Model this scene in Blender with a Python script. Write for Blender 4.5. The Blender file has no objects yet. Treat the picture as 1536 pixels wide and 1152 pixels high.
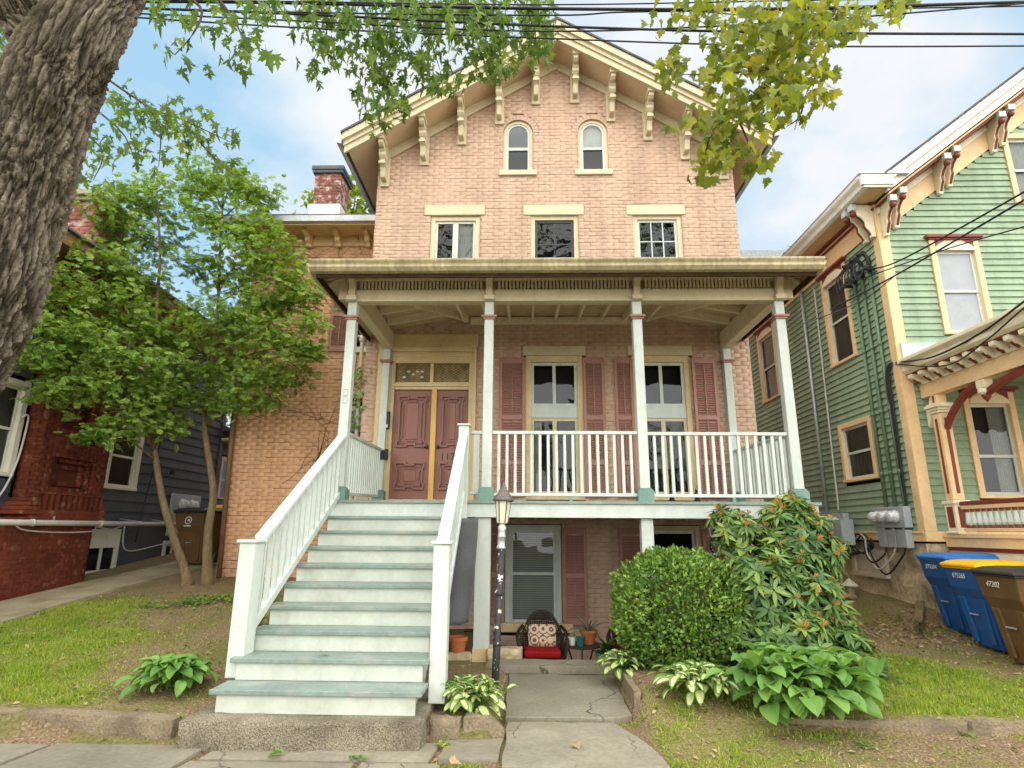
import bpy, math, random
import numpy as np
from mathutils import Vector, Matrix, Euler, noise as mnoise
random.seed(11)
rng = np.random.default_rng(11)
scene = bpy.context.scene
COL = scene.collection
PI = math.pi

# ------------------------------------------------------------------ camera, sky, sun, exposure
FPX, PITCH, ROLL, YAW, EYE = 881.2, 0.2448, 0.0069, -0.0264, 1.3844
cd = bpy.data.cameras.new('camera')
cam = bpy.data.objects.new('camera', cd)
COL.objects.link(cam)
_c, _s = math.cos(YAW), math.sin(YAW)
_cp, _sp = math.cos(PITCH), math.sin(PITCH)
_cr, _sr = math.cos(ROLL), math.sin(ROLL)
_r0 = Vector((_c, -_s, 0)); CF = Vector((_s * _cp, _c * _cp, _sp)); _u0 = Vector((-_s * _sp, -_c * _sp, _cp))
CR = _cr * _r0 + _sr * _u0
CU = _cr * _u0 - _sr * _r0
CO = Vector((0, 0, EYE))
_m = Matrix((CR, CU, -CF)).transposed().to_4x4()
_m.translation = CO
cam.matrix_world = _m
cd.sensor_width = 36.0
cd.lens = FPX / 1536 * 36.0
cd.clip_start = 0.05
cd.clip_end = 600
scene.camera = cam

SUN_EL, SUN_AZ = math.radians(30), math.radians(14)     # azimuth measured from the street side (-Y) towards +X
world = bpy.data.worlds.new('World')
scene.world = world
world.use_nodes = True
wt = world.node_tree
wt.nodes.clear()
def wn(t, **k):
    n = wt.nodes.new(t)
    for a, b in k.items():
        setattr(n, a, b)
    return n
wo = wn('ShaderNodeOutputWorld'); wb = wn('ShaderNodeBackground'); wb.inputs['Strength'].default_value = 0.057
sky = wn('ShaderNodeTexSky', sky_type='NISHITA', sun_disc=False)
sky.sun_elevation = SUN_EL
sky.sun_rotation = PI - SUN_AZ
sky.air_density = 1.0; sky.dust_density = 1.6; sky.ozone_density = 1.2
tc = wn('ShaderNodeTexCoord')
sep = wn('ShaderNodeSeparateXYZ'); wt.links.new(tc.outputs['Generated'], sep.inputs[0])
mx = wn('ShaderNodeMath', operation='MAXIMUM'); wt.links.new(sep.outputs['Z'], mx.inputs[0]); mx.inputs[1].default_value = 0.057
ad = wn('ShaderNodeMath', operation='ADD'); wt.links.new(mx.outputs[0], ad.inputs[0]); ad.inputs[1].default_value = 0.25
dv = wn('ShaderNodeVectorMath', operation='DIVIDE'); wt.links.new(tc.outputs['Generated'], dv.inputs[0])
cmb = wn('ShaderNodeCombineXYZ')
for i in range(3):
    wt.links.new(ad.outputs[0], cmb.inputs[i])
wt.links.new(cmb.outputs[0], dv.inputs[1])
mp = wn('ShaderNodeMapping'); mp.inputs['Location'].default_value = (2.14, 10.29, 18.39); wt.links.new(dv.outputs[0], mp.inputs[0])
n1 = wn('ShaderNodeTexNoise'); n1.inputs['Scale'].default_value = 1.55; n1.inputs['Detail'].default_value = 9; n1.inputs['Roughness'].default_value = 0.52
wt.links.new(mp.outputs[0], n1.inputs['Vector'])
cr1 = wn('ShaderNodeValToRGB'); cr1.color_ramp.elements[0].position = 0.43; cr1.color_ramp.elements[1].position = 0.60
wt.links.new(n1.outputs['Fac'], cr1.inputs[0])
n2 = wn('ShaderNodeTexNoise'); n2.inputs['Scale'].default_value = 3.2; n2.inputs['Detail'].default_value = 6
wt.links.new(mp.outputs[0], n2.inputs['Vector'])
cc = wn('ShaderNodeMix', data_type='RGBA')
cc.inputs['A'].default_value = (5.7, 5.95, 6.4, 1); cc.inputs['B'].default_value = (6.9, 7.0, 7.15, 1)
wt.links.new(n2.outputs['Fac'], cc.inputs['Factor'])
hz = wn('ShaderNodeMix', data_type='RGBA')                      # milky veil over the Nishita blue
hz.inputs['Factor'].default_value = 0.72; hz.inputs['B'].default_value = (3.5, 5.8, 7.5, 1)
wt.links.new(sky.outputs[0], hz.inputs['A'])
ms = wn('ShaderNodeMix', data_type='RGBA')
wt.links.new(cr1.outputs[0], ms.inputs['Factor']); wt.links.new(hz.outputs['Result'], ms.inputs['A']); wt.links.new(cc.outputs['Result'], ms.inputs['B'])
wt.links.new(ms.outputs['Result'], wb.inputs['Color']); wt.links.new(wb.outputs[0], wo.inputs[0])

sd = bpy.data.lights.new('sun', 'SUN'); sd.energy = 4.2; sd.angle = math.radians(165); sd.color = (1, .968, .885)
sun = bpy.data.objects.new('sun', sd); COL.objects.link(sun)
_to = Vector((math.sin(SUN_AZ) * math.cos(SUN_EL), -math.cos(SUN_AZ) * math.cos(SUN_EL), math.sin(SUN_EL)))
sun.rotation_euler = _to.to_track_quat('Z', 'Y').to_euler()
sun.location = (6, -8, 25)

vs = scene.view_settings
vs.view_transform = 'Standard'; vs.look = 'None'; vs.exposure = 1.38; vs.gamma = 1; vs.use_curve_mapping = False
scene.cycles.max_bounces = 8; scene.cycles.diffuse_bounces = 4; scene.cycles.glossy_bounces = 4
scene.cycles.transparent_max_bounces = 12; scene.cycles.transmission_bounces = 6
scene.cycles.use_denoising = True
scene.cycles.sample_clamp_indirect = 6

def at(px, py, Y):
    d = CF * FPX + CR * (px - 768) - CU * (py - 576)
    return CO + d * (Y / d.y)
def atz(px, py, Z):
    d = CF * FPX + CR * (px - 768) - CU * (py - 576)
    return CO + d * ((Z - EYE) / d.z)
def atx(px, py, X):
    d = CF * FPX + CR * (px - 768) - CU * (py - 576)
    return CO + d * (X / d.x)
def screen(P):
    d = Vector(P) - CO
    z = d.dot(CF)
    if z < .05: return None
    return 768 + FPX * d.dot(CR) / z, 576 - FPX * d.dot(CU) / z, z

# ------------------------------------------------------------------ helpers
OFF = {}
def _link(o, parent):
    COL.objects.link(o)
    if parent is not None:
        o.parent = parent
    return o
def tag(o, label=None, cat=None, group=None, kind=None):
    if label: o['label'] = label
    if cat: o['category'] = cat
    if group: o['group'] = group
    if kind: o['kind'] = kind
    return o
def thing(name, label, cat, loc=(0, 0, 0), rotz=0, group=None):
    o = bpy.data.objects.new(name, None)
    o.empty_display_size = .2
    COL.objects.link(o)
    o.location = loc; o.rotation_euler = (0, 0, rotz)
    OFF[o.name] = Vector(loc) if not rotz else Vector((0, 0, 0))
    return tag(o, label, cat, group)
def world_off(p):
    return OFF.get(p.name, Vector((0, 0, 0))) if p is not None else Vector((0, 0, 0))
def put(name, me, parent=None, loc=None, rot=None, scale=None):
    """link a mesh whose coordinates (or loc) are world coordinates, under parent"""
    o = bpy.data.objects.new(name, me)
    _link(o, parent)
    l = Vector(loc) if loc is not None else Vector((0, 0, 0))
    o.location = l - world_off(parent)
    OFF[o.name] = l
    if rot is not None:
        o.rotation_euler = rot
    if scale is not None: o.scale = scale
    return o
def copy_tree(src, parent=None):
    c = src.copy(); COL.objects.link(c)
    if parent is not None: c.parent = parent
    OFF[c.name] = OFF.get(src.name, Vector((0, 0, 0)))
    for ch in list(src.children):
        copy_tree(ch, c)
    return c

def to_mesh(fo):
    """lettering: turn the text curve into a mesh object with the same name and place"""
    dg = bpy.context.evaluated_depsgraph_get(); dg.update()
    me = bpy.data.meshes.new_from_object(fo.evaluated_get(dg)); nm = fo.name; par = fo.parent; mb_ = fo.matrix_basis.copy(); mats = [m for m in fo.data.materials]
    bpy.data.objects.remove(fo); o = bpy.data.objects.new(nm, me); COL.objects.link(o); o.parent = par; o.matrix_basis = mb_
    if not me.materials:
        for m in mats: me.materials.append(m)
    return o

class MB:
    def __init__(s): s.v = []; s.f = []; s.m = []
    def add(s, vs, fs, m=0):
        b = len(s.v)
        s.v += [tuple(v) for v in vs]
        s.f += [tuple(b + i for i in f) for f in fs]
        s.m += [m] * len(fs)
        return s
    def box(s, x0, x1, y0, y1, z0, z1, m=0):
        return s.add([(x0, y0, z0), (x1, y0, z0), (x1, y1, z0), (x0, y1, z0), (x0, y0, z1), (x1, y0, z1), (x1, y1, z1), (x0, y1, z1)],
                     [(0, 3, 2, 1), (4, 5, 6, 7), (0, 1, 5, 4), (1, 2, 6, 5), (2, 3, 7, 6), (3, 0, 4, 7)], m)
    def bar(s, p, q, w, h, m=0, up=(0, 0, 1)):
        p = Vector(p); q = Vector(q); d = (q - p).normalized()
        sd_ = d.cross(Vector(up))
        if sd_.length < 1e-4: sd_ = Vector((1, 0, 0))
        sd_.normalize(); u = sd_.cross(d)
        vs = []
        for c in (p, q):
            for a, b in ((-1, -1), (1, -1), (1, 1), (-1, 1)):
                vs.append(c + sd_ * a * w / 2 + u * b * h / 2)
        return s.add(vs, [(0, 1, 2, 3), (7, 6, 5, 4), (0, 4, 5, 1), (1, 5, 6, 2), (2, 6, 7, 3), (3, 7, 4, 0)], m)
    def tube(s, pts, r, n=8, m=0, caps=True):
        pts = [Vector(p) for p in pts]
        rs = r if isinstance(r, (list, tuple)) else [r] * len(pts)
        vs = []; fs = []
        for i, p in enumerate(pts):
            d = (pts[min(i + 1, len(pts) - 1)] - pts[max(i - 1, 0)])
            d = d.normalized() if d.length > 1e-9 else Vector((0, 0, 1))
            a = d.cross(Vector((0, 0, 1)) if abs(d.z) < .9 else Vector((1, 0, 0))).normalized(); b = d.cross(a)
            for k in range(n):
                t = 2 * PI * k / n
                vs.append(p + (a * math.cos(t) + b * math.sin(t)) * rs[i])
        for i in range(len(pts) - 1):
            for k in range(n):
                fs.append((i * n + k, i * n + (k + 1) % n, (i + 1) * n + (k + 1) % n, (i + 1) * n + k))
        if caps:
            fs.append(tuple(range(n - 1, -1, -1))); fs.append(tuple((len(pts) - 1) * n + k for k in range(n)))
        return s.add(vs, fs, m)
    def lathe(s, prof, c=(0, 0, 0), n=16, m=0, sx=1, sy=1):
        vs = []; fs = []
        for r, z in prof:
            for k in range(n):
                t = 2 * PI * k / n
                vs.append((c[0] + r * sx * math.cos(t), c[1] + r * sy * math.sin(t), c[2] + z))
        for i in range(len(prof) - 1):
            for k in range(n):
                fs.append((i * n + k, i * n + (k + 1) % n, (i + 1) * n + (k + 1) % n, (i + 1) * n + k))
        fs.append(tuple(range(n - 1, -1, -1))); fs.append(tuple((len(prof) - 1) * n + k for k in range(n)))
        return s.add(vs, fs, m)
    def prism(s, poly, ax, d0, d1, m=0):
        """poly in the plane across axis ax ('x': (y,z), 'y': (x,z), 'z': (x,y)), extruded from d0 to d1"""
        def P(a, b, d): return {'x': (d, a, b), 'y': (a, d, b), 'z': (a, b, d)}[ax]
        n = len(poly)
        vs = [P(a, b, d0) for a, b in poly] + [P(a, b, d1) for a, b in poly]
        fs = [tuple(range(n)), tuple(range(2 * n - 1, n - 1, -1))] + [(i, i + n, (i + 1) % n + n, (i + 1) % n) for i in range(n)]
        return s.add(vs, fs, m)
    def xf(s, M, start=0):
        s.v = s.v[:start] + [tuple(M @ Vector(v)) for v in s.v[start:]]
        return s
    def mesh(s, name, mats, smooth=False):
        me = bpy.data.meshes.new(name)
        me.from_pydata(s.v, [], s.f)
        for mt in (mats if isinstance(mats, (list, tuple)) else [mats]):
            me.materials.append(mt)
        if any(s.m): me.polygons.foreach_set('material_index', s.m)
        if smooth: me.polygons.foreach_set('use_smooth', [True] * len(me.polygons))
        me.update()
        return me
    def build(s, name, mats, parent=None, smooth=False, bevel=0, loc=None, seg=1):
        o = put(name, s.mesh(name, mats, smooth), parent)
        if loc is not None:                 # mesh is local, stands at loc
            o.location = Vector(loc) - world_off(parent); OFF[o.name] = Vector(loc)
        if bevel:
            b = o.modifiers.new('bevel', 'BEVEL'); b.width = bevel; b.segments = seg; b.limit_method = 'ANGLE'
        return o

def merge_mesh(name, meshes, places, mats):
    """places: list of (4x4 numpy or Matrix, variant index) -> one mesh"""
    V = []; L = []; LS = []; LT = []; MI = []; vb = 0; lb = 0
    data = []
    for me in meshes:
        v = np.empty(len(me.vertices) * 3); me.vertices.foreach_get('co', v)
        li = np.empty(len(me.loops), dtype=np.int32); me.loops.foreach_get('vertex_index', li)
        ls = np.empty(len(me.polygons), dtype=np.int32); me.polygons.foreach_get('loop_start', ls)
        lt = np.empty(len(me.polygons), dtype=np.int32); me.polygons.foreach_get('loop_total', lt)
        mi = np.empty(len(me.polygons), dtype=np.int32); me.polygons.foreach_get('material_index', mi)
        data.append((v.reshape(-1, 3), li, ls, lt, mi))
    for k, me in enumerate(meshes):
        Ms = [np.array(p[0]) for p in places if p[1] == k]
        if not Ms: continue
        Ms = np.stack(Ms); v, li, ls, lt, mi = data[k]; n = len(Ms)
        w = np.einsum('nij,vj->nvi', Ms[:, :3, :3], v) + Ms[:, None, :3, 3]
        V.append(w.reshape(-1, 3))
        L.append((li[None, :] + (np.arange(n) * len(v))[:, None] + vb).ravel())
        LS.append((ls[None, :] + (np.arange(n) * len(li))[:, None] + lb).ravel())
        LT.append(np.tile(lt, n)); MI.append(np.tile(mi, n))
        vb += n * len(v); lb += n * len(li)
    me = bpy.data.meshes.new(name)
    V = np.concatenate(V); L = np.concatenate(L); LS = np.concatenate(LS); LT = np.concatenate(LT); MI = np.concatenate(MI)
    me.vertices.add(len(V)); me.vertices.foreach_set('co', V.astype(np.float32).ravel())
    me.loops.add(len(L)); me.loops.foreach_set('vertex_index', L.astype(np.int32))
    me.polygons.add(len(LS)); me.polygons.foreach_set('loop_start', LS.astype(np.int32))
    try: me.polygons.foreach_set('loop_total', LT.astype(np.int32))
    except Exception: pass
    me.polygons.foreach_set('material_index', MI.astype(np.int32))
    for m in mats: me.materials.append(m)
    me.update(calc_edges=True); me.validate()
    return me
def scatter(parent, name, stuff_name, meshes, places, mats, limit=300):
    """the `limit` pieces that show largest become parts; the rest one part of kind stuff"""
    sc = []
    for i, (M, k) in enumerate(places):
        s = screen(Matrix(M).translation)
        sc.append(-1 if s is None or not (-20 < s[0] < 1556 and -20 < s[1] < 1172) else Matrix(M).to_scale()[0] / s[2])
    order = sorted(range(len(places)), key=lambda i: -sc[i])
    off = world_off(parent)
    for i in order[:limit]:
        M, k = places[i]; M = Matrix(M)
        o = bpy.data.objects.new(name, meshes[k]); COL.objects.link(o); o.parent = parent
        M.translation = M.translation - off
        o.matrix_basis = M
    rest = [places[i] for i in order[limit:]]
    if rest:
        o = put(stuff_name, merge_mesh(stuff_name, meshes, rest, mats), parent)
        o['kind'] = 'stuff'

# ------------------------------------------------------------------ materials
def M(name, col, rough=.6, var=.12, scale=2.5, fine=28, fvar=.08, bump=.12, bscale=45, spec=.35, metal=0, dirt=None, obj=0.0, stretch=None, streak=0.0):
    m = bpy.data.materials.new(name); m.use_nodes = True
    t = m.node_tree; nd = t.nodes; lk = t.links
    p = nd['Principled BSDF']; p.inputs['Roughness'].default_value = rough; p.inputs['Specular IOR Level'].default_value = spec; p.inputs['Metallic'].default_value = metal
    g = nd.new('ShaderNodeNewGeometry'); pos = g.outputs['Position']
    if stretch:
        mpn = nd.new('ShaderNodeMapping'); mpn.inputs['Scale'].default_value = stretch; lk.new(pos, mpn.inputs[0]); pos = mpn.outputs[0]
    def nz(s, d=4, src=None):
        n = nd.new('ShaderNodeTexNoise'); n.inputs['Scale'].default_value = s; n.inputs['Detail'].default_value = d
        lk.new(src or pos, n.inputs['Vector']); return n.outputs['Fac']
    def mr(src, a, b, lo=.3, hi=.7):
        r = nd.new('ShaderNodeMapRange'); r.inputs['From Min'].default_value = lo; r.inputs['From Max'].default_value = hi
        r.inputs['To Min'].default_value = a; r.inputs['To Max'].default_value = b; lk.new(src, r.inputs['Value']); return r.outputs[0]
    def mul(a, b):
        k = nd.new('ShaderNodeMath'); k.operation = 'MULTIPLY'; lk.new(a, k.inputs[0]); lk.new(b, k.inputs[1]); return k.outputs[0]
    f = mul(mr(nz(scale), 1 - var, 1 + var), mr(nz(fine, 3), 1 - fvar, 1 + fvar))
    if streak:
        ms_ = nd.new('ShaderNodeMapping'); ms_.inputs['Scale'].default_value = (5.5, 5.5, .45); lk.new(g.outputs['Position'], ms_.inputs[0])
        f = mul(f, mr(nz(1.0, 6, ms_.outputs[0]), 1 - streak, 1 + streak * .35, .32, .6))
    if obj:
        oi = nd.new('ShaderNodeObjectInfo')
        f = mul(f, mr(oi.outputs['Random'], 1 - obj, 1 + obj, 0, 1)); f = mul(f, mr(g.outputs['Random Per Island'], 1 - obj, 1 + obj, 0, 1))
    v = nd.new('ShaderNodeVectorMath'); v.operation = 'SCALE'; v.inputs[0].default_value = col[:3]; lk.new(f, v.inputs['Scale'])
    out = v.outputs[0]
    if dirt:
        dc, amt, dsc, lo, hi = dirt
        mxn = nd.new('ShaderNodeMix'); mxn.data_type = 'RGBA'; lk.new(mr(nz(dsc, 7), 0, amt, lo, hi), mxn.inputs['Factor'])
        lk.new(out, mxn.inputs['A']); mxn.inputs['B'].default_value = (*dc, 1); out = mxn.outputs['Result']
    lk.new(out, p.inputs['Base Color'])
    if bump:
        b = nd.new('ShaderNodeBump'); b.inputs['Strength'].default_value = bump; b.inputs['Distance'].default_value = .02
        lk.new(nz(bscale, 5), b.inputs['Height']); lk.new(b.outputs[0], p.inputs['Normal'])
    return m
def add_cracks(m, scale=1.1, col=(.05, .042, .03), wid=.012):
    t = m.node_tree; nd = t.nodes; lk = t.links; p = nd['Principled BSDF']
    g = nd.new('ShaderNodeNewGeometry'); n = nd.new('ShaderNodeTexNoise'); n.inputs['Scale'].default_value = 2.2; n.inputs['Detail'].default_value = 6; lk.new(g.outputs['Position'], n.inputs['Vector'])
    a = nd.new('ShaderNodeVectorMath'); a.operation = 'MULTIPLY_ADD'; a.inputs[1].default_value = (.55, .55, .55); lk.new(n.outputs['Color'], a.inputs[0]); lk.new(g.outputs['Position'], a.inputs[2])
    v = nd.new('ShaderNodeTexVoronoi'); v.feature = 'DISTANCE_TO_EDGE'; v.inputs['Scale'].default_value = scale; lk.new(a.outputs[0], v.inputs['Vector'])
    r = nd.new('ShaderNodeMapRange'); r.inputs['From Max'].default_value = wid; r.inputs['To Min'].default_value = 1; r.inputs['To Max'].default_value = 0; lk.new(v.outputs['Distance'], r.inputs[0])
    n2 = nd.new('ShaderNodeTexNoise'); n2.inputs['Scale'].default_value = .9; n2.inputs['Detail'].default_value = 2; lk.new(g.outputs['Position'], n2.inputs['Vector'])
    r2 = nd.new('ShaderNodeMapRange'); r2.inputs['From Min'].default_value = .47; r2.inputs['From Max'].default_value = .56; lk.new(n2.outputs['Fac'], r2.inputs[0])
    k = nd.new('ShaderNodeMath'); k.operation = 'MULTIPLY'; lk.new(r.outputs[0], k.inputs[0]); lk.new(r2.outputs[0], k.inputs[1])
    mxn = nd.new('ShaderNodeMix'); mxn.data_type = 'RGBA'; src = p.inputs['Base Color'].links[0].from_socket
    lk.new(k.outputs[0], mxn.inputs['Factor']); lk.new(src, mxn.inputs['A']); mxn.inputs['B'].default_value = (*col, 1); lk.new(mxn.outputs['Result'], p.inputs['Base Color'])
def leaf_mat(name, cols, rough=.5, trans=.4, spec=.3, tcol=None):
    m = bpy.data.materials.new(name); m.use_nodes = True
    t = m.node_tree; nd = t.nodes; lk = t.links; p = nd['Principled BSDF']
    p.inputs['Roughness'].default_value = rough; p.inputs['Specular IOR Level'].default_value = spec
    g = nd.new('ShaderNodeNewGeometry'); oi = nd.new('ShaderNodeObjectInfo')
    a = nd.new('ShaderNodeMath'); a.operation = 'ADD'; lk.new(g.outputs['Random Per Island'], a.inputs[0]); lk.new(oi.outputs['Random'], a.inputs[1])
    fr = nd.new('ShaderNodeMath'); fr.operation = 'FRACT'; lk.new(a.outputs[0], fr.inputs[0])
    n = nd.new('ShaderNodeTexNoise'); n.inputs['Scale'].default_value = 1.6; n.inputs['Detail'].default_value = 2; lk.new(g.outputs['Position'], n.inputs['Vector'])
    mm = nd.new('ShaderNodeMix'); mm.inputs['Factor'].default_value = .5; lk.new(fr.outputs[0], mm.inputs['A']); lk.new(n.outputs['Fac'], mm.inputs['B'])
    cr = nd.new('ShaderNodeValToRGB'); el = cr.color_ramp.elements
    while len(el) < len(cols): el.new(.5)
    for i, c in enumerate(cols):
        el[i].position = .15 + .7 * i / (len(cols) - 1); el[i].color = (*c, 1)
    lk.new(mm.outputs['Result'], cr.inputs[0]); lk.new(cr.outputs[0], p.inputs['Base Color'])
    tr = nd.new('ShaderNodeBsdfTranslucent')
    k = nd.new('ShaderNodeVectorMath'); k.operation = 'MULTIPLY'; k.inputs[1].default_value = tcol or (1.5, 1.45, .7); lk.new(cr.outputs[0], k.inputs[0]); lk.new(k.outputs[0], tr.inputs['Color'])
    mix = nd.new('ShaderNodeMixShader'); mix.inputs[0].default_value = trans
    lk.new(p.outputs[0], mix.inputs[1]); lk.new(tr.outputs[0], mix.inputs[2]); lk.new(mix.outputs[0], nd['Material Output'].inputs[0])
    return m
def glass_mat(name, tint=(.62, .66, .66), refl=.0, wav=.02):
    m = bpy.data.materials.new(name); m.use_nodes = True
    t = m.node_tree; nd = t.nodes; lk = t.links; nd.remove(nd['Principled BSDF'])
    tr = nd.new('ShaderNodeBsdfTransparent'); tr.inputs[0].default_value = (*tint, 1)
    gl = nd.new('ShaderNodeBsdfGlossy'); gl.inputs['Roughness'].default_value = .012; gl.inputs[0].default_value = (.95, .97, 1, 1)
    fz = nd.new('ShaderNodeFresnel'); fz.inputs[0].default_value = 1.42
    a = nd.new('ShaderNodeMath'); a.operation = 'ADD'; a.use_clamp = True; a.inputs[1].default_value = refl; lk.new(fz.outputs[0], a.inputs[0])
    g = nd.new('ShaderNodeNewGeometry'); n = nd.new('ShaderNodeTexNoise'); n.inputs['Scale'].default_value = 3.0; n.inputs['Detail'].default_value = 1
    lk.new(g.outputs['Position'], n.inputs['Vector'])
    b = nd.new('ShaderNodeBump'); b.inputs['Strength'].default_value = 1; b.inputs['Distance'].default_value = wav * .22; lk.new(n.outputs['Fac'], b.inputs['Height'])
    lk.new(b.outputs[0], gl.inputs['Normal'])
    mix = nd.new('ShaderNodeMixShader'); lk.new(a.outputs[0], mix.inputs[0]); lk.new(tr.outputs[0], mix.inputs[1]); lk.new(gl.outputs[0], mix.inputs[2])
    lk.new(mix.outputs[0], nd['Material Output'].inputs[0])
    return m

grime = (.10, .085, .06)
m_brick = M('painted_pink_brick', (.53, .362, .265), .75, .05, 1.3, 22, .04, .35, 60, .2, obj=.022, streak=.13, dirt=((.36, .22, .15), .35, 5, .55, .8))
m_mortar = M('painted_mortar', (.37, .225, .155), .9, .15, 3, 40, .15, .3, 80, .1)
m_brick_w = M('orange_brick_shade_lifted', (.67, .385, .215), .75, .06, 1.1, 22, .05, .35, 60, .2, obj=.025, streak=.16, dirt=((.42, .25, .15), .4, 2, .55, .8))  # wing copy of the brick paint, brightened in colour to offset its shade
m_mortar_w = M('painted_orange_mortar', (.20, .10, .055), .9, .15, 3, 40, .15, .3, 80, .1)
m_brick_r = M('red_brick', (.125, .03, .015), .85, .2, 2.2, 20, .2, .6, 50, .2, obj=.22, dirt=((.42, .22, .14), .55, 6, .58, .75))
m_mortar_r = M('red_brick_mortar', (.12, .035, .022), .9, .2, 3, 40, .2, .3, 80, .1)
m_brick_c = M('weathered_chimney_brick', (.26, .10, .075), .85, .2, 3, 20, .2, .6, 50, .2, obj=.3, dirt=((.6, .52, .47), .8, 7, .5, .68))
m_trim = M('cream_painted_wood', (.56, .48, .315), .55, .09, 1.5, 18, .05, .08, 40, .3, dirt=((.35, .26, .14), .45, 4, .58, .8))
m_soffit = M('peach_painted_soffit', (.62, .46, .30), .6, .08, 1.2, 18, .05, .08, 40, .25, dirt=((.40, .27, .15), .4, 3, .58, .8))
m_white = M('white_painted_wood', (.52, .56, .51), .5, .05, 1.6, 20, .04, .08, 50, .35, streak=.09, dirt=((.38, .36, .27), .5, 6, .56, .8))
m_riser = M('cream_white_riser_paint', (.49, .52, .45), .5, .05, 1.6, 20, .05, .1, 30, .3, streak=.10, dirt=((.30, .27, .19), .6, 4, .56, .8))
m_tread = M('green_grey_tread_paint', (.195, .25, .22), .5, .14, 2.5, 25, .12, .2, 40, .35, dirt=((.33, .32, .27), .75, 4, .53, .72))
m_plinth = M('green_plinth_paint', (.15, .25, .21), .55, .1, 2.5, 25, .08, .1, 40, .3)
m_mauve = M('mauve_shutter_paint', (.35, .178, .138), .55, .1, 1.5, 22, .08, .1, 50, .3, dirt=((.42, .24, .19), .5, 5, .55, .78))
m_door = M('dark_mauve_door_paint', (.25, .105, .078), .45, .08, 1.5, 22, .06, .06, 50, .4)
m_yellow = M('yellow_door_frame_paint', (.62, .475, .25), .5, .09, 1.6, 20, .06, .08, 45, .35, dirt=((.36, .24, .1), .5, 4, .56, .8))
m_ochre = M('ochre_post_paint', (.66, .40, .10), .5, .08, 2, 20, .06, .06, 45, .35)
m_ceil = M('porch_ceiling_board', (.60, .47, .29), .7, .12, 2, 20, .1, .1, 45, .2, dirt=((.26, .18, .1), .5, 4, .5, .75))
m_rafter = M('porch_rafter_paint', (.74, .64, .45), .6, .1, 2, 20, .08, .1, 45, .3, dirt=((.3, .22, .12), .5, 4, .56, .8))
m_gutter = M('weathered_gutter', (.46, .39, .235), .5, .2, 2, 20, .15, .05, 40, .3, dirt=((.16, .13, .06), .6, 18, .45, .75), stretch=(1, 1, .12))
m_darkgap = M('dark_gap_board', (.055, .032, .02), .9, .3, 4, 30, .3, .4, 40, .1)  # dark brown strip drawn at the gap line below the gutter
m_shingle = M('grey_roof_shingle', (.10, .10, .10), .9, .25, 3, 30, .3, .5, 30, .15)
m_interior = M('dim_interior', (.03, .028, .026), .9, .2, 2, 10, .2, 0)  # dimness of unlit rooms put into a near-black backing colour
m_curtain = M('pale_curtain_cloth', (.55, .52, .44), .9, .1, 6, 30, .1, .2, 30, .1)
m_blind = M('white_blind_slat', (.62, .61, .52), .6, .05, 6, 30, .03, 0)
m_glass = glass_mat('window_glass')
m_glass_d = glass_mat('dark_window_glass', (.42, .45, .45), .0, .03)
m_screen = M('insect_screen_grey', (.36, .38, .40), .8, .06, 5, 200, .15, .1, 300, .2)
m_slate = M('dark_slate_clapboard_paint', (.058, .062, .072), .6, .15, 1.4, 20, .1, .12, 40, .3, obj=.1, dirt=((.12, .115, .11), .5, 3, .55, .8))
m_lwhite = M('ivory_window_paint', (.62, .60, .49), .55, .07, 2, 20, .05, .06, 40, .3, dirt=((.3, .27, .2), .4, 5, .58, .8))
m_green = M('sage_clapboard_paint', (.245, .325, .21), .6, .08, 1.3, 20, .06, .1, 40, .3, obj=.07, streak=.14, dirt=((.16, .19, .12), .5, 3, .54, .78))
m_peach = M('peach_trim_paint', (.72, .50, .27), .55, .08, 1.6, 20, .06, .08, 40, .3, dirt=((.42, .24, .1), .4, 5, .58, .8))
m_cream = M('pale_cream_trim', (.74, .66, .47), .5, .08, 1.6, 20, .05, .08, 40, .3, dirt=((.4, .3, .17), .4, 5, .58, .8))
m_crown = M('white_cornice_paint', (.72, .69, .60), .5, .06, 1.6, 20, .05, .06, 40, .3, dirt=((.42, .37, .27), .5, 4, .55, .8))
m_maroon = M('maroon_accent_paint', (.18, .032, .022), .5, .1, 2, 20, .06, .06, 40, .35)
m_rubble = M('rough_stucco_stone', (.50, .40, .255), .95, .22, 2.2, 18, .2, 1.0, 14, .1, dirt=((.16, .12, .07), .7, 3, .5, .75))
m_stone = M('aggregate_stone', (.25, .215, .155), .95, .22, 3, 90, .55, .9, 90, .1, dirt=((.10, .085, .06), .7, 4, .48, .72))
m_kerb = M('brown_kerb_stone', (.23, .18, .12), .95, .2, 3, 50, .25, .7, 50, .1, dirt=((.13, .10, .065), .7, 4, .48, .72))
m_flag = M('bluestone_flag', (.225, .20, .15), .9, .16, 1.8, 30, .12, .35, 22, .15, obj=.1, dirt=((.19, .165, .115), .75, 2.6, .48, .7))
add_cracks(m_flag)
m_conc = M('old_concrete', (.30, .255, .165), .95, .2, 1.5, 40, .18, .5, 40, .1, dirt=((.13, .12, .06), .7, 2, .48, .72))
m_soil = None
m_iron = M('black_iron', (.02, .02, .022), .5, .2, 5, 30, .2, .2, 60, .4)
m_wire = M('black_cable', (.018, .018, .02), .6, .2, 5, 30, .1, 0)
m_galv = M('galvanised_metal', (.42, .43, .43), .42, .12, 4, 30, .12, .05, 40, .5, .5)
m_boxgrey = M('grey_enamel_box', (.33, .36, .37), .45, .1, 4, 30, .06, .05, 40, .4, dirt=((.22, .14, .08), .5, 8, .6, .8))
m_pipe = M('pale_grey_pipe', (.50, .48, .43), .45, .08, 4, 30, .06, .03, 40, .4)
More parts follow.
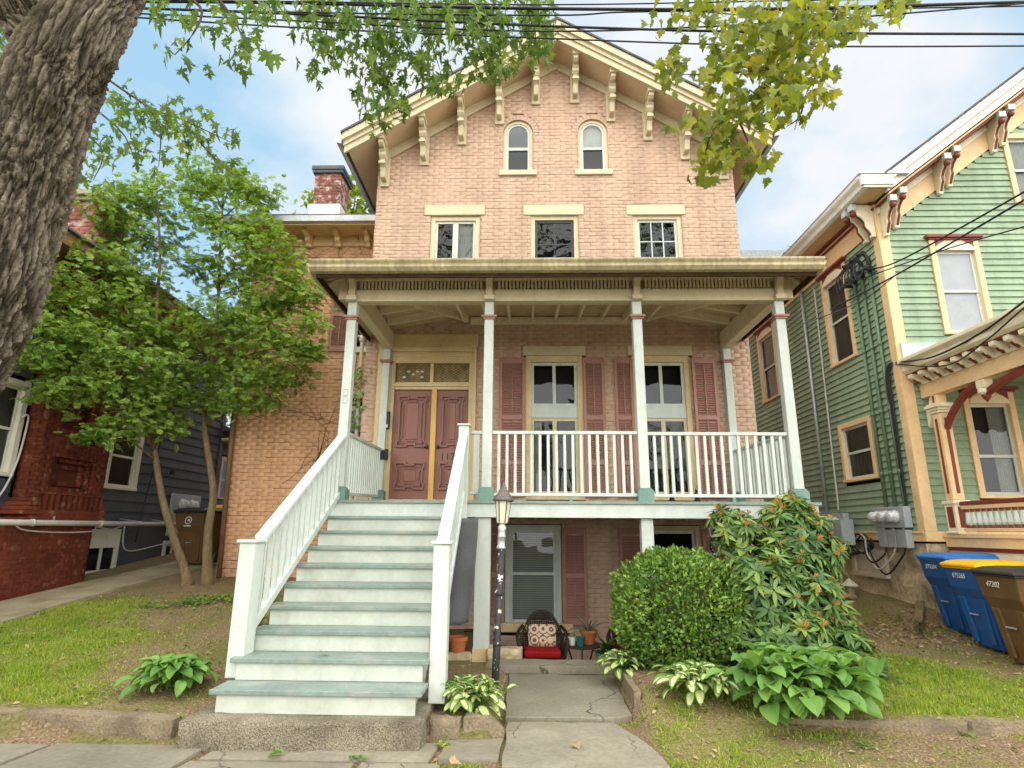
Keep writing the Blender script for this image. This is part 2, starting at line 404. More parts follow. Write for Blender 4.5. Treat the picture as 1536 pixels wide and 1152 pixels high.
m_conduit = M('green_painted_conduit', (.12, .185, .105), .5, .1, 4, 30, .06, .03, 40, .35)
m_brownpipe = M('brown_downspout', (.20, .11, .055), .5, .15, 3, 30, .1, .05, 40, .35)
m_meter = M('meter_glass_dome', (.52, .52, .52), .15, .2, 30, 60, .3, 0, spec=.6)
# ------------------------------------------------------------------ ground
def sst(a, b, x):
    t = np.clip((x - a) / (b - a), 0, 1); return t * t * (3 - 2 * t)
def gz(x, y):
    x = np.asarray(x, float); y = np.asarray(y, float)
    low = -.215 + 0 * x
    zl = -.04 + .105 * np.clip(y - 5.15, 0, 10); zl = np.where(y < 5.03, -.215 + .05 * sst(4.78, 4.98, y), zl)
    zm = np.where(y < 5.1, -.215, -.07 - .03 * np.clip(y - 6.5, 0, 1.5))
    zp = -.235 + .03 * np.clip(y - 4.4, 0, 2.8)
    zb = -.215 + .25 * sst(4.6, 6.2, y)
    zr = np.where(y < 5.31, -.205 + .04 * sst(4.3, 5.2, y), -.07 + .045 * np.clip(y - 5.35, 0, 10) + .22 * sst(5.1, 5.9, x) * sst(8.2, 9.4, y))
    a = sst(-2.75, -2.2, x); b = sst(-.32, -.22, x); c = sst(.93, 1.02, x); d = sst(1.55, 1.95, x)
    z = zl * (1 - a) + zm * a
    z = z * (1 - b) + zp * b
    z = z * (1 - c) + zb * c
    z = z * (1 - d) + zr * d
    area = sst(-.66, -.6, x) * (1 - sst(3.5, 3.56, x)) * sst(7.42, 7.46, y) * (1 - sst(10.2, 10.3, y))
    z = z * (1 - area) - .56 * area
    return np.where(y < 3.0, -.24, z)
def gz1(x, y): return float(gz(x, y))
def tri_noise(x, y, s, seed=0):
    return np.array([mnoise.noise(Vector((a * s + seed, b * s - seed, seed * 1.7))) for a, b in zip(np.ravel(x), np.ravel(y))]).reshape(np.shape(x))

xs = np.concatenate([[-120, -60, -30, -18, -13], np.arange(-10.5, 9.0, .075), [11, 15, 25, 60, 120]])
ys = np.concatenate([[-60, -30, -12, -4, 0, 2, 3], np.arange(3.4, 13.2, .075), [14.5, 16, 20, 40, 90, 200]])
GX, GY = np.meshgrid(xs, ys)
GZ = gz(GX, GY) + .012 * tri_noise(GX, GY, 2.3) + .008 * tri_noise(GX, GY, 9, 4)
nx, ny = len(xs), len(ys)
me = bpy.data.meshes.new('ground')
idx = np.arange(nx * ny).reshape(ny, nx)
fs = np.stack([idx[:-1, :-1], idx[:-1, 1:], idx[1:, 1:], idx[1:, :-1]], -1).reshape(-1, 4)
me.from_pydata(np.stack([GX, GY, GZ], -1).reshape(-1, 3).tolist(), [], fs.tolist())
me.polygons.foreach_set('use_smooth', [True] * len(me.polygons))
m_soil = bpy.data.materials.new('soil_and_litter'); GROUND_ME = me; m_soil.use_nodes = True
def _soil(m):
    t = m.node_tree; nd = t.nodes; lk = t.links; p = nd['Principled BSDF']; p.inputs['Roughness'].default_value = .95; p.inputs['Specular IOR Level'].default_value = .1
    g = nd.new('ShaderNodeNewGeometry')
    def nz(s, d=5):
        n = nd.new('ShaderNodeTexNoise'); n.inputs['Scale'].default_value = s; n.inputs['Detail'].default_value = d; lk.new(g.outputs['Position'], n.inputs['Vector']); return n
    def ramp(src, els):
        r = nd.new('ShaderNodeValToRGB'); e = r.color_ramp.elements
        while len(e) < len(els): e.new(.5)
        for i, (q, c) in enumerate(els): e[i].position = q; e[i].color = (*c, 1)
        lk.new(src, r.inputs[0]); return r.outputs[0]
    base = ramp(nz(55, 8).outputs['Fac'], [(.3, (.11, .07, .04)), (.5, (.20, .135, .08)), (.62, (.30, .215, .135)), (.75, (.42, .33, .22))])
    moss = ramp(nz(30, 6).outputs['Fac'], [(.3, (.085, .085, .02)), (.6, (.17, .165, .05)), (.75, (.25, .22, .09))])
    mk = ramp(nz(1.3, 6).outputs['Fac'], [(.47, (0, 0, 0)), (.6, (.75, .75, .75))])
    mx_ = nd.new('ShaderNodeMix'); mx_.data_type = 'RGBA'; lk.new(mk, mx_.inputs['Factor']); lk.new(base, mx_.inputs['A']); lk.new(moss, mx_.inputs['B'])
    la = nd.new('ShaderNodeAttribute'); la.attribute_name = 'lawn'
    thatch = ramp(nz(60, 7).outputs['Fac'], [(.3, (.10, .115, .025)), (.55, (.19, .195, .04)), (.75, (.30, .27, .08))])
    mg = nd.new('ShaderNodeMix'); mg.data_type = 'RGBA'; lk.new(la.outputs['Fac'], mg.inputs['Factor']); lk.new(mx_.outputs['Result'], mg.inputs['A']); lk.new(thatch, mg.inputs['B'])
    lk.new(mg.outputs['Result'], p.inputs['Base Color'])
    b = nd.new('ShaderNodeBump'); b.inputs['Strength'].default_value = .9; b.inputs['Distance'].default_value = .03; lk.new(nz(42, 7).outputs['Fac'], b.inputs['Height']); lk.new(b.outputs[0], p.inputs['Normal'])
_soil(m_soil)
me.materials.append(m_soil)
tag(put('ground', me), kind='structure')
m_asph = M('asphalt', (.10, .10, .095), .9, .15, 2, 60, .3, .4, 80, .2)
tag(MB().box(-120, 120, -11, -1.2, -.3, -.225).build('road', m_asph), kind='structure')

# ------------------------------------------------------------------ paving
def flag_mesh(poly, z, th=.07, seed=0, jit=.012, top=.006):
    """one stone slab: outline broken into short uneven edges, worn top"""
    r = random.Random(seed); pts = []
    n = len(poly)
    for i in range(n):
        a = Vector(poly[i]); b = Vector(poly[(i + 1) % n]); k = max(2, int((b - a).length / .16))
        for j in range(k):
            q = a.lerp(b, j / k); pts.append(q + (Vector((r.uniform(-jit, jit), r.uniform(-jit, jit))) if j else Vector((0, 0))))
    c = sum(pts, Vector((0, 0))) / len(pts)
    mb = MB(); k = len(pts)
    rings = [(1, -th), (1, -.008), (.992, 0), (.6, top * .6), (.25, 0)]
    vs = []
    for s, dz in rings:
        for q in pts:
            w = c.lerp(q, s); vs.append((w.x, w.y, z + dz + (r.uniform(-.003, .003) if s < 1 else 0)))
    vs.append((c.x, c.y, z + top))
    fs = []
    for i in range(len(rings) - 1):
        for j in range(k): fs.append((i * k + j, i * k + (j + 1) % k, (i + 1) * k + (j + 1) % k, (i + 1) * k + j))
    for j in range(k): fs.append(((len(rings) - 1) * k + j, (len(rings) - 1) * k + (j + 1) % k, len(vs) - 1))
    mb.add(vs, fs)
    return mb
walk = tag(flag_mesh([(-20, 3.0), (20, 3.0), (20, 4.93), (-20, 4.93)], -.232, .05, 1).build('sidewalk', m_soil), kind='structure')
flags = [([(-6.6, 3.2), (-5.15, 3.2), (-5.0, 4.78), (-6.5, 4.8)], -.185), ([(-5.1, 3.2), (-3.78, 3.2), (-3.56, 4.82), (-4.95, 4.78)], -.183),
         ([(-3.73, 3.2), (-2.56, 3.2), (-2.38, 4.84), (-3.5, 4.83)], -.18), ([(-2.5, 3.2), (-1.25, 3.2), (-1.2, 4.57), (-2.35, 4.55)], -.186), ([(-1.2, 3.2), (-.1, 3.2), (-.62, 4.57), (-1.15, 4.57)], -.183),
         ([(-2.32, 4.6), (-.7, 4.62), (-.66, 5.0), (-2.3, 4.95)], -.192), ([(-.63, 4.66), (-.2, 4.64), (-.18, 5.08), (-.62, 5.02)], -.178),
         ([(-.05, 3.2), (1.0, 3.2), (1.05, 4.40), (.05, 4.42)], -.19), ([(1.05, 3.2), (2.6, 3.2), (2.6, 4.25), (1.1, 4.36)], -.19)]
for i, (pg, z) in enumerate(flags):
    flag_mesh(pg, z, .06, 20 + i).build('flagstone', m_flag, walk)
path = tag(flag_mesh([(-.3, 4.4), (1.0, 4.4), (1.0, 7.1), (-.3, 7.1)], -.2, .05, 3).build('path', m_soil), kind='structure')
flag_mesh([(-.17, 4.47), (.55, 4.43), (.97, 4.5), (.93, 4.85), (.80, 5.22), (.72, 5.44), (-.16, 5.42)], -.155, .08, 41).build('flagstone', m_flag, path)
flag_mesh([(-.18, 5.49), (.74, 5.50), (.90, 5.6), (.93, 7.02), (-.2, 7.0)], -.135, .08, 42).build('flagstone', m_flag, path)
flag_mesh([(-.36, 5.9), (-.22, 5.9), (-.23, 7.0), (-.42, 7.0)], -.145, .06, 44).build('flagstone', m_flag, path)
tag(flag_mesh([(-.62, 7.47), (3.5, 7.47), (3.5, 9.84), (-.62, 9.84)], -.545, .08, 45, .01, .0).build('bounce_floor', M('pale_bounce_slab', (.34, .31, .25), .9, .15, 2, 30, .12, .3, 40, .1)), kind='structure')  # pale slab added over the hidden sunken floor to bounce light
st = tag(flag_mesh([(-.46, 7.06), (1.32, 7.08), (1.3, 7.42), (-.44, 7.42)], -.065, .08, 43).build('threshold_slab', m_flag), 'long flat bluestone slab at the end of the path before the wicker chair', 'stone slab')
def rough_block(name, x0, x1, y0, y1, z0, z1, mat, seed, amp=.015, erode=0, skew=(0, 0), nn=(26, 6, 6)):
    r = random.Random(seed); mb = MB(); a, b, c = nn; ids = {}; vs = []; fs = []
    def vid(i, j, k):
        key = (i, j, k)
        if key not in ids:
            u, v, w = i / a, j / b, k / c
            x = x0 + (x1 - x0) * u; y = y0 + (y1 - y0) * v + skew[0] * u; z = z0 + (z1 - z0) * w + skew[1] * u
            n = mnoise.noise_vector(Vector((x * 3 + seed, y * 3, z * 5))) * amp + mnoise.noise_vector(Vector((x * 11, y * 11, z * 11 + seed))) * amp * .5
            q = Vector((x, y, z)) + n
            e = (i in (0, a)) + (j in (0, b)) + (k in (0, c))
            if e > 1: q += (Vector(((x0 + x1) / 2, (y0 + y1) / 2, (z0 + z1) / 2)) - q).normalized() * r.uniform(0, .02)
            if erode and k == 0 and j < 2: q.z += erode * max(0, math.sin(PI * min(1, max(0, (u - .35) / .6)))) * (1 + .6 * mnoise.noise(Vector((x * 4, 0, seed))))
            ids[key] = len(vs); vs.append(q)
        return ids[key]
    for i in range(a):
        for j in range(b):
            fs.append((vid(i, j, c), vid(i + 1, j, c), vid(i + 1, j + 1, c), vid(i, j + 1, c))); fs.append((vid(i, j, 0), vid(i, j + 1, 0), vid(i + 1, j + 1, 0), vid(i + 1, j, 0)))
        for k in range(c):
            fs.append((vid(i, 0, k), vid(i + 1, 0, k), vid(i + 1, 0, k + 1), vid(i, 0, k + 1))); fs.append((vid(i, b, k), vid(i, b, k + 1), vid(i + 1, b, k + 1), vid(i + 1, b, k)))
    for j in range(b):
        for k in range(c):
            fs.append((vid(0, j, k), vid(0, j, k + 1), vid(0, j + 1, k + 1), vid(0, j + 1, k))); fs.append((vid(a, j, k), vid(a, j + 1, k), vid(a, j + 1, k + 1), vid(a, j, k + 1)))
    return mb.add(vs, fs).build(name, mat)
tag(rough_block('stoop_stone', -2.58, -.78, 4.76, 5.62, -.225, .0, m_stone, 3, .012, .05, (.06, 0), (40, 14, 8)), 'big speckled stone block under the foot of the wooden stairs', 'stone step')
KG = 'kerb stones edging the front yard'
tag(rough_block('kerb_stone', -6.6, -4.02, 5.09, 5.24, -.26, -.035, m_kerb, 5, .008, 0, (-.05, 0)), 'left long brown kerb stone edging the left lawn', 'kerb stone', KG)
tag(rough_block('kerb_stone', -3.99, -2.70, 5.04, 5.2, -.26, -.03, m_kerb, 6, .01, 0, (-.12, -.01)), 'brown kerb stone between the left lawn and the stoop block', 'kerb stone', KG)
tag(rough_block('kerb_stone', -.76, -.52, 5.06, 5.2, -.24, -.045, m_kerb, 7, .01, 0, (0, 0), (8, 5, 5)), 'short broken kerb stone touching the right end of the stoop block', 'kerb stone', KG)
k4 = rough_block('kerb_stone', -.50, -.17, 5.08, 5.24, -.24, -.03, m_kerb, 8, .012, 0, (.03, 0), (10, 5, 5))
for v in k4.data.vertices:
    if v.co.z > -.12 and v.co.x > -.30: v.co.z -= (v.co.x + .30) * 1.1
tag(k4, 'wedge shaped kerb stone in front of the hosta beside the path', 'kerb stone', KG)
tag(rough_block('kerb_stone', 1.86, 3.5, 5.33, 5.48, -.26, -.07, m_kerb, 9, .008, 0, (-.06, 0)), 'brown kerb stone below the big plain green hosta', 'kerb stone', KG)
tag(rough_block('kerb_stone', 3.53, 7.2, 5.28, 5.43, -.26, -.065, m_kerb, 10, .008, 0, (-.12, 0)), 'long brown kerb stone edging the right lawn', 'kerb stone', KG)
tag(rough_block('edging_stone', .945, 1.01, 5.72, 7.0, -.2, .02, m_kerb, 12, .008, 0, (0, 0), (4, 18, 4)), 'thin upright edging stone along the right side of the path', 'edging stone')
for i, (x0, x1, y0, zt, lb) in enumerate(((-.46, -.05, 7.44, .045, 'pale rubble stone beside the foot of the porch post'), (-1.25, -.66, 7.5, -.03, 'flat rubble stone under the terracotta pot'))):
    tag(rough_block('rubble_stone', x0, x1, y0, y0 + .2, -.3, zt, m_rubble, 30 + i, .03, 0, (0, 0), (10, 5, 5)), lb, 'stone')
# left concrete walk along the grey house, dirt walk on the right
def strip(name, pts, w, mat, zoff, th=.05):
    mb = MB(); L = []
    for i, (x, y) in enumerate(pts):
        d = Vector(pts[min(i + 1, len(pts) - 1)]) - Vector(pts[max(i - 1, 0)]); n = Vector((-d.y, d.x)).normalized() * w / 2
        for s in (1, -1):
            qx, qy = x + n.x * s, y + n.y * s
            L.append((qx, qy, gz1(x, y) + zoff))
    vs = L + [(a, b, c - th) for a, b, c in L]; k = len(L); fs = []
    for i in range(len(pts) - 1):
        a = 2 * i
        fs += [(a, a + 1, a + 3, a + 2), (a, a + 2, a + 2 + k, a + k), (a + 1, a + 1 + k, a + 3 + k, a + 3)]
    fs += [(0, k, k + 1, 1), (k - 2, k - 1, 2 * k - 1, 2 * k - 2)]
    return mb.add(vs, fs).build(name, mat)
tag(strip('side_path', [(-7.05, 5.3), (-6.98, 6.5), (-7.0, 7.5), (-7.02, 8.6), (-6.95, 9.6), (-6.85, 10.6), (-6.7, 11.6), (-6.62, 12.6), (-6.6, 14), (-6.6, 15.5)], 1.0, m_conc, .03, .1), kind='structure')

# ------------------------------------------------------------------ walls, boards, windows
class Fr:
    def __init__(s, o, U, N): s.o = Vector(o); s.U = Vector(U); s.N = Vector(N)
    def P(s, u, z, n): return s.o + s.U * u + s.N * n + Vector((0, 0, z))
    def mat(s, u, z, n, su=1, rz=0):
        m = Matrix((s.U * su, -s.N, Vector((0, 0, 1)))).transposed().to_4x4()
        if rz: m = m @ Matrix.Rotation(rz, 4, 'Z')
        m.translation = s.P(u, z, n); return m
def fbox(mb, F, u0, u1, z0, z1, n0, n1, m=0):
    vs = [F.P(u, z, n) for n in (n0, n1) for u, z in ((u0, z0), (u1, z0), (u1, z1), (u0, z1))]
    return mb.add(vs, [(0, 1, 2, 3), (7, 6, 5, 4), (0, 4, 5, 1), (1, 5, 6, 2), (2, 6, 7, 3), (3, 7, 4, 0)], m)
def fprism(mb, F, poly, n0, n1, m=0):
    k = len(poly); vs = [F.P(u, z, n0) for u, z in poly] + [F.P(u, z, n1) for u, z in poly]
    return mb.add(vs, [tuple(range(k)), tuple(range(2 * k - 1, k - 1, -1))] + [(i, i + k, (i + 1) % k + k, (i + 1) % k) for i in range(k)], m)
def minus(a, b, holes):
    out = [(a, b)]
    for h0, h1 in holes:
        nw = []
        for p, q in out:
            if h1 <= p or h0 >= q: nw.append((p, q)); continue
            if h0 > p: nw.append((p, h0))
            if h1 < q: nw.append((h1, q))
        out = nw
    return [(p, q) for p, q in out if q - p > .004]
def rect_holes(rects, extra=None):
    def f(z):
        h = [(r[0], r[1]) for r in rects if r[2] < z < r[3]]
        if extra: h += extra(z)
        return h
    return f
_bv = {}
def brick_variants(mat, H=.062, D=.11, n=6):
    if mat.name in _bv: return _bv[mat.name]
    out = []; r = random.Random(4)
    for k in range(n):
        j = lambda s: r.uniform(-s, s)
        mb = MB(); b = .004
        h0 = H + (.0005, .003, .006, .0075, .002, .005)[k % 6]
        fr = [(0, j(.002), 0 + j(.0025)), (1 - abs(j(.004)), j(.002), j(.0025)), (1 - abs(j(.004)), j(.002), h0 + j(.002)), (0, j(.002), h0 + j(.002))]
        fi = [(x + (.003 if x < .5 else -.003), y - .0015, z + (b if z < H / 2 else -b)) for x, y, z in fr]
        bk = [(0, D, 0), (1, D, 0), (1, D, H), (0, D, H)]
        mb.add(fi + fr + bk, [(0, 1, 2, 3), (0, 4, 5, 1), (1, 5, 6, 2), (2, 6, 7, 3), (3, 7, 4, 0), (4, 8, 9, 5), (5, 9, 10, 6), (6, 10, 11, 7), (7, 11, 8, 4)])
        out.append(mb.mesh('brick', mat))
    _bv[mat.name] = out
    return out
def brick_wall(house, F, z0, z1, span, holes, mb_, mm, L=.211, C=.071, J=.009, name='wall', nshift=0, limit=300):
    """courses of real bricks over a recessed mortar bed; returns the wall part"""
    r = random.Random(len(name) + int(z0 * 100)); mort = MB(); places = []
    nc = int(round((z1 - z0) / C))
    for i in range(nc):
        z = z0 + i * C; zc = z + C / 2; sp = span(zc)
        if sp is None: continue
        for a, b in minus(sp[0], sp[1], holes(zc)):
            mort.add([F.P(a, z, nshift - .007), F.P(b, z, nshift - .007), F.P(b, z + C, nshift - .007), F.P(a, z + C, nshift - .007)], [(0, 1, 2, 3)])
            u = a - (L / 2 if i % 2 else 0) - ((a * 7.3) % L if False else 0)
            start = math.floor((a - (L / 2 if i % 2 else 0)) / L) * L + (L / 2 if i % 2 else 0)
            u = start
            while u < b:
                p, q = max(u, a), min(u + L, b)
                if q - p > .03:
                    places.append((F.mat(p + .002 * (p > a), z + r.uniform(0, .005), nshift + r.uniform(-.0025, .003), (q - p) - .0012, r.uniform(-.005, .005)), r.randrange(6)))
                u += L
    w = mort.build(name, mm, house)
    w['kind'] = 'structure' if house is None else ''
    if house is not None: del w['kind']
    scatter(w, 'brick', 'brickwork', brick_variants(mb_), places, [mb_], limit)
    return w
def window(house, F, u0, u1, z0, z1, mc, ms_, case=.09, nc=.03, ng=-.04, split=.5, up=(1, 1), lo=(1, 1), sill=None, cover=None, cap=None, glass=None, sw=.045, label=None, mset=None, head=0, mull=.025, lower_cover_only=False):
    """a window with casing, two sashes, panes, and what hangs behind the glass"""
    mb = MB()
    if case:
        fbox(mb, F, u0 - case, u0, z0, z1 + (case if not head else head), ng - .05, nc); fbox(mb, F, u1, u1 + case, z0, z1 + (case if not head else head), ng - .05, nc)
        fbox(mb, F, u0, u1, z1, z1 + (case if not head else head), ng - .05, nc - .004)
    else:
        fbox(mb, F, u0, u0 + .02, z0, z1, ng - .05, ng + .03); fbox(mb, F, u1 - .02, u1, z0, z1, ng - .05, ng + .03); fbox(mb, F, u0 + .02, u1 - .02, z1 - .02, z1, ng - .05, ng + .03)
    w = mb.build('window', mc, house, bevel=.004)
    if label: w['label'] = label
    zm = z0 + (z1 - z0) * split
    for k, (a, b, (cx, cz), n) in enumerate(((z0, zm + sw * .5, lo, ng - .012), (zm - sw * .5, z1, up, ng))):
        if b - a < .06: continue
        s = MB(); i0, i1 = u0 + (.02 if not case else .0), u1 - (.02 if not case else 0)
        fbox(s, F, i0, i0 + sw, a, b, n - .02, n + .018); fbox(s, F, i1 - sw, i1, a, b, n - .02, n + .018)
        fbox(s, F, i0 + sw, i1 - sw, a, a + sw, n - .02, n + .017); fbox(s, F, i0 + sw, i1 - sw, b - sw, b, n - .02, n + .017)
        for c in range(1, cx):
            uu = i0 + sw + (i1 - i0 - 2 * sw) * c / cx; fbox(s, F, uu - mull / 2, uu + mull / 2, a + sw, b - sw, n - .012, n + .013)
        for c in range(1, cz):
            zz = a + sw + (b - a - 2 * sw) * c / cz; fbox(s, F, i0 + sw, i1 - sw, zz - .009, zz + .009, n - .012, n + .011)
        s.build('sash', ms_, w)
        g = MB(); g.add([F.P(i0 + sw * .6, a + sw * .6, n), F.P(i1 - sw * .6, a + sw * .6, n), F.P(i1 - sw * .6, b - sw * .6, n), F.P(i0 + sw * .6, b - sw * .6, n)], [(0, 1, 2, 3)])
        g.build('pane', glass or m_glass, w)
    if cover == 'blind':
        b = MB(); z = z0 + .05; top = z1 - .03 if not lower_cover_only else z1 - .03
        while z < top:
            b.add([F.P(u0 + .03, z, ng - .055), F.P(u1 - .03, z, ng - .055), F.P(u1 - .03, z + .028, ng - .075), F.P(u0 + .03, z + .028, ng - .075)], [(0, 1, 2, 3)]); z += .034
        o = b.build('blind', m_blind, w); o['kind'] = 'stuff'
    elif cover in ('curtain', 'half', 'screen'):
        b = MB(); n = 24; a0, a1 = (u0 + .02, u1 - .02) if cover != 'half' else (u0 + (u1 - u0) * .55, u1 - .02)
        vs = []
        for i in range(n + 1):
            u = a0 + (a1 - a0) * i / n; d = (.012 * math.sin(i * 1.9) if cover != 'screen' else 0)
            vs += [F.P(u, z0 + .02, ng - .07 + d), F.P(u, z1 - .02, ng - .07 + d)]
        b.add(vs, [(2 * i, 2 * i + 2, 2 * i + 3, 2 * i + 1) for i in range(n)])
        b.build('curtain' if cover != 'screen' else 'insect_screen', m_curtain if cover != 'screen' else m_screen, w, smooth=True)
    if sill:
        s = MB(); fbox(s, F, u0 - sill[0], u1 + sill[0], z0 - sill[1], z0, ng - .05, sill[2]); s.build('sill', mset or mc, w, bevel=.006)
    return w
def clapboards(house, F, z0, z1, span, holes, mat, e=.11, t=.02, name='clapboard'):
    nb = int(math.ceil((z1 - z0) / e)); r = random.Random(5)
    for i in range(nb):
        z = z0 + i * e; zz = min(z + e + .012, z1 + .012); sp = span(z + e / 2)
        if sp is None: continue
        cuts = []
        for a, b in minus(sp[0], sp[1], holes(z + e * .5)):
            while b - a > 3.4: c_ = a + r.uniform(1.4, 3.0); cuts.append((a, c_ - .001)); a = c_ + .001
            cuts.append((a, b))
        for a, b in cuts:
            n0 = t + r.uniform(-.002, .003); zl = z + r.uniform(-.002, .002)
            mb = MB(); vs = [F.P(a, zl, -.01), F.P(b, zl, -.01), F.P(b, zl, n0), F.P(a, zl, n0), F.P(a, zz, -.01), F.P(b, zz, -.01), F.P(b, zz, .002), F.P(a, zz, .002)]
            mb.add(vs, [(0, 1, 2, 3), (4, 7, 6, 5), (3, 2, 6, 7), (0, 4, 5, 1), (0, 3, 7, 4), (1, 5, 6, 2)])
            mb.build(name, mat, house)
def shutter(house, F, u0, u1, z0, z1, n=.012, label=None, rails=(.5,)):
    mb = MB(); w = .05; t = .035
    fbox(mb, F, u0, u0 + w, z0, z1, n, n + t); fbox(mb, F, u1 - w, u1, z0, z1, n, n + t)
    zs = [z0] + [z0 + (z1 - z0) * q for q in rails] + [z1]
    for i, z in enumerate(zs):
        a, b = (z, z + .11) if i == 0 else ((z - .1, z) if i == len(zs) - 1 else (z - .04, z + .04))
        fbox(mb, F, u0 + w, u1 - w, a, b, n + .001, n + t - .002)
    s = mb.build('shutter', m_mauve, house, bevel=.004)
    if label: s['label'] = label
    lv = MB(); rod = MB()
    for i in range(len(zs) - 1):
        a = zs[i] + (.11 if i == 0 else .04); b = zs[i + 1] - (.1 if i == len(zs) - 2 else .04); z = a + .004
        while z + .03 < b:
            lv.add([F.P(u0 + w, z, n + t - .006), F.P(u1 - w, z, n + t - .006), F.P(u1 - w, z + .036, n + .006), F.P(u0 + w, z + .036, n + .006)], [(0, 1, 2, 3)])
            lv.add([F.P(u0 + w, z, n + t - .006), F.P(u1 - w, z, n + t - .006), F.P(u1 - w, z + .005, n + t - .001), F.P(u0 + w, z + .005, n + t - .001)], [(0, 1, 2, 3)])
            z += .041
        um = (u0 + u1) / 2; fbox(rod, F, um - .008, um + .008, a + .02, b - .02, n + t - .004, n + t + .008)
    lv.build('louver_bank', m_mauve, s)['kind'] = 'stuff'
    rod.build('tilt_rod', m_mauve, s)
    return s
# ------------------------------------------------------------------ pink brick house
YF = 9.85; XL_, XR_ = -2.84, 3.86; XC, ZS, SL = .57, 10.475, .62
F1 = Fr((0, YF, 0), (1, 0, 0), (0, -1, 0))
def sof(x): return ZS - SL * abs(x - XC)
house = thing('brick_house', 'tall salmon pink painted brick house with bracketed gable behind the white porch', 'house', (.5, YF, -.55))
H_RECT = [(-2.60, -.88, 1.80, 4.72), (-.02, .96, 1.88, 4.36), (1.83, 2.80, 1.88, 4.36), (-.077, 1.016, 4.36, 4.535), (1.75, 2.87, 4.36, 4.535),
          (-.36, .56, -.10, 1.47), (1.93, 2.80, -.10, 1.47), (-.52, .72, -.24, -.10),
          (-1.80, -.87, 5.5, 7.09), (.06, .95, 5.5, 7.09), (1.95, 2.85, 5.5, 7.09), (-1.92, -.79, 7.09, 7.30), (-.07, 1.05, 7.08, 7.29), (1.84, 2.92, 7.07, 7.28)]
ARCH = (-.175, 1.26)
def arch_holes(z):
    o = []
    for c in ARCH:
        if 8.0 < z <= 8.86: o.append((c - .285, c + .285))
        elif 8.86 < z < 8.86 + .40: h = math.sqrt(max(0, .40 ** 2 - (z - 8.86) ** 2)); o.append((c - max(h, .01), c + max(h, .01)))
    return o
def span1(z):
    a, b = XL_, XR_
    h = (ZS - z) / SL
    a, b = max(a, XC - h), min(b, XC + h)
    return (a, b) if b - a > .05 else None
wall = brick_wall(house, F1, -.56, ZS - .1, span1, rect_holes(H_RECT, arch_holes), m_brick, m_mortar, C=.0708, limit=190)
# return wall on the left towards the wing, plain sides and back
FL = Fr((XL_, YF, 0), (0, -1, 0), (-1, 0, 0))
lw = brick_wall(house, FL, -.2, 8.2, lambda z: (-3.0, 0), lambda z: [], m_brick, m_mortar, C=.0708, name='side_wall', limit=0)
mb = MB(); mb.box(XR_ - .12, XR_ - .004, YF + .12, 19.5, -.6, 8.2); mb.box(XL_ + .02, XL_ + .12, YF + 3.0, 19.5, -.6, 8.2); mb.box(XL_ + .12, XR_ - .12, 19.4, 19.5, -.6, 8.2)
mb.build('outer_wall', m_brick, house)
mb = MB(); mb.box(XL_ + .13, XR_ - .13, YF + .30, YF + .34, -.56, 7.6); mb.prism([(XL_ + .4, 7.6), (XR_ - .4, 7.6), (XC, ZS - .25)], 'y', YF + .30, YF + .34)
mb.build('dim_room_backing', m_interior, house)
# arches of radial bricks
abm = MB(); abm.add([(-.028, 0, 0), (.028, 0, 0), (.036, 0, .108), (-.036, 0, .108), (-.028, .11, 0), (.028, .11, 0), (.036, .11, .108), (-.036, .11, .108)], [(0, 1, 2, 3), (0, 4, 5, 1), (1, 5, 6, 2), (2, 6, 7, 3), (3, 7, 4, 0)])
abme = abm.mesh('arch_brick', m_brick)
for c in ARCH:
    for k in range(15):
        t = PI * (k + .5) / 15
        o = put('arch_brick', abme, wall, (c + .288 * math.cos(t), YF - .004, 8.86 + .288 * math.sin(t)), (0, PI / 2 - t, 0))
    mm_ = MB(); pts = [(c + r * math.cos(PI * k / 15), YF + .012, 8.86 + r * math.sin(PI * k / 15)) for r in (.285, .41) for k in range(16)]
    mm_.add(pts, [(k, k + 1, k + 17, k + 16) for k in range(15)]); mm_.build('arch_mortar', m_mortar, wall)
# roof
def chev(mb, lo, hi, y0, y1, xl, xr, m=0):
    mb.prism([(xl, sof(xl) + lo), (XC, ZS + lo), (XC, ZS + hi), (xl, sof(xl) + hi)], 'y', y0, y1, m)
    mb.prism([(XC, ZS + lo), (xr, sof(xr) + lo), (xr, sof(xr) + hi), (XC, ZS + hi)], 'y', y0, y1, m)
    return mb
RXL, RXR = -3.33, 4.37
chev(MB(), .05, .33, 9.33, 19.8, RXL + .05, RXR - .05).build('roof', m_shingle, house)
chev(MB(), .335, .375, 9.13, 19.85, RXL - .05, RXR + .05).build('shingle_edge', m_shingle, house)
chev(MB(), 0, .048, 9.30, 19.7, RXL + .06, RXR - .06).build('soffit', m_soffit, house)
chev(MB(), -.03, .10, 9.25, 9.298, RXL, RXR).build('rake_board', m_trim, house)
chev(chev(MB(), .10, .19, 9.215, 9.32, RXL - .01, RXR + .01), .19, .333, 9.16, 9.32, RXL - .02, RXR + .02).build('crown_moulding', m_trim, house)
chev(MB(), -.20, -.002, 9.80, 9.846, XL_, XR_).build('frieze', m_trim, house)
mb = MB()
for x, s in ((RXL - .03, -1), (RXR + .03, 1)):
    z = sof(x) + .12
    pr_ = [(x, z), (x + s * .09, z + .02), (x + s * .12, z + .13), (x + s * .10, z + .14), (x + s * .0, z + .14)]
    mb.prism(pr_, 'y', 9.16, 19.8); mb.build('gutter', m_galv, house); mb = MB()
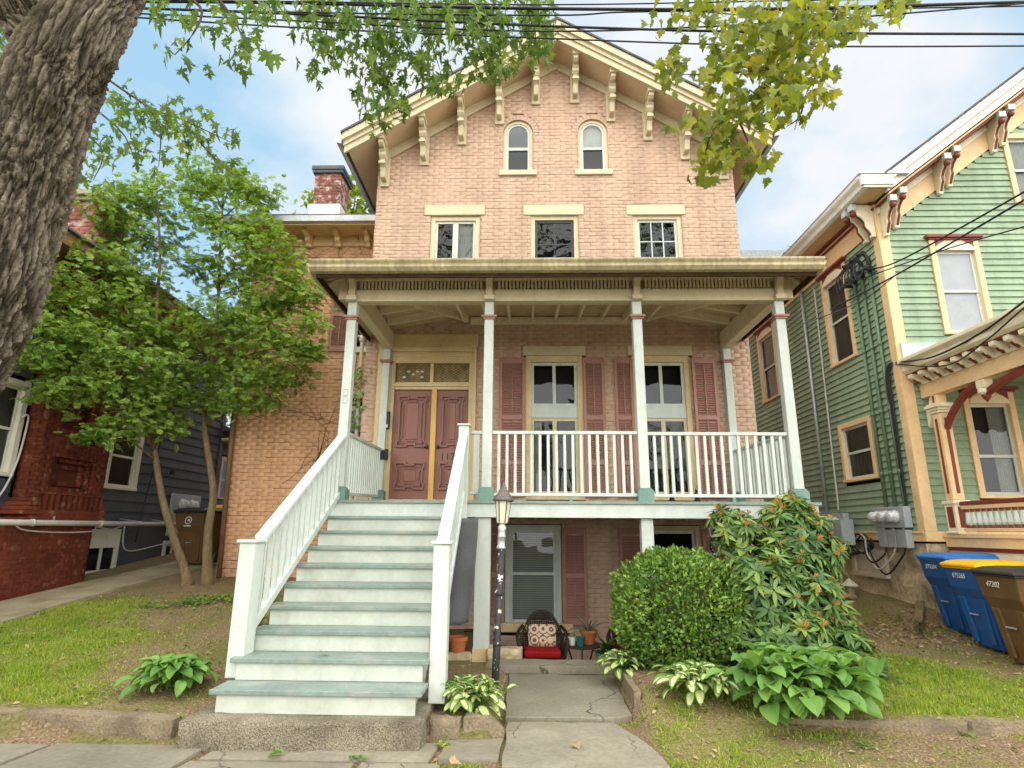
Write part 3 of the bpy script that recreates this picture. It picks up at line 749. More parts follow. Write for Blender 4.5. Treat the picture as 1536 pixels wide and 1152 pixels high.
bp = [(.02, 0), (-.44, 0), (-.46, -.05), (-.45, -.13), (-.40, -.17), (-.33, -.18), (-.29, -.23), (-.29, -.29), (-.25, -.33), (-.24, -.37), (-.27, -.40), (-.27, -.45), (-.2, -.49), (-.17, -.58), (-.15, -.66), (-.12, -.68), (.02, -.68)]
BRX = (-2.70, -1.97, -1.26, -.54, .17, .93, 1.62, 2.31, 2.99, 3.68)
for x in BRX:
    z = sof(x); b = MB()
    b.prism([(YF - .05 + y, z + h) for y, h in bp], 'x', x - .046, x + .046)
    bk = b.build('bracket', m_trim, house, bevel=.006)
    p = MB(); p.box(x - .085, x + .085, YF - .048, YF - .004, z - .76, z - .01); p.build('bracket_plate', m_trim, bk, bevel=.004)
    q = MB(); q.prism([(YF - .05 + y, z + h) for y, h in ((-.1, -.20), (-.345, -.20), (-.305, -.24), (-.305, -.285), (-.26, -.335), (-.1, -.335))], 'x', x - .062, x + .062)
    q.prism([(YF - .05 + y, z + h) for y, h in ((-.1, -.40), (-.285, -.40), (-.285, -.455), (-.1, -.455))], 'x', x - .062, x + .062)
    q.prism([(YF - .05 + y, z + h) for y, h in ((-.2, .02), (-.49, .02), (-.49, -.07), (-.2, -.07))], 'x', x - .066, x + .066)
    q.build('bracket_scroll', m_trim, bk, bevel=.005)
# arched attic windows
def arch_pts(c, hw, zb, zs_, n=14):
    return [(c - hw, zb)] + [(c - hw * math.cos(PI * k / n), zs_ + hw * math.sin(PI * k / n)) for k in range(n + 1)] + [(c + hw, zb)]
def arch_ring(mb, c, ho, hi, zb, zs_, n0, n1, n=14):
    A = arch_pts(c, ho, zb, zs_, n); B = arch_pts(c, hi, zb, zs_, n); k = len(A)
    vs = [F1.P(u, z, q) for q in (n0, n1) for L in (A, B) for u, z in L]
    fs = []
    for i in range(k - 1):
        fs += [(2 * k + i, 2 * k + i + 1, 3 * k + i + 1, 3 * k + i), (i, k + i, k + i + 1, i + 1), (i, i + 1, 2 * k + i + 1, 2 * k + i), (k + i, 3 * k + i, 3 * k + i + 1, k + i + 1)]
    return mb.add(vs, fs)
for c, lb in zip(ARCH, ('arched window with dark upper pane', 'arched window with pale sky in its upper pane')):
    w = arch_ring(MB(), c, .283, .225, 8.02, 8.86, -.10, -.035).build('window', m_trim, house); w['label'] = lb
    s = arch_ring(MB(), c, .224, .185, 8.03, 8.86, -.09, -.05); fbox(s, F1, c - .185, c + .185, 8.03, 8.075, -.09, -.052); fbox(s, F1, c - .185, c + .185, 8.50, 8.55, -.09, -.048)
    s.build('sash', m_white, w)
    for a, b, nm in ((8.07, 8.505, 'lower'), (8.545, 8.86, 'upper')):
        g = MB()
        if nm == 'lower': g.add([F1.P(c - .19, a, -.075), F1.P(c + .19, a, -.075), F1.P(c + .19, b, -.075), F1.P(c - .19, b, -.075)], [(0, 1, 2, 3)])
        else:
            P_ = [(u, z) for u, z in arch_pts(c, .19, 8.545, 8.86)]; g.add([F1.P(u, z, -.065) for u, z in P_], [tuple(range(len(P_)))])
        g.build('pane', m_glass, w)
    if c > 0:
        g = MB(); P_ = arch_pts(c, .19, 8.53, 8.86); g.add([F1.P(u, z, -.13) for u, z in P_], [tuple(range(len(P_)))]); g.build('pale_pane_backing', m_curtain, w)  # pale sheet behind the upper pane puts reflected sky into colour
    else:
        g = MB(); g.box(c - .19, c + .19, YF + .13, YF + .135, 8.56, 8.63); g.build('pale_pane_backing', m_curtain, w)
    s = MB(); fbox(s, F1, c - .355, c + .355, 7.91, 8.018, -.06, .05); s.build('sill', m_trim, w, bevel=.008)
# second floor windows with stone lintels
for (a, b, z0, z1) in ((-1.92, -.79, 7.09, 7.30), (-.07, 1.05, 7.08, 7.29), (1.84, 2.92, 7.07, 7.28), (-.077, 1.016, 4.36, 4.535), (1.75, 2.87, 4.36, 4.535)):
    s = MB(); fbox(s, F1, a, b, z0, z1, -.1, .022); s.build('lintel', m_trim, house, bevel=.008)
KW = dict(case=.085, nc=-.03, ng=-.085)
w = window(house, F1, -1.71, -.96, 5.55, 7.0, m_trim, m_lwhite, split=.35, up=(2, 1), lo=(2, 1), mull=.10, cover='half', sill=(.2, .1, .05), label='upstairs casement window with thick middle post', **KW)
w = window(house, F1, .145, .865, 5.55, 7.0, m_trim, m_darkframe if 'm_darkframe' in globals() else m_slate, split=.36, up=(2, 2), lo=(2, 1), mull=.012, sill=(.2, .1, .05), label='upstairs window with dark grey sash', **KW)
w = window(house, F1, 2.035, 2.765, 5.55, 7.0, m_trim, m_white, split=.42, up=(3, 2), lo=(3, 2), mull=.02, sill=(.2, .1, .05), label='upstairs window with white small paned sashes', **KW)
# tall first floor windows: upper sash, white board, glazed door below
for i, c in enumerate((.47, 2.315)):
    a, b = c - .40, c + .40
    mb = MB(); fbox(mb, F1, a - .09, a, 1.88, 4.36, -.13, -.02); fbox(mb, F1, b, b + .09, 1.88, 4.36, -.13, -.02); fbox(mb, F1, a, b, 4.25, 4.36, -.13, -.024); fbox(mb, F1, a, b, 1.88, 1.97, -.13, .03)
    w = mb.build('window', m_yellow, house, bevel=.004); w['label'] = ('tall window nearer the doors', 'tall window partly behind the porch column')[i]
    tb = MB(); fbox(tb, F1, a, b, 3.262, 3.462, -.1, -.045); tb.build('transom_board', m_white, w, bevel=.004)
    for z0, z1, ms_, mull in ((3.465, 4.245, m_white, .055), (1.975, 3.258, m_trim, .07)):
        s = MB(); sw = .05
        fbox(s, F1, a, a + sw, z0, z1, -.10, -.06); fbox(s, F1, b - sw, b, z0, z1, -.10, -.06); fbox(s, F1, a + sw, b - sw, z0, z0 + sw, -.10, -.061); fbox(s, F1, a + sw, b - sw, z1 - sw, z1, -.10, -.061)
        fbox(s, F1, c - mull / 2, c + mull / 2, z0 + sw, z1 - sw, -.097, -.058)
        s.build('sash', ms_, w)
        for u0, u1 in ((a + sw, c - mull / 2), (c + mull / 2, b - sw)):
            g = MB(); g.add([F1.P(u0 - .01, z0 + sw - .01, -.08), F1.P(u1 + .01, z0 + sw - .01, -.08), F1.P(u1 + .01, z1 - sw + .01, -.08), F1.P(u0 - .01, z1 - sw + .01, -.08)], [(0, 1, 2, 3)]); g.build('pane', m_glass, w)
    if i == 0:
        cb = MB(); n = 10; vs = []
        for k in range(n + 1): u = a + .06 + .12 * k / n; vs += [F1.P(u, 2.0, -.15 + .012 * math.sin(k * 2)), F1.P(u, 3.2, -.15 + .012 * math.sin(k * 2))]
        cb.add(vs, [(2 * k, 2 * k + 2, 2 * k + 3, 2 * k + 1) for k in range(n)]); cb.build('curtain', m_curtain, w)
for u0, u1 in ((-.475, -.02 - .012), (.965, 1.33), (1.50, 1.83 - .01), (2.83, 3.235)):
    shutter(house, F1, u0, u1, 1.92, 4.30, .012 if u0 != 2.83 else .03, rails=(.24, .56))
# basement windows
w = window(house, F1, -.27, .47, -.02, 1.40, m_white, m_white, case=.08, nc=-.02, ng=-.08, split=.52, cover='blind', sill=(.25, .13, .05), label='basement window with pale blind behind the wicker chair', mset=m_yellow)
w = window(house, F1, 2.02, 2.72, -.02, 1.40, m_trim, m_white, case=.08, nc=-.02, ng=-.08, split=.52, sill=(.25, .13, .05), label='dark basement window behind the shrubs', mset=m_yellow, glass=m_glass_d)
for u0, u1 in ((-.78, -.37), (.565, .955), (1.48, 1.92), (2.815, 3.2)):
    shutter(house, F1, u0, u1, -.04, 1.44, .012, rails=(.5,))
# ---- front doors
DZ0, DZ1 = 1.88, 3.74
mb = MB()
fbox(mb, F1, -2.60, -2.30, 1.80, 4.50, -.12, .012); fbox(mb, F1, -2.60, -2.50, 1.80, 4.50, .012, .05); fbox(mb, F1, -2.43, -2.37, 1.80, 4.3, .012, .035); fbox(mb, F1, -2.36, -2.31, 1.80, 4.25, .012, .02)
fbox(mb, F1, -1.005, -.88, 1.80, 4.50, -.12, .012); fbox(mb, F1, -.94, -.88, 1.80, 4.50, .012, .04)
fbox(mb, F1, -2.30, -1.005, 4.225, 4.50, -.12, .010); fbox(mb, F1, -2.5, -.94, 4.42, 4.50, .012, .055); fbox(mb, F1, -2.37, -.96, 4.33, 4.39, .012, .032); fbox(mb, F1, -2.31, -1.0, 4.25, 4.30, .012, .02)
fbox(mb, F1, -2.30, -1.005, 3.75, 3.865, -.12, -.01); fbox(mb, F1, -2.30, -1.005, 3.80, 3.845, -.01, .02)
fbox(mb, F1, -2.30, -1.005, 1.80, 1.875, -.1, .06)
mb.build('door_surround', m_yellow, house, bevel=.006)
mb = MB(); fbox(mb, F1, -2.62, -.86, 4.502, 4.745, -.05, .03); mb.build('door_header', m_yellow, house, bevel=.004)
mb = MB(); fbox(mb, F1, -1.645, -1.555, 1.876, 3.748, -.1, .0); mb.build('door_post', m_ochre, house, bevel=.005)
def notched(x0, x1, z0, z1, a, b):      # outline with stepped corners and small centre ears
    cx, cz = (x0 + x1) / 2, (z0 + z1) / 2
    q = [(x0, z0 + b), (x0 + a, z0 + b), (x0 + a, z0), (cx - a * 2, z0), (cx - a * 2, z0 + b * .35), (cx + a * 2, z0 + b * .35), (cx + a * 2, z0), (x1 - a, z0), (x1 - a, z0 + b), (x1, z0 + b)]
    q = [(x0 - a * .6, z0), (cx - a * 1.6, z0), (cx - a * 1.6, z0 + b * .5), (cx + a * 1.6, z0 + b * .5), (cx + a * 1.6, z0), (x1 + a * .6, z0), (x1 + a * .6, z0 + b), (x1, z0 + b * 1.3)]
    q += [(x1, z1 - b * 1.3), (x1 + a * .6, z1 - b), (x1 + a * .6, z1), (cx + a * 1.6, z1), (cx + a * 1.6, z1 - b * .5), (cx - a * 1.6, z1 - b * .5), (cx - a * 1.6, z1), (x0 - a * .6, z1), (x0 - a * .6, z1 - b), (x0, z1 - b * 1.3), (x0, z0 + b * 1.3), (x0 - a * .6, z0 + b)]
    return q
for i, (a, b) in enumerate(((-2.298, -1.648), (-1.552, -1.007))):
    mb = MB(); fbox(mb, F1, a, b, DZ0, DZ1, -.09, -.045)
    d = mb.build('door', m_door, house, bevel=.003); d['label'] = ('left dark mauve panelled door', 'right dark mauve panelled door with house number')[i]
    c = (a + b) / 2; hw = (b - a) / 2
    for z0, z1 in ((2.76, 3.63), (2.05, 2.48)):
        for s, wd, n1 in ((.30, .026, .0), (.245, .014, -.018)):
            k = (hw - .11) - (.30 - s)
            q = notched(c - k, c + k, z0 + (.30 - s), z1 - (.30 - s), .045, .07); mo = MB()
            for j in range(len(q)):
                p0, p1 = q[j], q[(j + 1) % len(q)]; P0, P1 = F1.P(*p0, (-.045 + n1) / 2), F1.P(*p1, (-.045 + n1) / 2)
                dd = (P1 - P0).normalized() * wd * .5
                mo.bar(P0 - dd, P1 + dd, wd, abs(n1 + .045) + .004 * (j % 2), up=(0, 1, 0))
            mo.build('moulding', m_door, d)
        rp = MB(); k = hw - .22; fbox(rp, F1, c - k, c + k, z0 + .12, z1 - .12, -.045, -.03); rp.build('raised_panel', m_door, d, bevel=.006)
    kn = MB(); kx = (b - .05) if i == 0 else (a + .05)
    kn.lathe([(.001, 0), (.012, 0), (.012, .03), (.028, .035), (.03, .055), (.015, .066), (.001, .067)], n=12); kn.xf(Matrix.Translation((kx, YF + .045, 2.75)) @ Matrix.Rotation(PI / 2, 4, 'X')); kn.build('knob', m_iron, d, smooth=True)
    if i == 1:
        fc = bpy.data.curves.new('house_number', 'FONT'); fc.body = '117'; fc.size = .17; fc.extrude = .004; fc.align_x = 'CENTER'
        fo = bpy.data.objects.new('house_number', fc); fc.materials.append(m_iron); COL.objects.link(fo); fo.parent = d; fo.location = Vector((c - .062, YF + .042, 2.535)); fo.rotation_euler = (PI / 2, 0, 0); to_mesh(fo)
# leaded transom
m_amber = M('amber_leaded_glass', (.30, .20, .055), .22, .35, 5, 16, .3, .15, 12, .6)
m_clear = M('pearl_glass_diamond', (.62, .58, .42), .3, .1, 20, 50, .1, 0)
tr = MB(); fbox(tr, F1, -1.69, -1.635, 3.865, 4.225, -.1, -.02); fbox(tr, F1, -2.30, -1.005, 3.865, 3.885, -.1, -.03); t_ = tr.build('transom_window', m_yellow, house)
for x0, x1 in ((-2.29, -1.69), (-1.635, -1.015)):
    g = MB(); g.add([F1.P(x0, 3.885, -.07), F1.P(x1, 3.885, -.07), F1.P(x1, 4.225, -.07), F1.P(x0, 4.225, -.07)], [(0, 1, 2, 3)]); g.build('pane', m_amber, t_)
    ld = MB(); h = .34; w_ = x1 - x0; stp = .078
    for sgn in (1, -1):
        k = -6
        while k * stp < w_ + h:
            # line u = k*stp + sgn*1.55*(z)
            pts = []
            for z in (0, h):
                pts.append((k * stp + sgn * 1.55 * (z - h / 2), z))
            (ua, za), (ub, zb) = pts
            lo, hi = 0, 1
            if ub != ua:
                ts = sorted(((0 - ua) / (ub - ua), (w_ - ua) / (ub - ua))); lo, hi = max(0, ts[0]), min(1, ts[1])
            if hi - lo > .02: ld.bar(F1.P(x0 + ua + (ub - ua) * lo, 3.885 + h * lo, -.066), F1.P(x0 + ua + (ub - ua) * hi, 3.885 + h * hi, -.066), .006, .005, up=(0, 1, 0))
            k += 1
    ld.build('lead_lattice', m_iron, t_)['kind'] = 'stuff'
    if x0 < -2:
        dm = MB()
        for i, j in ((1, 1), (2, 3), (3, 2), (5, 1), (5, 3), (4, 3)):
            cx, cz = x0 + .06 + i * stp, 3.885 + .05 + j * .05; dm.add([F1.P(cx - .036, cz, -.062), F1.P(cx, cz - .022, -.062), F1.P(cx + .036, cz, -.062), F1.P(cx, cz + .022, -.062)], [(0, 1, 2, 3)])
        dm.build('pearl_glass', m_clear, t_)['kind'] = 'stuff'
# ---- rear wing on the left
YW = 10.8
F2 = Fr((0, YW, 0), (1, 0, 0), (0, -1, 0))
w_holes = [(-3.42, -2.9, 4.72, 5.95), (-3.42, -2.9, 1.9, 3.80)]
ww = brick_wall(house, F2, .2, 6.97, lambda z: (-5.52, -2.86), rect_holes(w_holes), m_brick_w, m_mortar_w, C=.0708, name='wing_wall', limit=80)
mb = MB(); mb.box(-5.50, -2.85, YW + .25, YW + .3, .2, 7.4); mb.build('dim_room_backing', m_interior, house)
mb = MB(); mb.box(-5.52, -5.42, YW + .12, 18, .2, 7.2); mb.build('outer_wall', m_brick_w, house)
mb = MB(); fbox(mb, F2, -5.56, -2.86, 6.98, 7.36, -.1, .02); fbox(mb, F2, -5.58, -2.86, 6.955, 6.985, -.05, .045); mb.build('frieze', m_peach, house)
mb = MB(); mb.box(-5.95, -2.86, 10.22, YW, 7.18, 7.24); mb.box(-5.95, -2.86, 10.18, 10.215, 7.10, 7.30); mb.build('soffit', m_peach, house)
mb = MB(); mb.prism([(10.18, 7.12), (10.08, 7.13), (10.06, 7.24), (10.18, 7.24)], 'x', -5.98, -2.86); mb.build('gutter', m_galv, house)
mb = MB(); mb.prism([(10.10, 7.25), (10.10, 7.29), (14.5, 8.35), (17.9, 7.35), (17.9, 7.25)], 'x', -5.95, -2.86); mb.build('wing_roof', m_shingle, house)
for x in (-3.2, -3.8, -4.4, -5.0):
    mb = MB(); mb.prism([(YW - .02 + y, 7.18 + h) for y, h in ((0, 0), (-.36, 0), (-.36, -.07), (-.28, -.10), (-.2, -.12), (-.18, -.18), (-.1, -.22), (-.08, -.27), (0, -.27))], 'x', x - .05, x + .05); mb.build('bracket', m_peach, house, bevel=.004)
w = window(house, F2, -3.38, -2.95, 4.80, 5.86, m_lwhite, m_white, case=.04, nc=-.03, ng=-.07, up=(2, 2), lo=(2, 2), mull=.014, sill=(.06, .1, .05), label='wing window behind the porch corner')
shutter(house, F2, -3.85, -3.46, 4.72, 5.95, .012, rails=(.62,), label='wing shutter left of the porch corner')
w = window(house, F2, -3.38, -2.95, 2.0, 3.62, m_lwhite, m_white, case=.04, nc=-.03, ng=-.07, up=(1, 1), lo=(1, 1), sill=(.06, .1, .05), label='narrow lower wing window behind the porch column')
mb = MB(); fbox(mb, F2, -3.46, -2.88, 3.80, 3.98, -.04, .03); mb.build('lintel', m_trim, house, bevel=.006)
# chimney on the wing
FC = Fr((-4.65, 11.3, 0), (1, 0, 0), (0, -1, 0))
mb = MB(); mb.box(-4.63, -4.1, 11.32, 11.9, 7.2, 8.95); ch = mb.build('chimney', m_mortar_r, house)
FCr = Fr((-4.08, 11.3, 0), (0, 1, 0), (1, 0, 0))
pl = []; r = random.Random(3)
for F_, L_ in ((FC, .57), (FCr, .62)):
    for i in range(26):
        u = -.1 * (i % 2)
        while u < L_:
            p, q = max(u, 0), min(u + .205, L_)
            if q - p > .03: pl.append((F_.mat(p, 7.2 + i * .07, r.uniform(-.004, .004), q - p - .009), r.randrange(6)))
            u += .205
scatter(ch, 'brick', 'brickwork', brick_variants(m_brick_c), pl, [m_brick_c], 30)
mb = MB(); mb.box(-4.70, -4.03, 11.25, 11.95, 8.97, 9.04); mb.box(-4.72, -4.01, 11.23, 11.97, 9.04, 9.14); mb.build('chimney_cap', m_slate, ch, bevel=.01)
mb = MB(); mb.box(-4.70, -4.03, 11.25, 11.95, 7.55, 8.2); mb.build('flashing', m_crown, ch)
# brown downspout on the corner of the wing and pipe by the porch
mb = MB(); mb.tube([(-5.42, 10.72, .55), (-5.50, 10.72, 3.0), (-5.58, 10.72, 6.7), (-5.6, 10.3, 7.1)], .045, 8); mb.build('downspout', m_brownpipe, house, smooth=True)
mb = MB(); mb.tube([(-2.95, 9.99, 4.75), (-2.95, 9.95, 4.6), (-2.93, 9.95, 2.5), (-2.93, 9.95, .6)], .035, 8); mb.lathe([(.03, 0), (.06, .05), (.06, .12), (.03, .16)], (-2.95, 9.96, 4.62), 10); mb.build('downspout', m_trim, house, smooth=True)

# ------------------------------------------------------------------ porch
porch = thing('front_porch', 'white columned front porch with dentil cornice and white railings on the pink house', 'porch', (.5, 8.6, 1.0))
YP = 7.64; CX = (-2.42, -.52, 1.50, 3.43); DK = 1.75
mb = MB(); mb.prism([(7.47, DK - .035), (7.47, DK), (YF, DK + .11), (YF, DK + .07)], 'x', -2.63, 3.63); mb.build('deck', m_tread, porch)
mb = MB(); mb.box(-2.60, 3.60, 7.50, 7.545, 1.545, DK - .036); mb.box(-2.60, -2.555, 7.545, YF, 1.545, DK - .03); mb.box(3.555, 3.60, 7.545, YF, 1.545, DK - .03); mb.build('fascia', m_white, porch, bevel=.004)
for i in range(15):
    x = -2.35 + i * .41; mb = MB(); mb.box(x, x + .045, 7.55, YF, 1.56, 1.71); mb.build('joist', m_rafter, porch)
for x, w_ in ((-.55, .19), (1.5, .15), (3.43, .15)):
    mb = MB(); mb.box(x - w_ / 2, x + w_ / 2, YP - w_ / 2, YP + w_ / 2, -.10 if x < 0 else -.56, 1.545); p = mb.build('support_post', m_white, porch, bevel=.006)
    mb = MB(); mb.box(x - w_ / 2 - .006, x + w_ / 2 + .006, YP - w_ / 2 - .006, YP + w_ / 2 + .006, -.14 if x < 0 else -.57, .02 if x < 0 else -.4); mb.build('post_foot', m_yellow, p)
def column(x, y, half=False, zb=DK):
    mb = MB(); h = .0625; y1 = y + h
    mb.box(x - h, x + h, y - h, y1, zb + .17, 4.45); c = mb.build('porch_column', m_white, porch, bevel=.005)
    mb = MB(); mb.box(x - .10, x + .10, y - .10, y1 + (.035 if not half else 0), zb, zb + .135); mb.prism([(x - .10, zb + .135), (x + .10, zb + .135), (x + .07, zb + .172), (x - .07, zb + .172)], 'y', y - .085, y1 + .02 * (not half)); mb.build('plinth', m_plinth, c, bevel=.003)
    mb = MB(); a = .105
    mb.box(x - a, x + a, y - a, y1 + (.04 if not half else 0), 4.215, 4.245); mb.box(x - .085, x + .085, y - .085, y1 + (.022 if not half else 0), 4.19, 4.214); mb.build('cap_band', m_mauve, c, bevel=.003)
    return c
for x in CX: column(x, YP)
for x in (-2.44, 3.42): column(x, YF - .07, True, DK + .10)
mb = MB(); mb.box(-2.50, 3.51, 7.57, 7.71, 4.452, 4.62); mb.box(-2.51, 3.52, 7.555, 7.57, 4.452, 4.485); mb.build('beam', m_trim, porch, bevel=.004)
mb = MB(); mb.box(-2.50, 3.51, 7.60, 7.70, 4.622, 4.641); mb.box(-2.50, 3.51, 7.67, 7.70, 4.642, 4.757); mb.box(-2.50, 3.51, 7.601, 7.70, 4.758, 4.83); mb.box(-2.52, 3.53, 7.545, 7.60, 4.757, 4.83); mb.box(-2.50, 3.51, 7.585, 7.60, 4.622, 4.64); mb.build('frieze', m_trim, porch, bevel=.003)
dn = MB(); dn.box(0, .030, 7.553, 7.599, 4.643, 4.756); dme = dn.mesh('dentil', m_trim); i = 0; x = -2.47
while x < 3.47:
    if min(abs(x + .015 - c) for c in CX) > .09: put('dentil', dme, porch, (x, 0, 0))
    x += .0505
for x in CX:
    mb = MB(); mb.prism([(7.56, 4.46), (7.50, 4.46), (7.50, 4.60), (7.49, 4.66), (7.44, 4.74), (7.36, 4.77), (7.34, 4.80), (7.34, 4.845), (7.56, 4.845)], 'x', x - .045, x + .045); mb.box(x - .07, x + .07, 7.49, 7.56, 4.454, 4.52); mb.build('bracket', m_trim, porch, bevel=.004)
for s, x in ((-1, -2.51), (1, 3.52)):
    mb = MB(); a, b = sorted((x, x + s * .28)); mb.box(a, b, 7.60, 7.69, 4.73, 4.80); mb.box(*sorted((x, x + s * .12)), 7.6, 7.69, 4.5, 4.73); mb.build('bracket', m_trim, porch, bevel=.004)
for x in (-2.42, 3.43):
    mb = MB(); mb.box(x - .07, x + .07, 7.715, YF - .01, 4.455, 4.76); mb.build('side_beam', m_rafter, porch, bevel=.004)
mb = MB(); mb.prism([(7.16, 4.69), (7.16, 4.72), (7.56, 4.86), (7.56, 4.832)], 'x', -2.80, 3.76); mb.build('soffit', m_trim, porch)
for s, x in ((-1, -2.80), (1, 3.76)):
    mb = MB(); xi = -2.51 if s < 0 else 3.52
    mb.prism([(x, 4.69), (x, 4.72), (xi, 4.86), (xi, 4.832)], 'y', 7.565, YF - .02); mb.build('side_soffit', m_trim, porch)
mb = MB(); mb.box(-2.79, 3.75, 7.135, 7.16, 4.615, 4.69); mb.box(-2.80, -2.775, 7.162, YF - .02, 4.615, 4.69); mb.box(3.735, 3.76, 7.162, YF - .02, 4.615, 4.69); mb.build('dark_gap_fascia', m_darkgap, porch)
mb = MB(); gp = [(7.13, 4.665), (7.06, 4.675), (7.02, 4.72), (7.03, 4.76), (7.0, 4.80), (7.0, 4.825), (7.13, 4.825)]
mb.prism(gp, 'x', -2.86, 3.82); mb.prism([(-2.81 - (7.13 - y), z) for y, z in gp], 'y', 7.13, YF - .02); mb.prism([(3.77 + (7.13 - y), z) for y, z in gp], 'y', 7.13, YF - .02); mb.build('gutter', m_gutter, porch, bevel=.004)
def zc(x, y): return 4.80 + min(.125 * (y - 7.5), .19 * (x + 2.6), .19 * (3.62 - x))
A_, B_, C_, D_, E_, G_ = [(-2.86, 7.1), (3.88, 7.1), (2.07, YF - .01), (-1.05, YF - .01), (-2.86, YF - .01), (3.88, YF - .01)]
mb = MB(); vs = [(*p, zc(*p)) for p in (A_, B_, C_, D_, E_, G_)]; vs += [(a, b, c + .02) for a, b, c in vs]
mb.add(vs, [(0, 3, 2, 1), (0, 4, 3), (1, 2, 5), (6, 7, 8, 9), (6, 9, 10), (7, 11, 8)]); mb.build('ceiling', m_ceil, porch)
mb = MB(); vs = [(a * 1.0, b - .03, c + .06 + .1 * (b > 9)) for a, b, c in vs[6:]]; mb.add(vs, [(0, 1, 2, 3), (0, 3, 4), (1, 5, 2)]); mb.build('roof', m_shingle, porch)
rf = []
for i in range(9): x = -1.1 + .4 * i; rf.append(((x, 7.72, zc(x, 7.72)), (x, YF - .04, zc(x, YF - .04))))
for y in (8.3, 8.8, 9.3):
    for s in (-1, 1):
        h = .125 * (y - 7.5) / .19; x0, x1 = (-2.35, -2.6 + h) if s < 0 else (3.36, 3.62 - h)
        rf.append(((x0, y, zc(x0, y)), (x1, y, zc(x1, y))))
rf.append(((-2.4, 7.8, zc(-2.4, 7.8)), (-1.05, YF - .04, 5.094))); rf.append(((3.42, 7.8, zc(3.42, 7.8)), (2.07, YF - .04, 5.094)))
for p, q in rf:
    mb = MB(); mb.bar((p[0], p[1], p[2] - .06), (q[0], q[1], q[2] - .06), .042, .13); mb.build('rafter', m_rafter, porch)
mb = MB(); mb.box(-1.0, 2.0, YF - .035, YF - .004, 4.93, 5.06); mb.build('ledger', m_rafter, porch)
# railings
bal = MB(); bal.box(-.018, .018, -.018, .018, 0, 1); balme = bal.mesh('baluster', m_white)
def railing(p, q, z0, z1, sp, wid=.06, parent=None, skip=.07):
    """posts between two points; z0/z1 may be (start,end)"""
    z0 = z0 if isinstance(z0, tuple) else (z0, z0); z1 = z1 if isinstance(z1, tuple) else (z1, z1); parent = parent or porch
    P_, Q_ = Vector(p), Vector(q); L_ = (Q_ - P_).length; d = (Q_ - P_) / L_
    mb = MB(); mb.bar((P_.x, P_.y, z1[0] - .022), (Q_.x, Q_.y, z1[1] - .022), wid, .044); mb.build('top_rail', m_white, parent, bevel=.005)
    mb = MB(); mb.bar((P_.x, P_.y, z0[0] + .02), (Q_.x, Q_.y, z0[1] + .02), .05, .04); mb.build('bottom_rail', m_white, parent, bevel=.004)
    n = max(2, int((L_ - skip) / sp)); g = (L_ - skip) / n
    for k in range(n):
        t = (skip / 2 + g * (k + .5)) / L_; x, y = P_.lerp(Q_, t); a = z0[0] + (z0[1] - z0[0]) * t + .035; b = z1[0] + (z1[1] - z1[0]) * t - .03
        put('baluster', balme, parent, (x, y, a), None, (1, 1, b - a))
railing((-.455, YP), (1.435, YP), 1.815, 2.655, .107); railing((1.565, YP), (3.365, YP), 1.81, 2.645, .107); railing((-.73, YP), (-.585, YP), 1.83, 2.655, .11)
railing((-2.42, YP + .06), (-2.44, YF - .14), (1.82, 1.90), (2.66, 2.70), .11); railing((3.43, YP + .06), (3.42, YF - .14), (1.82, 1.90), (2.655, 2.70), .11)
for x in (.56, 2.62):
    mb = MB(); mb.box(x - .02, x + .02, YP - .02, YP + .02, DK, 1.815); mb.build('rail_foot', m_plinth, porch)

# ------------------------------------------------------------------ front stairs
stairs = thing('wooden_staircase', 'white wooden stairs with green grey treads rising to the porch', 'stairs', (-1.64, 6.0, 0))
R_, T_, SY, SX0, SX1 = .172, .2868, 4.938, -2.466, -.81
for i in range(1, 10):
    y = SY + (i - 1) * T_; z = R_ * i; e = 0 if i > 1 else .0
    mb = MB(); mb.box(SX0 - e, SX1 + e, y, y + .31, z - .038, z); mb.build('tread', m_tread, stairs, bevel=.006, seg=2)
for i in range(1, 10):
    y = SY + (i - 1) * T_ + .032; z = R_ * (i - 1)
    mb = MB(); mb.box(SX0 + .05, SX1 - .05, y, y + .022, z, z + R_ - .039); mb.build('riser', m_riser, stairs)
for x in (SX0 + .10, SX1 - .14):
    poly = [(SY + .06, 0)]
    for i in range(1, 10): y = SY + .06 + (i - 1) * T_; poly += [(y, R_ * i - .04), (y + T_, R_ * i - .04)]
    poly += [(poly[-1][0], 1.45), (SY + .06 + .6, 0)]
    mb = MB(); mb.prism(poly, 'x', x, x + .04); mb.build('stringer', m_white, stairs)
NY = 5.37
for x, w_, dp in ((-2.46, .14, .2), (-.745, .14, .15)):
    zb = .172 if x < -1 else 0.0
    mb = MB(); mb.box(x - w_ / 2, x + w_ / 2, NY - .07, NY - .07 + dp, zb, 1.265); n_ = mb.build('newel_post', m_white, stairs, bevel=.006)
    mb = MB(); mb.box(x - w_ / 2 - .02, x + w_ / 2 + .02, NY - .09, NY - .05 + dp, 1.266, 1.292); mb.build('newel_cap', m_white, n_, bevel=.005)
mb = MB(); mb.box(-.875, -.745, 7.42, 7.545, 1.5, 2.69); n_ = mb.build('newel_post', m_white, stairs, bevel=.006)
mb = MB(); mb.box(-.895, -.725, 7.40, 7.565, 2.691, 2.715); mb.build('newel_cap', m_white, n_, bevel=.005)
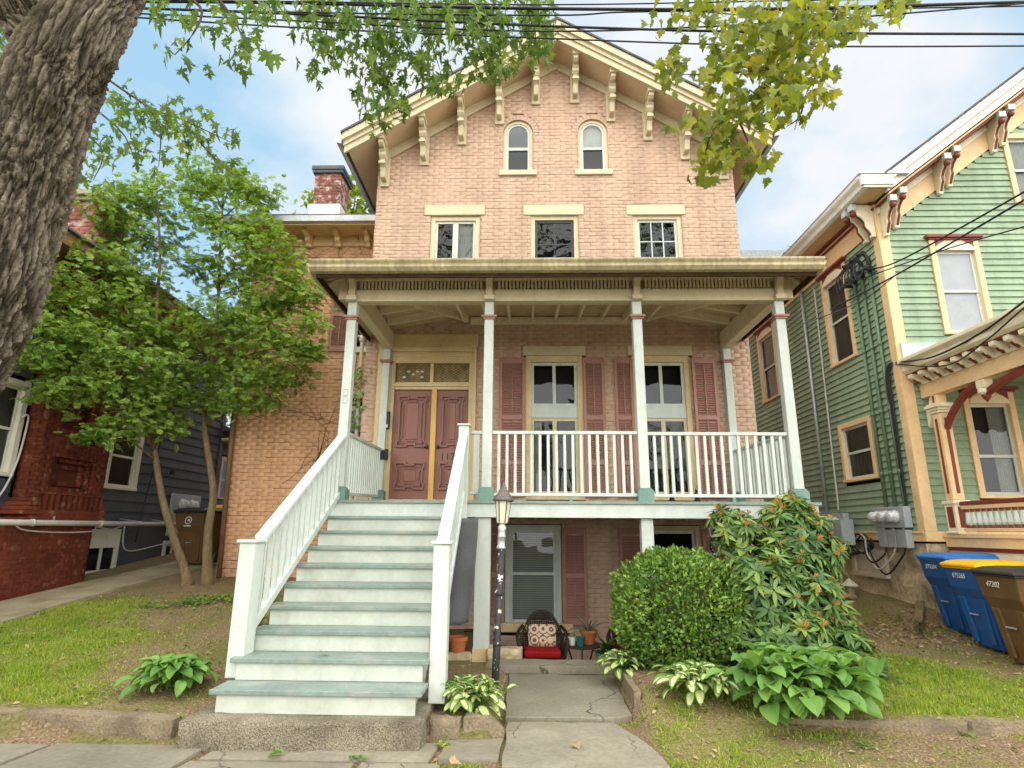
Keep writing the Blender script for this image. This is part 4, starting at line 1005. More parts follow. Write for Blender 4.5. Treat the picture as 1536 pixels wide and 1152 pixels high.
def stair_rail(x, y0, z0, y1, z1, x1):
    mb = MB(); mb.bar((x, y0, z0), (x1, y1, z1), .115, .05); mb.build('handrail', m_white, stairs, bevel=.008)
    dz = .74
    mb = MB(); mb.bar((x, y0, z0 - dz), (x1, y1, z1 - dz), .075, .075); mb.build('bottom_rail', m_white, stairs, bevel=.004)
    n = 14
    for k in range(n):
        t = (k + .6) / n; y = y0 + (y1 - y0) * t; xx = x + (x1 - x) * t; zt = z0 + (z1 - z0) * t
        put('baluster', balme, stairs, (xx, y, zt - dz + .03), None, (1.15, 1.15, dz - .05))
stair_rail(-2.44, NY + .14, 1.30, 7.575, 2.565, -2.42); stair_rail(-.755, NY + .08, 1.27, 7.42, 2.56, -.81)
# ------------------------------------------------------------------ dark grey house on the left
gh = thing('grey_house', 'dark slate grey clapboard house with red brick chimney left of the two cedar trees', 'house', (-8.2, 11, .4))
F3 = Fr((-8.0, 0, 0), (0, 1, 0), (1, 0, 0))
gw = [(7.95, 8.98, 2.10, 3.64), (10.97, 11.95, 2.06, 3.46), (7.95, 8.80, 4.2, 5.5), (10.95, 11.75, 4.5, 5.45), (9.0, 10.68, 1.5, 5.9)]
clapboards(gh, F3, 1.50, 5.85, lambda z: (4.5, 15.05), rect_holes(gw), m_slate, .2, .028)
mb = MB(); mb.box(-8.6, -8.16, 4.5, 15.0, 0, 5.9); mb.build('dim_room_backing', m_interior, gh)
mb = MB(); mb.box(-8.05, -8.012, 4.5, 15.05, 0, 1.498); mb.build('foundation', m_slate, gh)
mb = MB(); mb.box(-8.03, -7.95, 14.96, 15.10, 1.5, 5.85); mb.build('corner_board', m_slate, gh)
mb = MB(); mb.box(-8.0, -7.5, 4.0, 15.3, 5.86, 5.92); mb.box(-7.56, -7.5, 4.0, 15.3, 5.92, 6.08); mb.box(-8.02, -7.94, 4.0, 15.2, 5.6, 5.86); mb.build('eave', m_brownpipe, gh)
mb = MB(); mb.prism([(-7.42, 6.085), (-7.42, 6.12), (-12.5, 9.2), (-17.5, 6.1), (-17.5, 6.0)], 'y', 3.9, 15.4); mb.build('roof', m_shingle, gh)
mb = MB(); mb.box(-17, -8.62, 4.6, 15, -.2, 6.0); mb.build('outer_wall', m_slate, gh)
WK = dict(case=.1, nc=.045, ng=-.03)
window(gh, F3, 8.06, 8.87, 2.20, 3.53, m_lwhite, m_lwhite, cover='curtain', sill=(.1, .06, .06), label='large side window at the edge beside the chimney', glass=m_glass_d, **WK)
window(gh, F3, 11.08, 11.84, 2.17, 3.35, m_lwhite, m_lwhite, sill=(.1, .06, .06), label='side window just right of the chimney', glass=m_glass_d, **WK)
window(gh, F3, 8.06, 8.70, 4.3, 5.4, m_lwhite, m_lwhite, sill=(.1, .06, .06), glass=m_glass_d, **WK)
window(gh, F3, 11.05, 11.65, 4.6, 5.35, m_lwhite, m_lwhite, sill=(.1, .06, .06), glass=m_glass_d, **WK)
# basement windows in white panels
for a, b, z0, z1, zp in ((10.80, 11.72, .62, 1.02, 1.36), (13.2, 13.85, .62, 1.0, 1.12)):
    mb = MB(); fbox(mb, F3, a, b, zp - (zp - z1), zp, -.03, .03); fbox(mb, F3, a, b, z0 - .1, z0, -.03, .03); fbox(mb, F3, a, a + .08, z0, z1, -.03, .03); fbox(mb, F3, b - .12, b, z0, z1, -.03, .03); fbox(mb, F3, (a + b) / 2 - .04, (a + b) / 2 + .03, z0, z1, -.03, .02)
    w = mb.build('window', m_lwhite, gh, bevel=.004)
    g = MB(); g.add([F3.P(a + .05, z0, .006), F3.P(b - .05, z0, .006), F3.P(b - .05, z1, .006), F3.P(a + .05, z1, .006)], [(0, 1, 2, 3)]); g.build('pane', m_glass_d, w)
# ---- chimney
FA = Fr((-7.55, 0, 0), (0, 1, 0), (1, 0, 0)); FB = Fr((-7.68, 0, 0), (0, 1, 0), (1, 0, 0)); FBs = Fr((0, 9.08, 0), (1, 0, 0), (0, -1, 0))
chm = MB(); chm.box(-8.0, -7.70, 9.1, 10.6, 1.4, 5.85); chm.box(-8.0, -7.57, 7.9, 10.33, 0, 1.5); chm.box(-8.2, -7.70, 9.22, 10.13, 5.85, 7.05)
mb = MB(); mb.box(-8.0, -7.82, 9.1, 10.6, 1.4, 5.85); mb.box(-8.0, -7.6, 7.9, 10.33, .0, 1.5); mb.box(-8.2, -7.78, 9.22, 10.13, 5.85, 7.0)
chim = mb.build('chimney', m_mortar_r, gh)
def sub_wall(F, z0, z1, span, holes, mbk, mm, nm, nshift, pl):
    r = random.Random(int(z0 * 50)); mort = MB(); L = .205; C = .068
    for i in range(int(round((z1 - z0) / C))):
        z = z0 + i * C; zc_ = z + C / 2
        for a, b in minus(*span(zc_), holes(zc_)):
            mort.add([F.P(a, z, nshift - .01), F.P(b, z, nshift - .01), F.P(b, z + C, nshift - .01), F.P(a, z + C, nshift - .01)], [(0, 1, 2, 3)])
            u = math.floor((a - (L / 2 if i % 2 else 0)) / L) * L + (L / 2 if i % 2 else 0)
            while u < b:
                p, q = max(u, a), min(u + L, b)
                if q - p > .03: pl.append((F.mat(p, z, nshift + r.uniform(-.004, .004), q - p - .009), r.randrange(6)))
                u += L
    mort.build(nm, mm, chim)
cpl = []; rec = [(9.38, 10.30, 1.96, 2.5), (9.75, 10.0, 3.0, 3.6), (9.45, 10.3, 3.0, 3.12), (10.0, 10.3, 2.8, 3.12)]
sub_wall(FA, .1, 1.5, lambda z: (7.9, 10.35), lambda z: [], m_brick_r, m_mortar_r, 'mortar_bed', 0, cpl)
sub_wall(FB, 1.9, 5.9, lambda z: (9.08, 10.62), rect_holes(rec), m_brick_r, m_mortar_r, 'mortar_bed', 0, cpl)
sub_wall(FB, 1.96, 2.5, lambda z: (9.38, 10.30), rect_holes([(9.48, 10.20, 2.06, 2.42)]), m_brick_r, m_mortar_r, 'mortar_bed', -.045, cpl)
sub_wall(FB, 2.06, 2.42, lambda z: (9.48, 10.20), rect_holes([(9.58, 10.10, 2.14, 2.36)]), m_brick_r, m_mortar_r, 'mortar_bed', -.085, cpl)
sub_wall(FBs, 1.9, 5.9, lambda z: (-8.0, -7.685), lambda z: [], m_brick_r, m_mortar_r, 'mortar_bed', 0, cpl)
scatter(chim, 'brick', 'brickwork', brick_variants(m_brick_r), cpl, [m_brick_r], 300)
cpl2 = []
FS = Fr((-7.70, 0, 0), (0, 1, 0), (1, 0, 0)); FSs = Fr((0, 9.2, 0), (1, 0, 0), (0, -1, 0)); r = random.Random(9)
for F_, a, b in ((FS, 9.2, 10.12), (FSs, -8.2, -7.71)):
    for i in range(17):
        u = a - .1 * (i % 2)
        while u < b:
            p, q = max(u, a), min(u + .205, b)
            if q - p > .03: cpl2.append((F_.mat(p, 5.85 + i * .07, r.uniform(-.004, .004), q - p - .009), r.randrange(6)))
            u += .205
o = put('stack_brickwork', merge_mesh('stack_brickwork', brick_variants(m_brick_c), cpl2, [m_brick_c]), chim); o['kind'] = 'stuff'
mb = MB(); mb.box(-8.26, -7.64, 9.14, 10.18, 7.04, 7.12); mb.box(-8.32, -7.58, 9.08, 10.24, 7.12, 7.22); mb.build('chimney_cap', m_conc, chim, bevel=.01)
bb = MB(); bb.box(0, .10, 0, .062, 0, .24); bme = bb.mesh('upright_brick', m_brick_r)
for k in range(10): put('upright_brick', bme, chim, (-7.70, 9.24 + k * .125, 1.66))
mb = MB(); mb.box(-8.0, -7.545, 8.98, 10.6, 1.50, 1.56); mb.box(-8.0, -7.585, 9.02, 10.58, 1.56, 1.655); mb.box(-8.0, -7.60, 9.08, 10.56, 1.905, 1.93); mb.box(-8.0, -7.78, 9.1, 10.56, 1.655, 1.905); mb.build('corbel', m_brick_r, chim, bevel=.004)
for y0, s in ((9.16, -1), (10.5, 1)):
    mb = MB()
    for k in range(5):
        mb.box(-8.0, -7.56 - .01 * k, *sorted((y0, y0 + s * (.34 - .065 * k) * (1 if s < 0 else .3))), 1.58 + k * .066, 1.64 + k * .066)
    mb.build('stepped_shoulder', m_brick_r, chim, bevel=.006)
# pipes, cables and meters on the grey wall
mb = MB(); mb.tube([(-7.44, 5.0, 1.44), (-7.44, 9.2, 1.455), (-7.44, 13.35, 1.47)], .045, 10)
for y in (7.2, 8.9, 10.35): mb.tube([(-7.44, y - .02, 1.455), (-7.44, y + .02, 1.455)], .056, 10)
pp = mb.build('drain_pipe', m_pipe, gh, smooth=True)
for y in (8.0, 9.3, 10.5, 11.6, 12.6):
    mb = MB(); mb.bar((-7.44, y, 1.49), (-7.44 if y < 10.4 else -7.96, y, 1.56), .02, .02); mb.build('pipe_strap', m_galv, gh)
def cable(parent, pts, r, mat, name='cable', n=6):
    P_ = [Vector(p) for p in pts]; out = []
    for i in range(len(P_) - 1):
        a = P_[max(i - 1, 0)]; b = P_[i]; c = P_[i + 1]; d = P_[min(i + 2, len(P_) - 1)]
        for k in range(5):
            t = k / 5; out.append(.5 * ((2 * b) + (c - a) * t + (2 * a - 5 * b + 4 * c - d) * t * t + (3 * b - a - 3 * c + d) * t ** 3))
    out.append(P_[-1]); mb = MB(); mb.tube(out, r, n); return mb.build(name, mat, parent, smooth=True)
cable(gh, [(-7.94, 8.9, 3.05), (-7.94, 8.98, 3.12), (-7.94, 9.02, 3.0), (-7.94, 8.98, 2.4), (-7.94, 8.85, 1.95), (-7.94, 8.65, 1.6), (-7.94, 8.62, 1.48)], .016, m_pipe)
cable(gh, [(-7.95, 10.78, 3.4), (-7.95, 10.76, 2.2), (-7.95, 10.74, 1.52)], .013, m_pipe)
cable(gh, [(-7.94, 12.5, 4.2), (-7.94, 12.45, 3.0), (-7.94, 12.3, 2.2), (-7.94, 12.2, 1.6), (-7.94, 12.15, 1.1)], .014, m_iron)
cable(gh, [(-7.95, 11.75, 1.42), (-7.95, 11.78, 1.1), (-7.95, 11.95, .95), (-7.95, 12.4, .96), (-7.95, 13.1, 1.05), (-7.95, 13.5, 1.02)], .014, m_pipe)
cable(gh, [(-7.50, 8.7, 1.40), (-7.50, 8.9, 1.34), (-7.50, 9.6, 1.31), (-7.50, 10.3, 1.33), (-7.9, 10.9, 1.4), (-7.94, 11.4, 1.36), (-7.94, 11.7, 1.44)], .012, m_pipe)
mb = MB(); fbox(mb, F3, 13.18, 14.35, 1.22, 2.15, .02, .08); mp_ = mb.build('meter_panel', m_conc if False else m_boxgrey, gh, bevel=.01)
for i in range(2):
    for j in range(3):
        mb = MB(); mb.lathe([(.13, 0), (.13, .05), (.105, .06), (.105, .12), (.08, .16), (.001, .17)], n=14); mb.xf(Matrix.Translation((-7.92, 13.55 + .38 * i, 1.38 + .27 * j)) @ Matrix.Rotation(PI / 2, 4, 'Y')); mb.build('electric_meter', m_meter, mp_, smooth=True)
mb = MB(); mb.tube([(-7.92, 12.95, 2.62), (-7.88, 12.95, 2.66), (-7.86, 13.0, 2.62)], .02, 6); mb.lathe([(.05, 0), (.06, .05), (.03, .1)], (-7.9, 13.0, 2.55), 8); mb.build('cable_bracket', m_iron, gh)
# low rear ell
F3b = Fr((-8.1, 0, 0), (0, 1, 0), (1, 0, 0))
clapboards(gh, F3b, .5, 3.6, lambda z: (15.12, 19.5), rect_holes([(15.35, 16.2, 2.05, 3.25)]), m_slate, .2, .028)
mb = MB(); mb.box(-8.4, -8.25, 15.0, 19.5, 0, 3.7); mb.build('dim_room_backing', m_interior, gh)
window(gh, F3b, 15.45, 16.1, 2.15, 3.15, m_lwhite, m_lwhite, **WK)
mb = MB(); mb.box(-8.1, -7.7, 15.0, 19.8, 3.62, 3.68); mb.box(-7.76, -7.66, 15.0, 19.8, 3.68, 3.86); mb.build('eave', m_lwhite, gh)
mb = MB(); mb.prism([(-7.6, 3.87), (-7.6, 3.9), (-11, 5.0), (-11, 3.87)], 'y', 15.02, 19.9); mb.build('roof', m_shingle, gh)

# ------------------------------------------------------------------ green house on the right
gr = thing('green_house', 'sage green clapboard house with peach trim, paired brackets and a spindled porch', 'house', (8.5, 9.5, .4))
XS, YG = 5.9, 9.1
F4 = Fr((XS, 0, 0), (0, -1, 0), (-1, 0, 0)); F5 = Fr((0, YG, 0), (1, 0, 0), (0, -1, 0))
sw_ = [(-11.06, -10.16, 4.40, 6.32), (-14.45, -13.4, 4.42, 6.35), (-11.14, -10.02, 2.22, 3.38)]
clapboards(gr, F4, 1.42, 6.36, lambda z: (-16.0, -YG - .15), rect_holes(sw_), m_green, .112, .028)
def rk(x): return 6.33 + .765 * (x - 6.0)
fw_ = [(6.66, 7.48, 4.42, 6.14), (8.22, 9.1, 6.75, 8.14), (6.74, 7.54, 1.86, 3.56)]
def span5(z):
    a = max(XS + .15, 6.0 + (z - 6.33) / .765); return (a, 12.5) if a < 12 else None
clapboards(gr, F5, 1.42, 10.9, span5, rect_holes(fw_), m_green, .112, .026)
mb = MB(); mb.box(XS + .14, XS + .2, YG + .14, 16, 1.0, 6.5); mb.box(XS + .2, 12.5, YG + .14, YG + .2, 1.0, 6.5); mb.prism([(XS + .2, 6.5), (12.5, 6.5), (12.5, 11.2)], 'y', YG + .14, YG + .2); mb.build('dim_room_backing', m_interior, gr)
mb = MB(); fbox(mb, F4, -YG - .145, -YG, 1.42, 6.38, -.01, .028); mb.build('corner_board', m_peach, gr, bevel=.004)
mb = MB(); mb.box(XS - .028, XS + .148, YG - .028, YG + .0, 1.42, 6.44); mb.build('corner_board', m_peach, gr, bevel=.004)
mb = MB(); fbox(mb, F4, -16, -YG - .001, 1.27, 1.418, -.01, .035); fbox(mb, F4, -16, -YG - .001, 1.385, 1.416, .036, .055); mb.box(XS - .035, 12.5, YG - .035, YG, 1.27, 1.418); mb.build('water_table', m_peach, gr, bevel=.003)
fnd = MB(); r = random.Random(8); U = np.arange(-16.0, -9.05, .07); Z = np.arange(-.3, 1.3, .07)
vs = []; fs = []
for i, u in enumerate(U):
    for j, z in enumerate(Z):
        n = .045 * mnoise.noise(Vector((u * 2.6, z * 4.2, 3))) + .03 * mnoise.noise(Vector((u * 7, z * 9, 5))) + .05 * max(0, .5 - z)
        if -11.25 < u < -10.15 and z > .62: n = -.01
        vs.append(F4.P(u, z, n - .02))
for i in range(len(U) - 1):
    for j in range(len(Z) - 1): a = i * len(Z) + j; fs.append((a, a + len(Z), a + len(Z) + 1, a + 1))
fnd.add(vs, fs); U2 = np.arange(5.88, 12.5, .1); b0 = len(vs)
vs = []; fs = []
for i, u in enumerate(U2):
    for j, z in enumerate(Z): vs.append(F5.P(u, z, .045 * mnoise.noise(Vector((u * 2.6, z * 4.2, 13))) + .03 * mnoise.noise(Vector((u * 7, z * 9, 5))) - .02))
for i in range(len(U2) - 1):
    for j in range(len(Z) - 1): a = i * len(Z) + j; fs.append((a, a + len(Z), a + len(Z) + 1, a + 1))
fnd.add(vs, fs); fnd.build('foundation', m_rubble, gr, smooth=True)
m_hatch = M('pale_hatch_board', (.50, .44, .33), .8, .1, 3, 25, .1, .2, 30, .2)
mb = MB(); fbox(mb, F4, -11.22, -10.18, .66, .74, -.02, .06); fbox(mb, F4, -11.22, -11.12, .74, 1.12, -.02, .04); fbox(mb, F4, -10.28, -10.18, .74, 1.12, -.02, .04); fbox(mb, F4, -11.12, -10.28, .74, 1.10, -.02, .0); mb.build('cellar_hatch', m_hatch, gr, bevel=.006)
# side eave and rake
mb = MB(); fbox(mb, F4, -16, -YG + .01, 6.36, 6.80, -.02, .03); mb.build('frieze', m_peach, gr)
mb = MB(); fbox(mb, F4, -16, -YG + .02, 6.70, 6.735, .032, .06); fbox(mb, F4, -16, -YG + .02, 6.80, 6.84, .0, .09); mb.build('bed_moulding', m_maroon, gr)
mb = MB(); mb.box(5.50, XS, 8.68, 16, 6.842, 6.87); mb.build('soffit', m_peach, gr)
mb = MB(); cp_ = [(5.52, 6.83), (5.47, 6.86), (5.46, 6.93), (5.41, 6.99), (5.40, 7.05), (5.55, 7.05), (5.55, 6.83)]
mb.prism(cp_, 'y', 8.62, 16); mb.box(5.42, 5.94, 8.575, 8.64, 6.87, 7.05); mb.box(5.46, 5.94, 8.60, 8.64, 6.83, 6.87); mb.build('cornice', m_crown, gr, bevel=.004)
mb = MB(); mb.prism([(5.40, 7.055), (5.40, 7.08), (6.2, 7.12), (6.2, 7.055)], 'y', 8.56, 16); mb.build('gutter', m_galv, gr)
def slope_prism(name, lo, hi, y0, y1, mat, x0=5.88, x1=12.6, bev=.003):
    mb = MB(); mb.prism([(x0, rk(x0) + lo), (x1, rk(x1) + lo), (x1, rk(x1) + hi), (x0, rk(x0) + hi)], 'y', y0, y1); return mb.build(name, mat, gr, bevel=bev)
slope_prism('rake_frieze', 0, .34, YG - .03, YG - .001, m_peach, 5.9)
slope_prism('rake_moulding', .34, .46, YG - .07, YG - .002, m_cream, 5.9)
slope_prism('rake_bed', .46, .50, 8.78, YG - .01, m_maroon, 5.9)
slope_prism('rake_soffit', .505, .54, 8.70, YG + .1, m_peach, 5.9)
slope_prism('rake_crown', .56, .70, 8.64, 8.72, m_crown, 5.86); slope_prism('rake_crown', .702, .86, 8.58, 8.72, m_crown, 5.86)
slope_prism('roof', .865, .90, 8.54, 16, m_shingle, 5.8); slope_prism('roof', .56, .86, 8.74, 16, m_shingle, 6.1)
gb = [(0, .02), (.36, .02), (.36, -.10), (.30, -.12), (.29, -.2), (.22, -.25), (.17, -.33), (.17, -.42), (.12, -.5), (.08, -.58), (.085, -.63), (0, -.63)]
def gbracket(F, u, ztop, s=1.0, parent=None):
    mb = MB(); k = len(gb); w_ = .038
    vs = [F.P(u + sg * w_, ztop + h * s, .03 + n * s) for sg in (-1, 1) for n, h in gb]
    mb.add(vs, [tuple(range(k)), tuple(range(2 * k - 1, k - 1, -1))] + [(i, i + k, (i + 1) % k + k, (i + 1) % k) for i in range(k)])
    b = mb.build('bracket', m_cream, parent or gr, bevel=.006)
    q = MB()
    for (n0, h0), (n1, h1) in zip(gb[3:9], gb[4:10]): q.bar(F.P(u, ztop + h0 * s, .036 + n0 * s), F.P(u, ztop + h1 * s, .036 + n1 * s), .035, .012, up=tuple(F.N))
    q.build('bracket_inlay', m_maroon, b)
    q = MB(); fbox(q, F, u - .06, u + .06, ztop - .10 * s, ztop + .02, .03 + .30 * s, .03 + .40 * s); q.build('bracket_block', m_white, b, bevel=.006)
    q = MB(); q.lathe([(.001, -.05), (.03, -.042), (.05, -.015), (.05, .015), (.03, .042), (.001, .05)], F.P(u, ztop - .16 * s, .03 + .345 * s), 10); q.build('bracket_ball', m_maroon, b, smooth=True)
for x in (5.98, 6.16, 6.98, 7.16, 8.02, 8.20, 9.06, 9.24): gbracket(F5, x, rk(x) + .43, .9)
for y in (9.16, 9.36): gbracket(F4, -y, 6.80, .92)
# windows of the green house
def ghood(F, u0, u1, z, proud=.10):
    mb = MB(); fbox(mb, F, u0 - .06, u1 + .06, z, z + .05, 0, proud); fbox(mb, F, u0 - .02, u1 + .02, z - .03, z, 0, proud - .03); return mb.build('window_hood', m_maroon, gr, bevel=.004)
def gwin(F, u0, u1, z0, z1, label, cover=None, glass=None, arch=True, msash=m_white, **kw):
    w = window(gr, F, u0, u1, z0, z1, m_peach, msash, case=.09, nc=.045, ng=-.03, cover=cover, glass=glass, label=label, head=.20 if arch else .09, sill=(.1, .05, .06), **kw)
    if arch:
        hw = (u1 - u0) / 2; c = (u0 + u1) / 2; n = 12
        poly = [(c - hw, z1 + .002)] + [(c - hw * math.cos(PI * k / n), z1 + .02 + .13 * math.sin(PI * k / n)) for k in range(n + 1)] + [(c + hw, z1 + .002)]
        mb = MB(); fprism(mb, F, poly, .042, .056); mb.build('arched_panel', m_cream, w)
        for s in (-1, 1):
            mb = MB(); fprism(mb, F, [(c + s * hw, z1 + .07), (c + s * hw, z1 + .185), (c + s * hw * .42, z1 + .185), (c + s * hw * .8, z1 + .12)], .042, .05); mb.build('spandrel', m_maroon, w)
        ghood(F, u0 - .09, u1 + .09, z1 + .215)
    return w
gwin(F4, -10.97, -10.25, 4.50, 6.08, 'upper side window by the green conduits')
gwin(F4, -14.35, -13.5, 4.52, 6.08, 'far upper side window behind the porch column')
gwin(F4, -11.02, -10.14, 2.33, 3.26, 'small side window with drawn curtain', cover='curtain', arch=False, glass=m_glass_d, split=.5)
gwin(F5, 6.76, 7.38, 4.52, 5.93, 'front upper window with grey screens', glass=m_screen, split=.5)
gwin(F5, 8.32, 8.95, 6.84, 8.05, 'attic window at the picture edge', arch=False, cover='curtain')
gwin(F5, 6.84, 7.44, 1.95, 3.34, 'porch window with cloudy reflection', cover='half', split=.42)
# conduits, meters and cables
for y, z0 in ((9.90, 1.74), (9.66, 1.74), (9.42, 1.78)):
    mb = MB(); mb.tube([(XS - .06, y, z0), (XS - .06, y, 5.75)], .028, 8)
    for z in (2.3, 3.3, 4.4, 5.4): mb.tube([(XS - .06, y, z), (XS - .06, y, z + .06)], .036, 8)
    mb.build('conduit', m_conduit, gr, smooth=True)
mb = MB(); mb.tube([(XS - .06, 11.86, 1.70), (XS - .06, 11.83, 6.4)], .035, 8); mb.build('conduit', m_galv, gr, smooth=True)
cable(gr, [(XS - .05, 11.45, 1.83), (XS - .05, 11.42, 1.95), (XS - .05, 11.38, 3.5), (XS - .05, 11.32, 5.5), (XS - .05, 11.3, 6.2)], .018, m_pipe, 'conduit')
for k in range(3):
    cable(gr, [(XS - .05, 9.2 + .05 * k, 4.05), (XS - .07, 9.3 + .04 * k, 3.8), (XS - .06, 9.33 + .05 * k, 3.0), (XS - .06, 9.36 + .04 * k, 2.4), (XS - .06, 9.38 + .03 * k, 1.75)], .016, m_wire)
mb = MB(); fbox(mb, F4, -12.0, -11.12, 1.33, 1.74, .03, .14); bx = mb.build('meter_box', m_boxgrey, gr, bevel=.008)
for y in (11.75, 11.38):
    mb = MB(); mb.lathe([(.12, 0), (.12, .04), (.10, .05), (.10, .12), (.07, .15), (.001, .155)], n=14); mb.xf(Matrix.Translation((XS - .14, y, 1.56)) @ Matrix.Rotation(-PI / 2, 4, 'Y')); mb.build('electric_meter', m_meter, bx, smooth=True)
mb = MB(); fbox(mb, F4, -11.30, -10.80, 1.18, 1.62, .14, .36); mb.build('breaker_box', m_boxgrey, gr, bevel=.008)
mb = MB(); fbox(mb, F4, -11.8, -11.3, .95, 1.33, .04, .12); mb.build('meter_tail_box', m_interior, gr)
mb = MB(); fbox(mb, F4, -10.14, -9.33, 1.47, 1.79, .03, .15); bx = mb.build('meter_box', m_boxgrey, gr, bevel=.008)
for y in (10.0, 9.76, 9.52):
    mb = MB(); mb.lathe([(.10, 0), (.10, .04), (.085, .05), (.085, .12), (.06, .15), (.001, .155)], n=14); mb.xf(Matrix.Translation((XS - .15, y, 1.64)) @ Matrix.Rotation(-PI / 2, 4, 'Y')); mb.build('electric_meter', m_meter, bx, smooth=True)
for a, b in ((-10.10, -9.90), (-9.86, -9.65), (-9.61, -9.37)):
    mb = MB(); fbox(mb, F4, a, b, 1.17, 1.44, .03, .14); mb.build('disconnect_box', m_boxgrey, gr, bevel=.006)
    mb = MB(); u = (a + b) / 2; mb.tube([F4.P(u, 1.43, .09), F4.P(u, 1.48, .09)], .022, 8); mb.build('conduit', m_galv, gr)
for k, (y0, y1, d) in enumerate(((9.75, 10.45, .35), (9.5, 10.35, .42), (9.98, 10.5, .25))):
    cable(gr, [(XS - .1, y0, 1.17), (XS - .14, y0 + .02, 1.05), (XS - .2, (y0 + y1) / 2, 1.17 - d), (XS - .16, y1, 1.05), (XS - .14, y1 + .06, 1.3), (XS - .1, y1 + .3, 1.36), (XS - .1, y1 + .55, 1.2)], .014, m_wire if k else m_pipe)
for k in range(5):
    cable(gr, [(XS - .1, 10.9 + .1 * k, 1.3), (XS - .12, 10.85 + .1 * k, 1.12 - .03 * k), (XS - .1, 10.6 - .05 * k, 1.05 + .02 * k), (XS - .1, 10.4, 1.3)], .013, m_wire)
mb = MB(); mb.box(XS - .22, XS, 9.3, 9.34, 5.70, 5.74); mb.box(XS - .22, XS, 9.95, 9.99, 5.66, 5.70); mb.tube([(XS - .2, 9.2, 5.72), (XS - .2, 10.1, 5.68)], .03, 8)
for y in (9.4, 9.62, 9.86): mb.tube([(XS - .06, y, 5.7), (XS - .06, y, 5.95), (XS - .12, y + .02, 6.08), (XS - .22, y + .03, 6.02)], .035, 8); mb.lathe([(.05, 0), (.05, .03), (.03, .05), (.045, .07), (.03, .09)], (XS - .2, y, 5.70), 8)
mb.build('service_head', m_iron, gr, smooth=True)
for k in range(7):
    r = random.Random(k); y = 9.3 + .1 * k
    cable(gr, [(XS - .2, y, 5.72), (XS - .3, y + .1, 5.6 - .05 * r.random()), (XS - .25, y + .2, 5.85), (XS - .15, y + .05, 6.05)], .012, m_wire)
# ---- porch of the green house
gp_ = thing('spindle_porch', 'peach and cream porch with maroon arch and turned spindles on the green house', 'porch', (6.4, 7.5, 1.2))
PX = 6.15
mb = MB(); mb.box(PX - .02, 12, 4.6, YG - .04, 1.20, 1.33); mb.box(PX - .05, 12, 4.55, YG - .04, 1.33, 1.385); mb.build('deck', m_peach, gp_, bevel=.004)
mb = MB(); mb.box(PX + .0, PX + .05, 4.65, YG - .05, 1.15, 1.20); mb.build('skirt_moulding', m_maroon, gp_)
mb = MB(); mb.box(PX + .02, PX + .05, 4.7, YG - .05, .2, 1.149); mb.build('skirt', m_cream, gp_)
mb = MB(); mb.prism([(5.94, 3.80), (5.90, 3.84), (5.89, 3.92), (5.84, 3.98), (5.84, 4.03), (6.1, 4.03), (6.1, 3.80)], 'y', 4.5, YG - .03); mb.build('cornice', m_cream, gp_, bevel=.004)
mb = MB(); mb.box(5.96, PX, 4.5, YG - .04, 3.775, 3.80); mb.build('soffit', m_maroon, gp_)
mb = MB(); mb.box(PX - .03, PX + .12, 4.6, YG - .04, 3.415, 3.62); mb.build('beam', m_peach, gp_, bevel=.004)
mb = MB(); mb.box(PX - .045, PX + .1, 4.6, YG - .04, 3.622, 3.665); mb.box(PX - .03, PX + .1, 4.6, YG - .04, 3.665, 3.775); mb.build('frieze', m_cream, gp_)
mb = MB(); mb.prism([(5.93, 4.032), (5.93, 4.042), (12, 4.55), (12, 4.45), (6.1, 3.9)], 'y', 4.5, YG - .035); mb.build('roof', m_shingle, gp_)
mb = MB(); mb.box(PX + .1, 12, 4.6, YG - .05, 3.68, 3.70); mb.build('ceiling', m_green, gp_)
mb = MB(); mb.box(5.93, 6.75, YG - .07, YG - .03, 4.07, 4.32); mb.build('flashing', m_white, gp_)
F6 = Fr((PX - .03, 0, 0), (0, -1, 0), (-1, 0, 0))
pb = [(0, 0), (.20, 0), (.20, -.06), (.15, -.075), (.12, -.11), (.07, -.12), (.04, -.16), (0, -.16)]
for y in np.arange(8.95, 4.8, -.235):
    mb = MB(); k = len(pb); vs = [F6.P(-y + sg * .04, 3.775 + h, n) for sg in (-1, 1) for n, h in pb]
    mb.add(vs, [tuple(range(k)), tuple(range(2 * k - 1, k - 1, -1))] + [(i, i + k, (i + 1) % k + k, (i + 1) % k) for i in range(k)]); b = mb.build('bracket', m_cream, gp_, bevel=.004)
    q = MB(); q.bar(F6.P(-y, 3.69, .145), F6.P(-y, 3.62, .05), .05, .01, up=(1, 0, 0)); q.build('bracket_inlay', m_maroon, b)
mb = MB(); yy = YG - .30
mb.box(PX - .04, PX + .13, yy - .085, yy + .085, 1.85, 3.13); mb.box(PX - .03, PX + .12, yy - .075, yy + .075, 3.27, 3.415); po = mb.build('porch_post', m_peach, gp_, bevel=.015)
mb = MB()
for i, (w_, a, b) in enumerate(((.10, 3.13, 3.17), (.115, 3.17, 3.21), (.145, 3.21, 3.255), (.125, 3.255, 3.28))): mb.box(PX + .045 - w_, PX + .045 + w_, yy - w_, yy + w_, a, b)
mb.build('capital', m_cream, po, bevel=.008)
mb = MB(); mb.box(PX - .06, PX + .15, yy - .105, yy + .105, 1.42, 1.80); mb.box(PX - .08, PX + .17, yy - .125, yy + .125, 1.80, 1.85); mb.box(PX - .085, PX + .175, yy - .13, yy + .13, 1.386, 1.42); mb.build('pedestal', m_cream, po, bevel=.006)
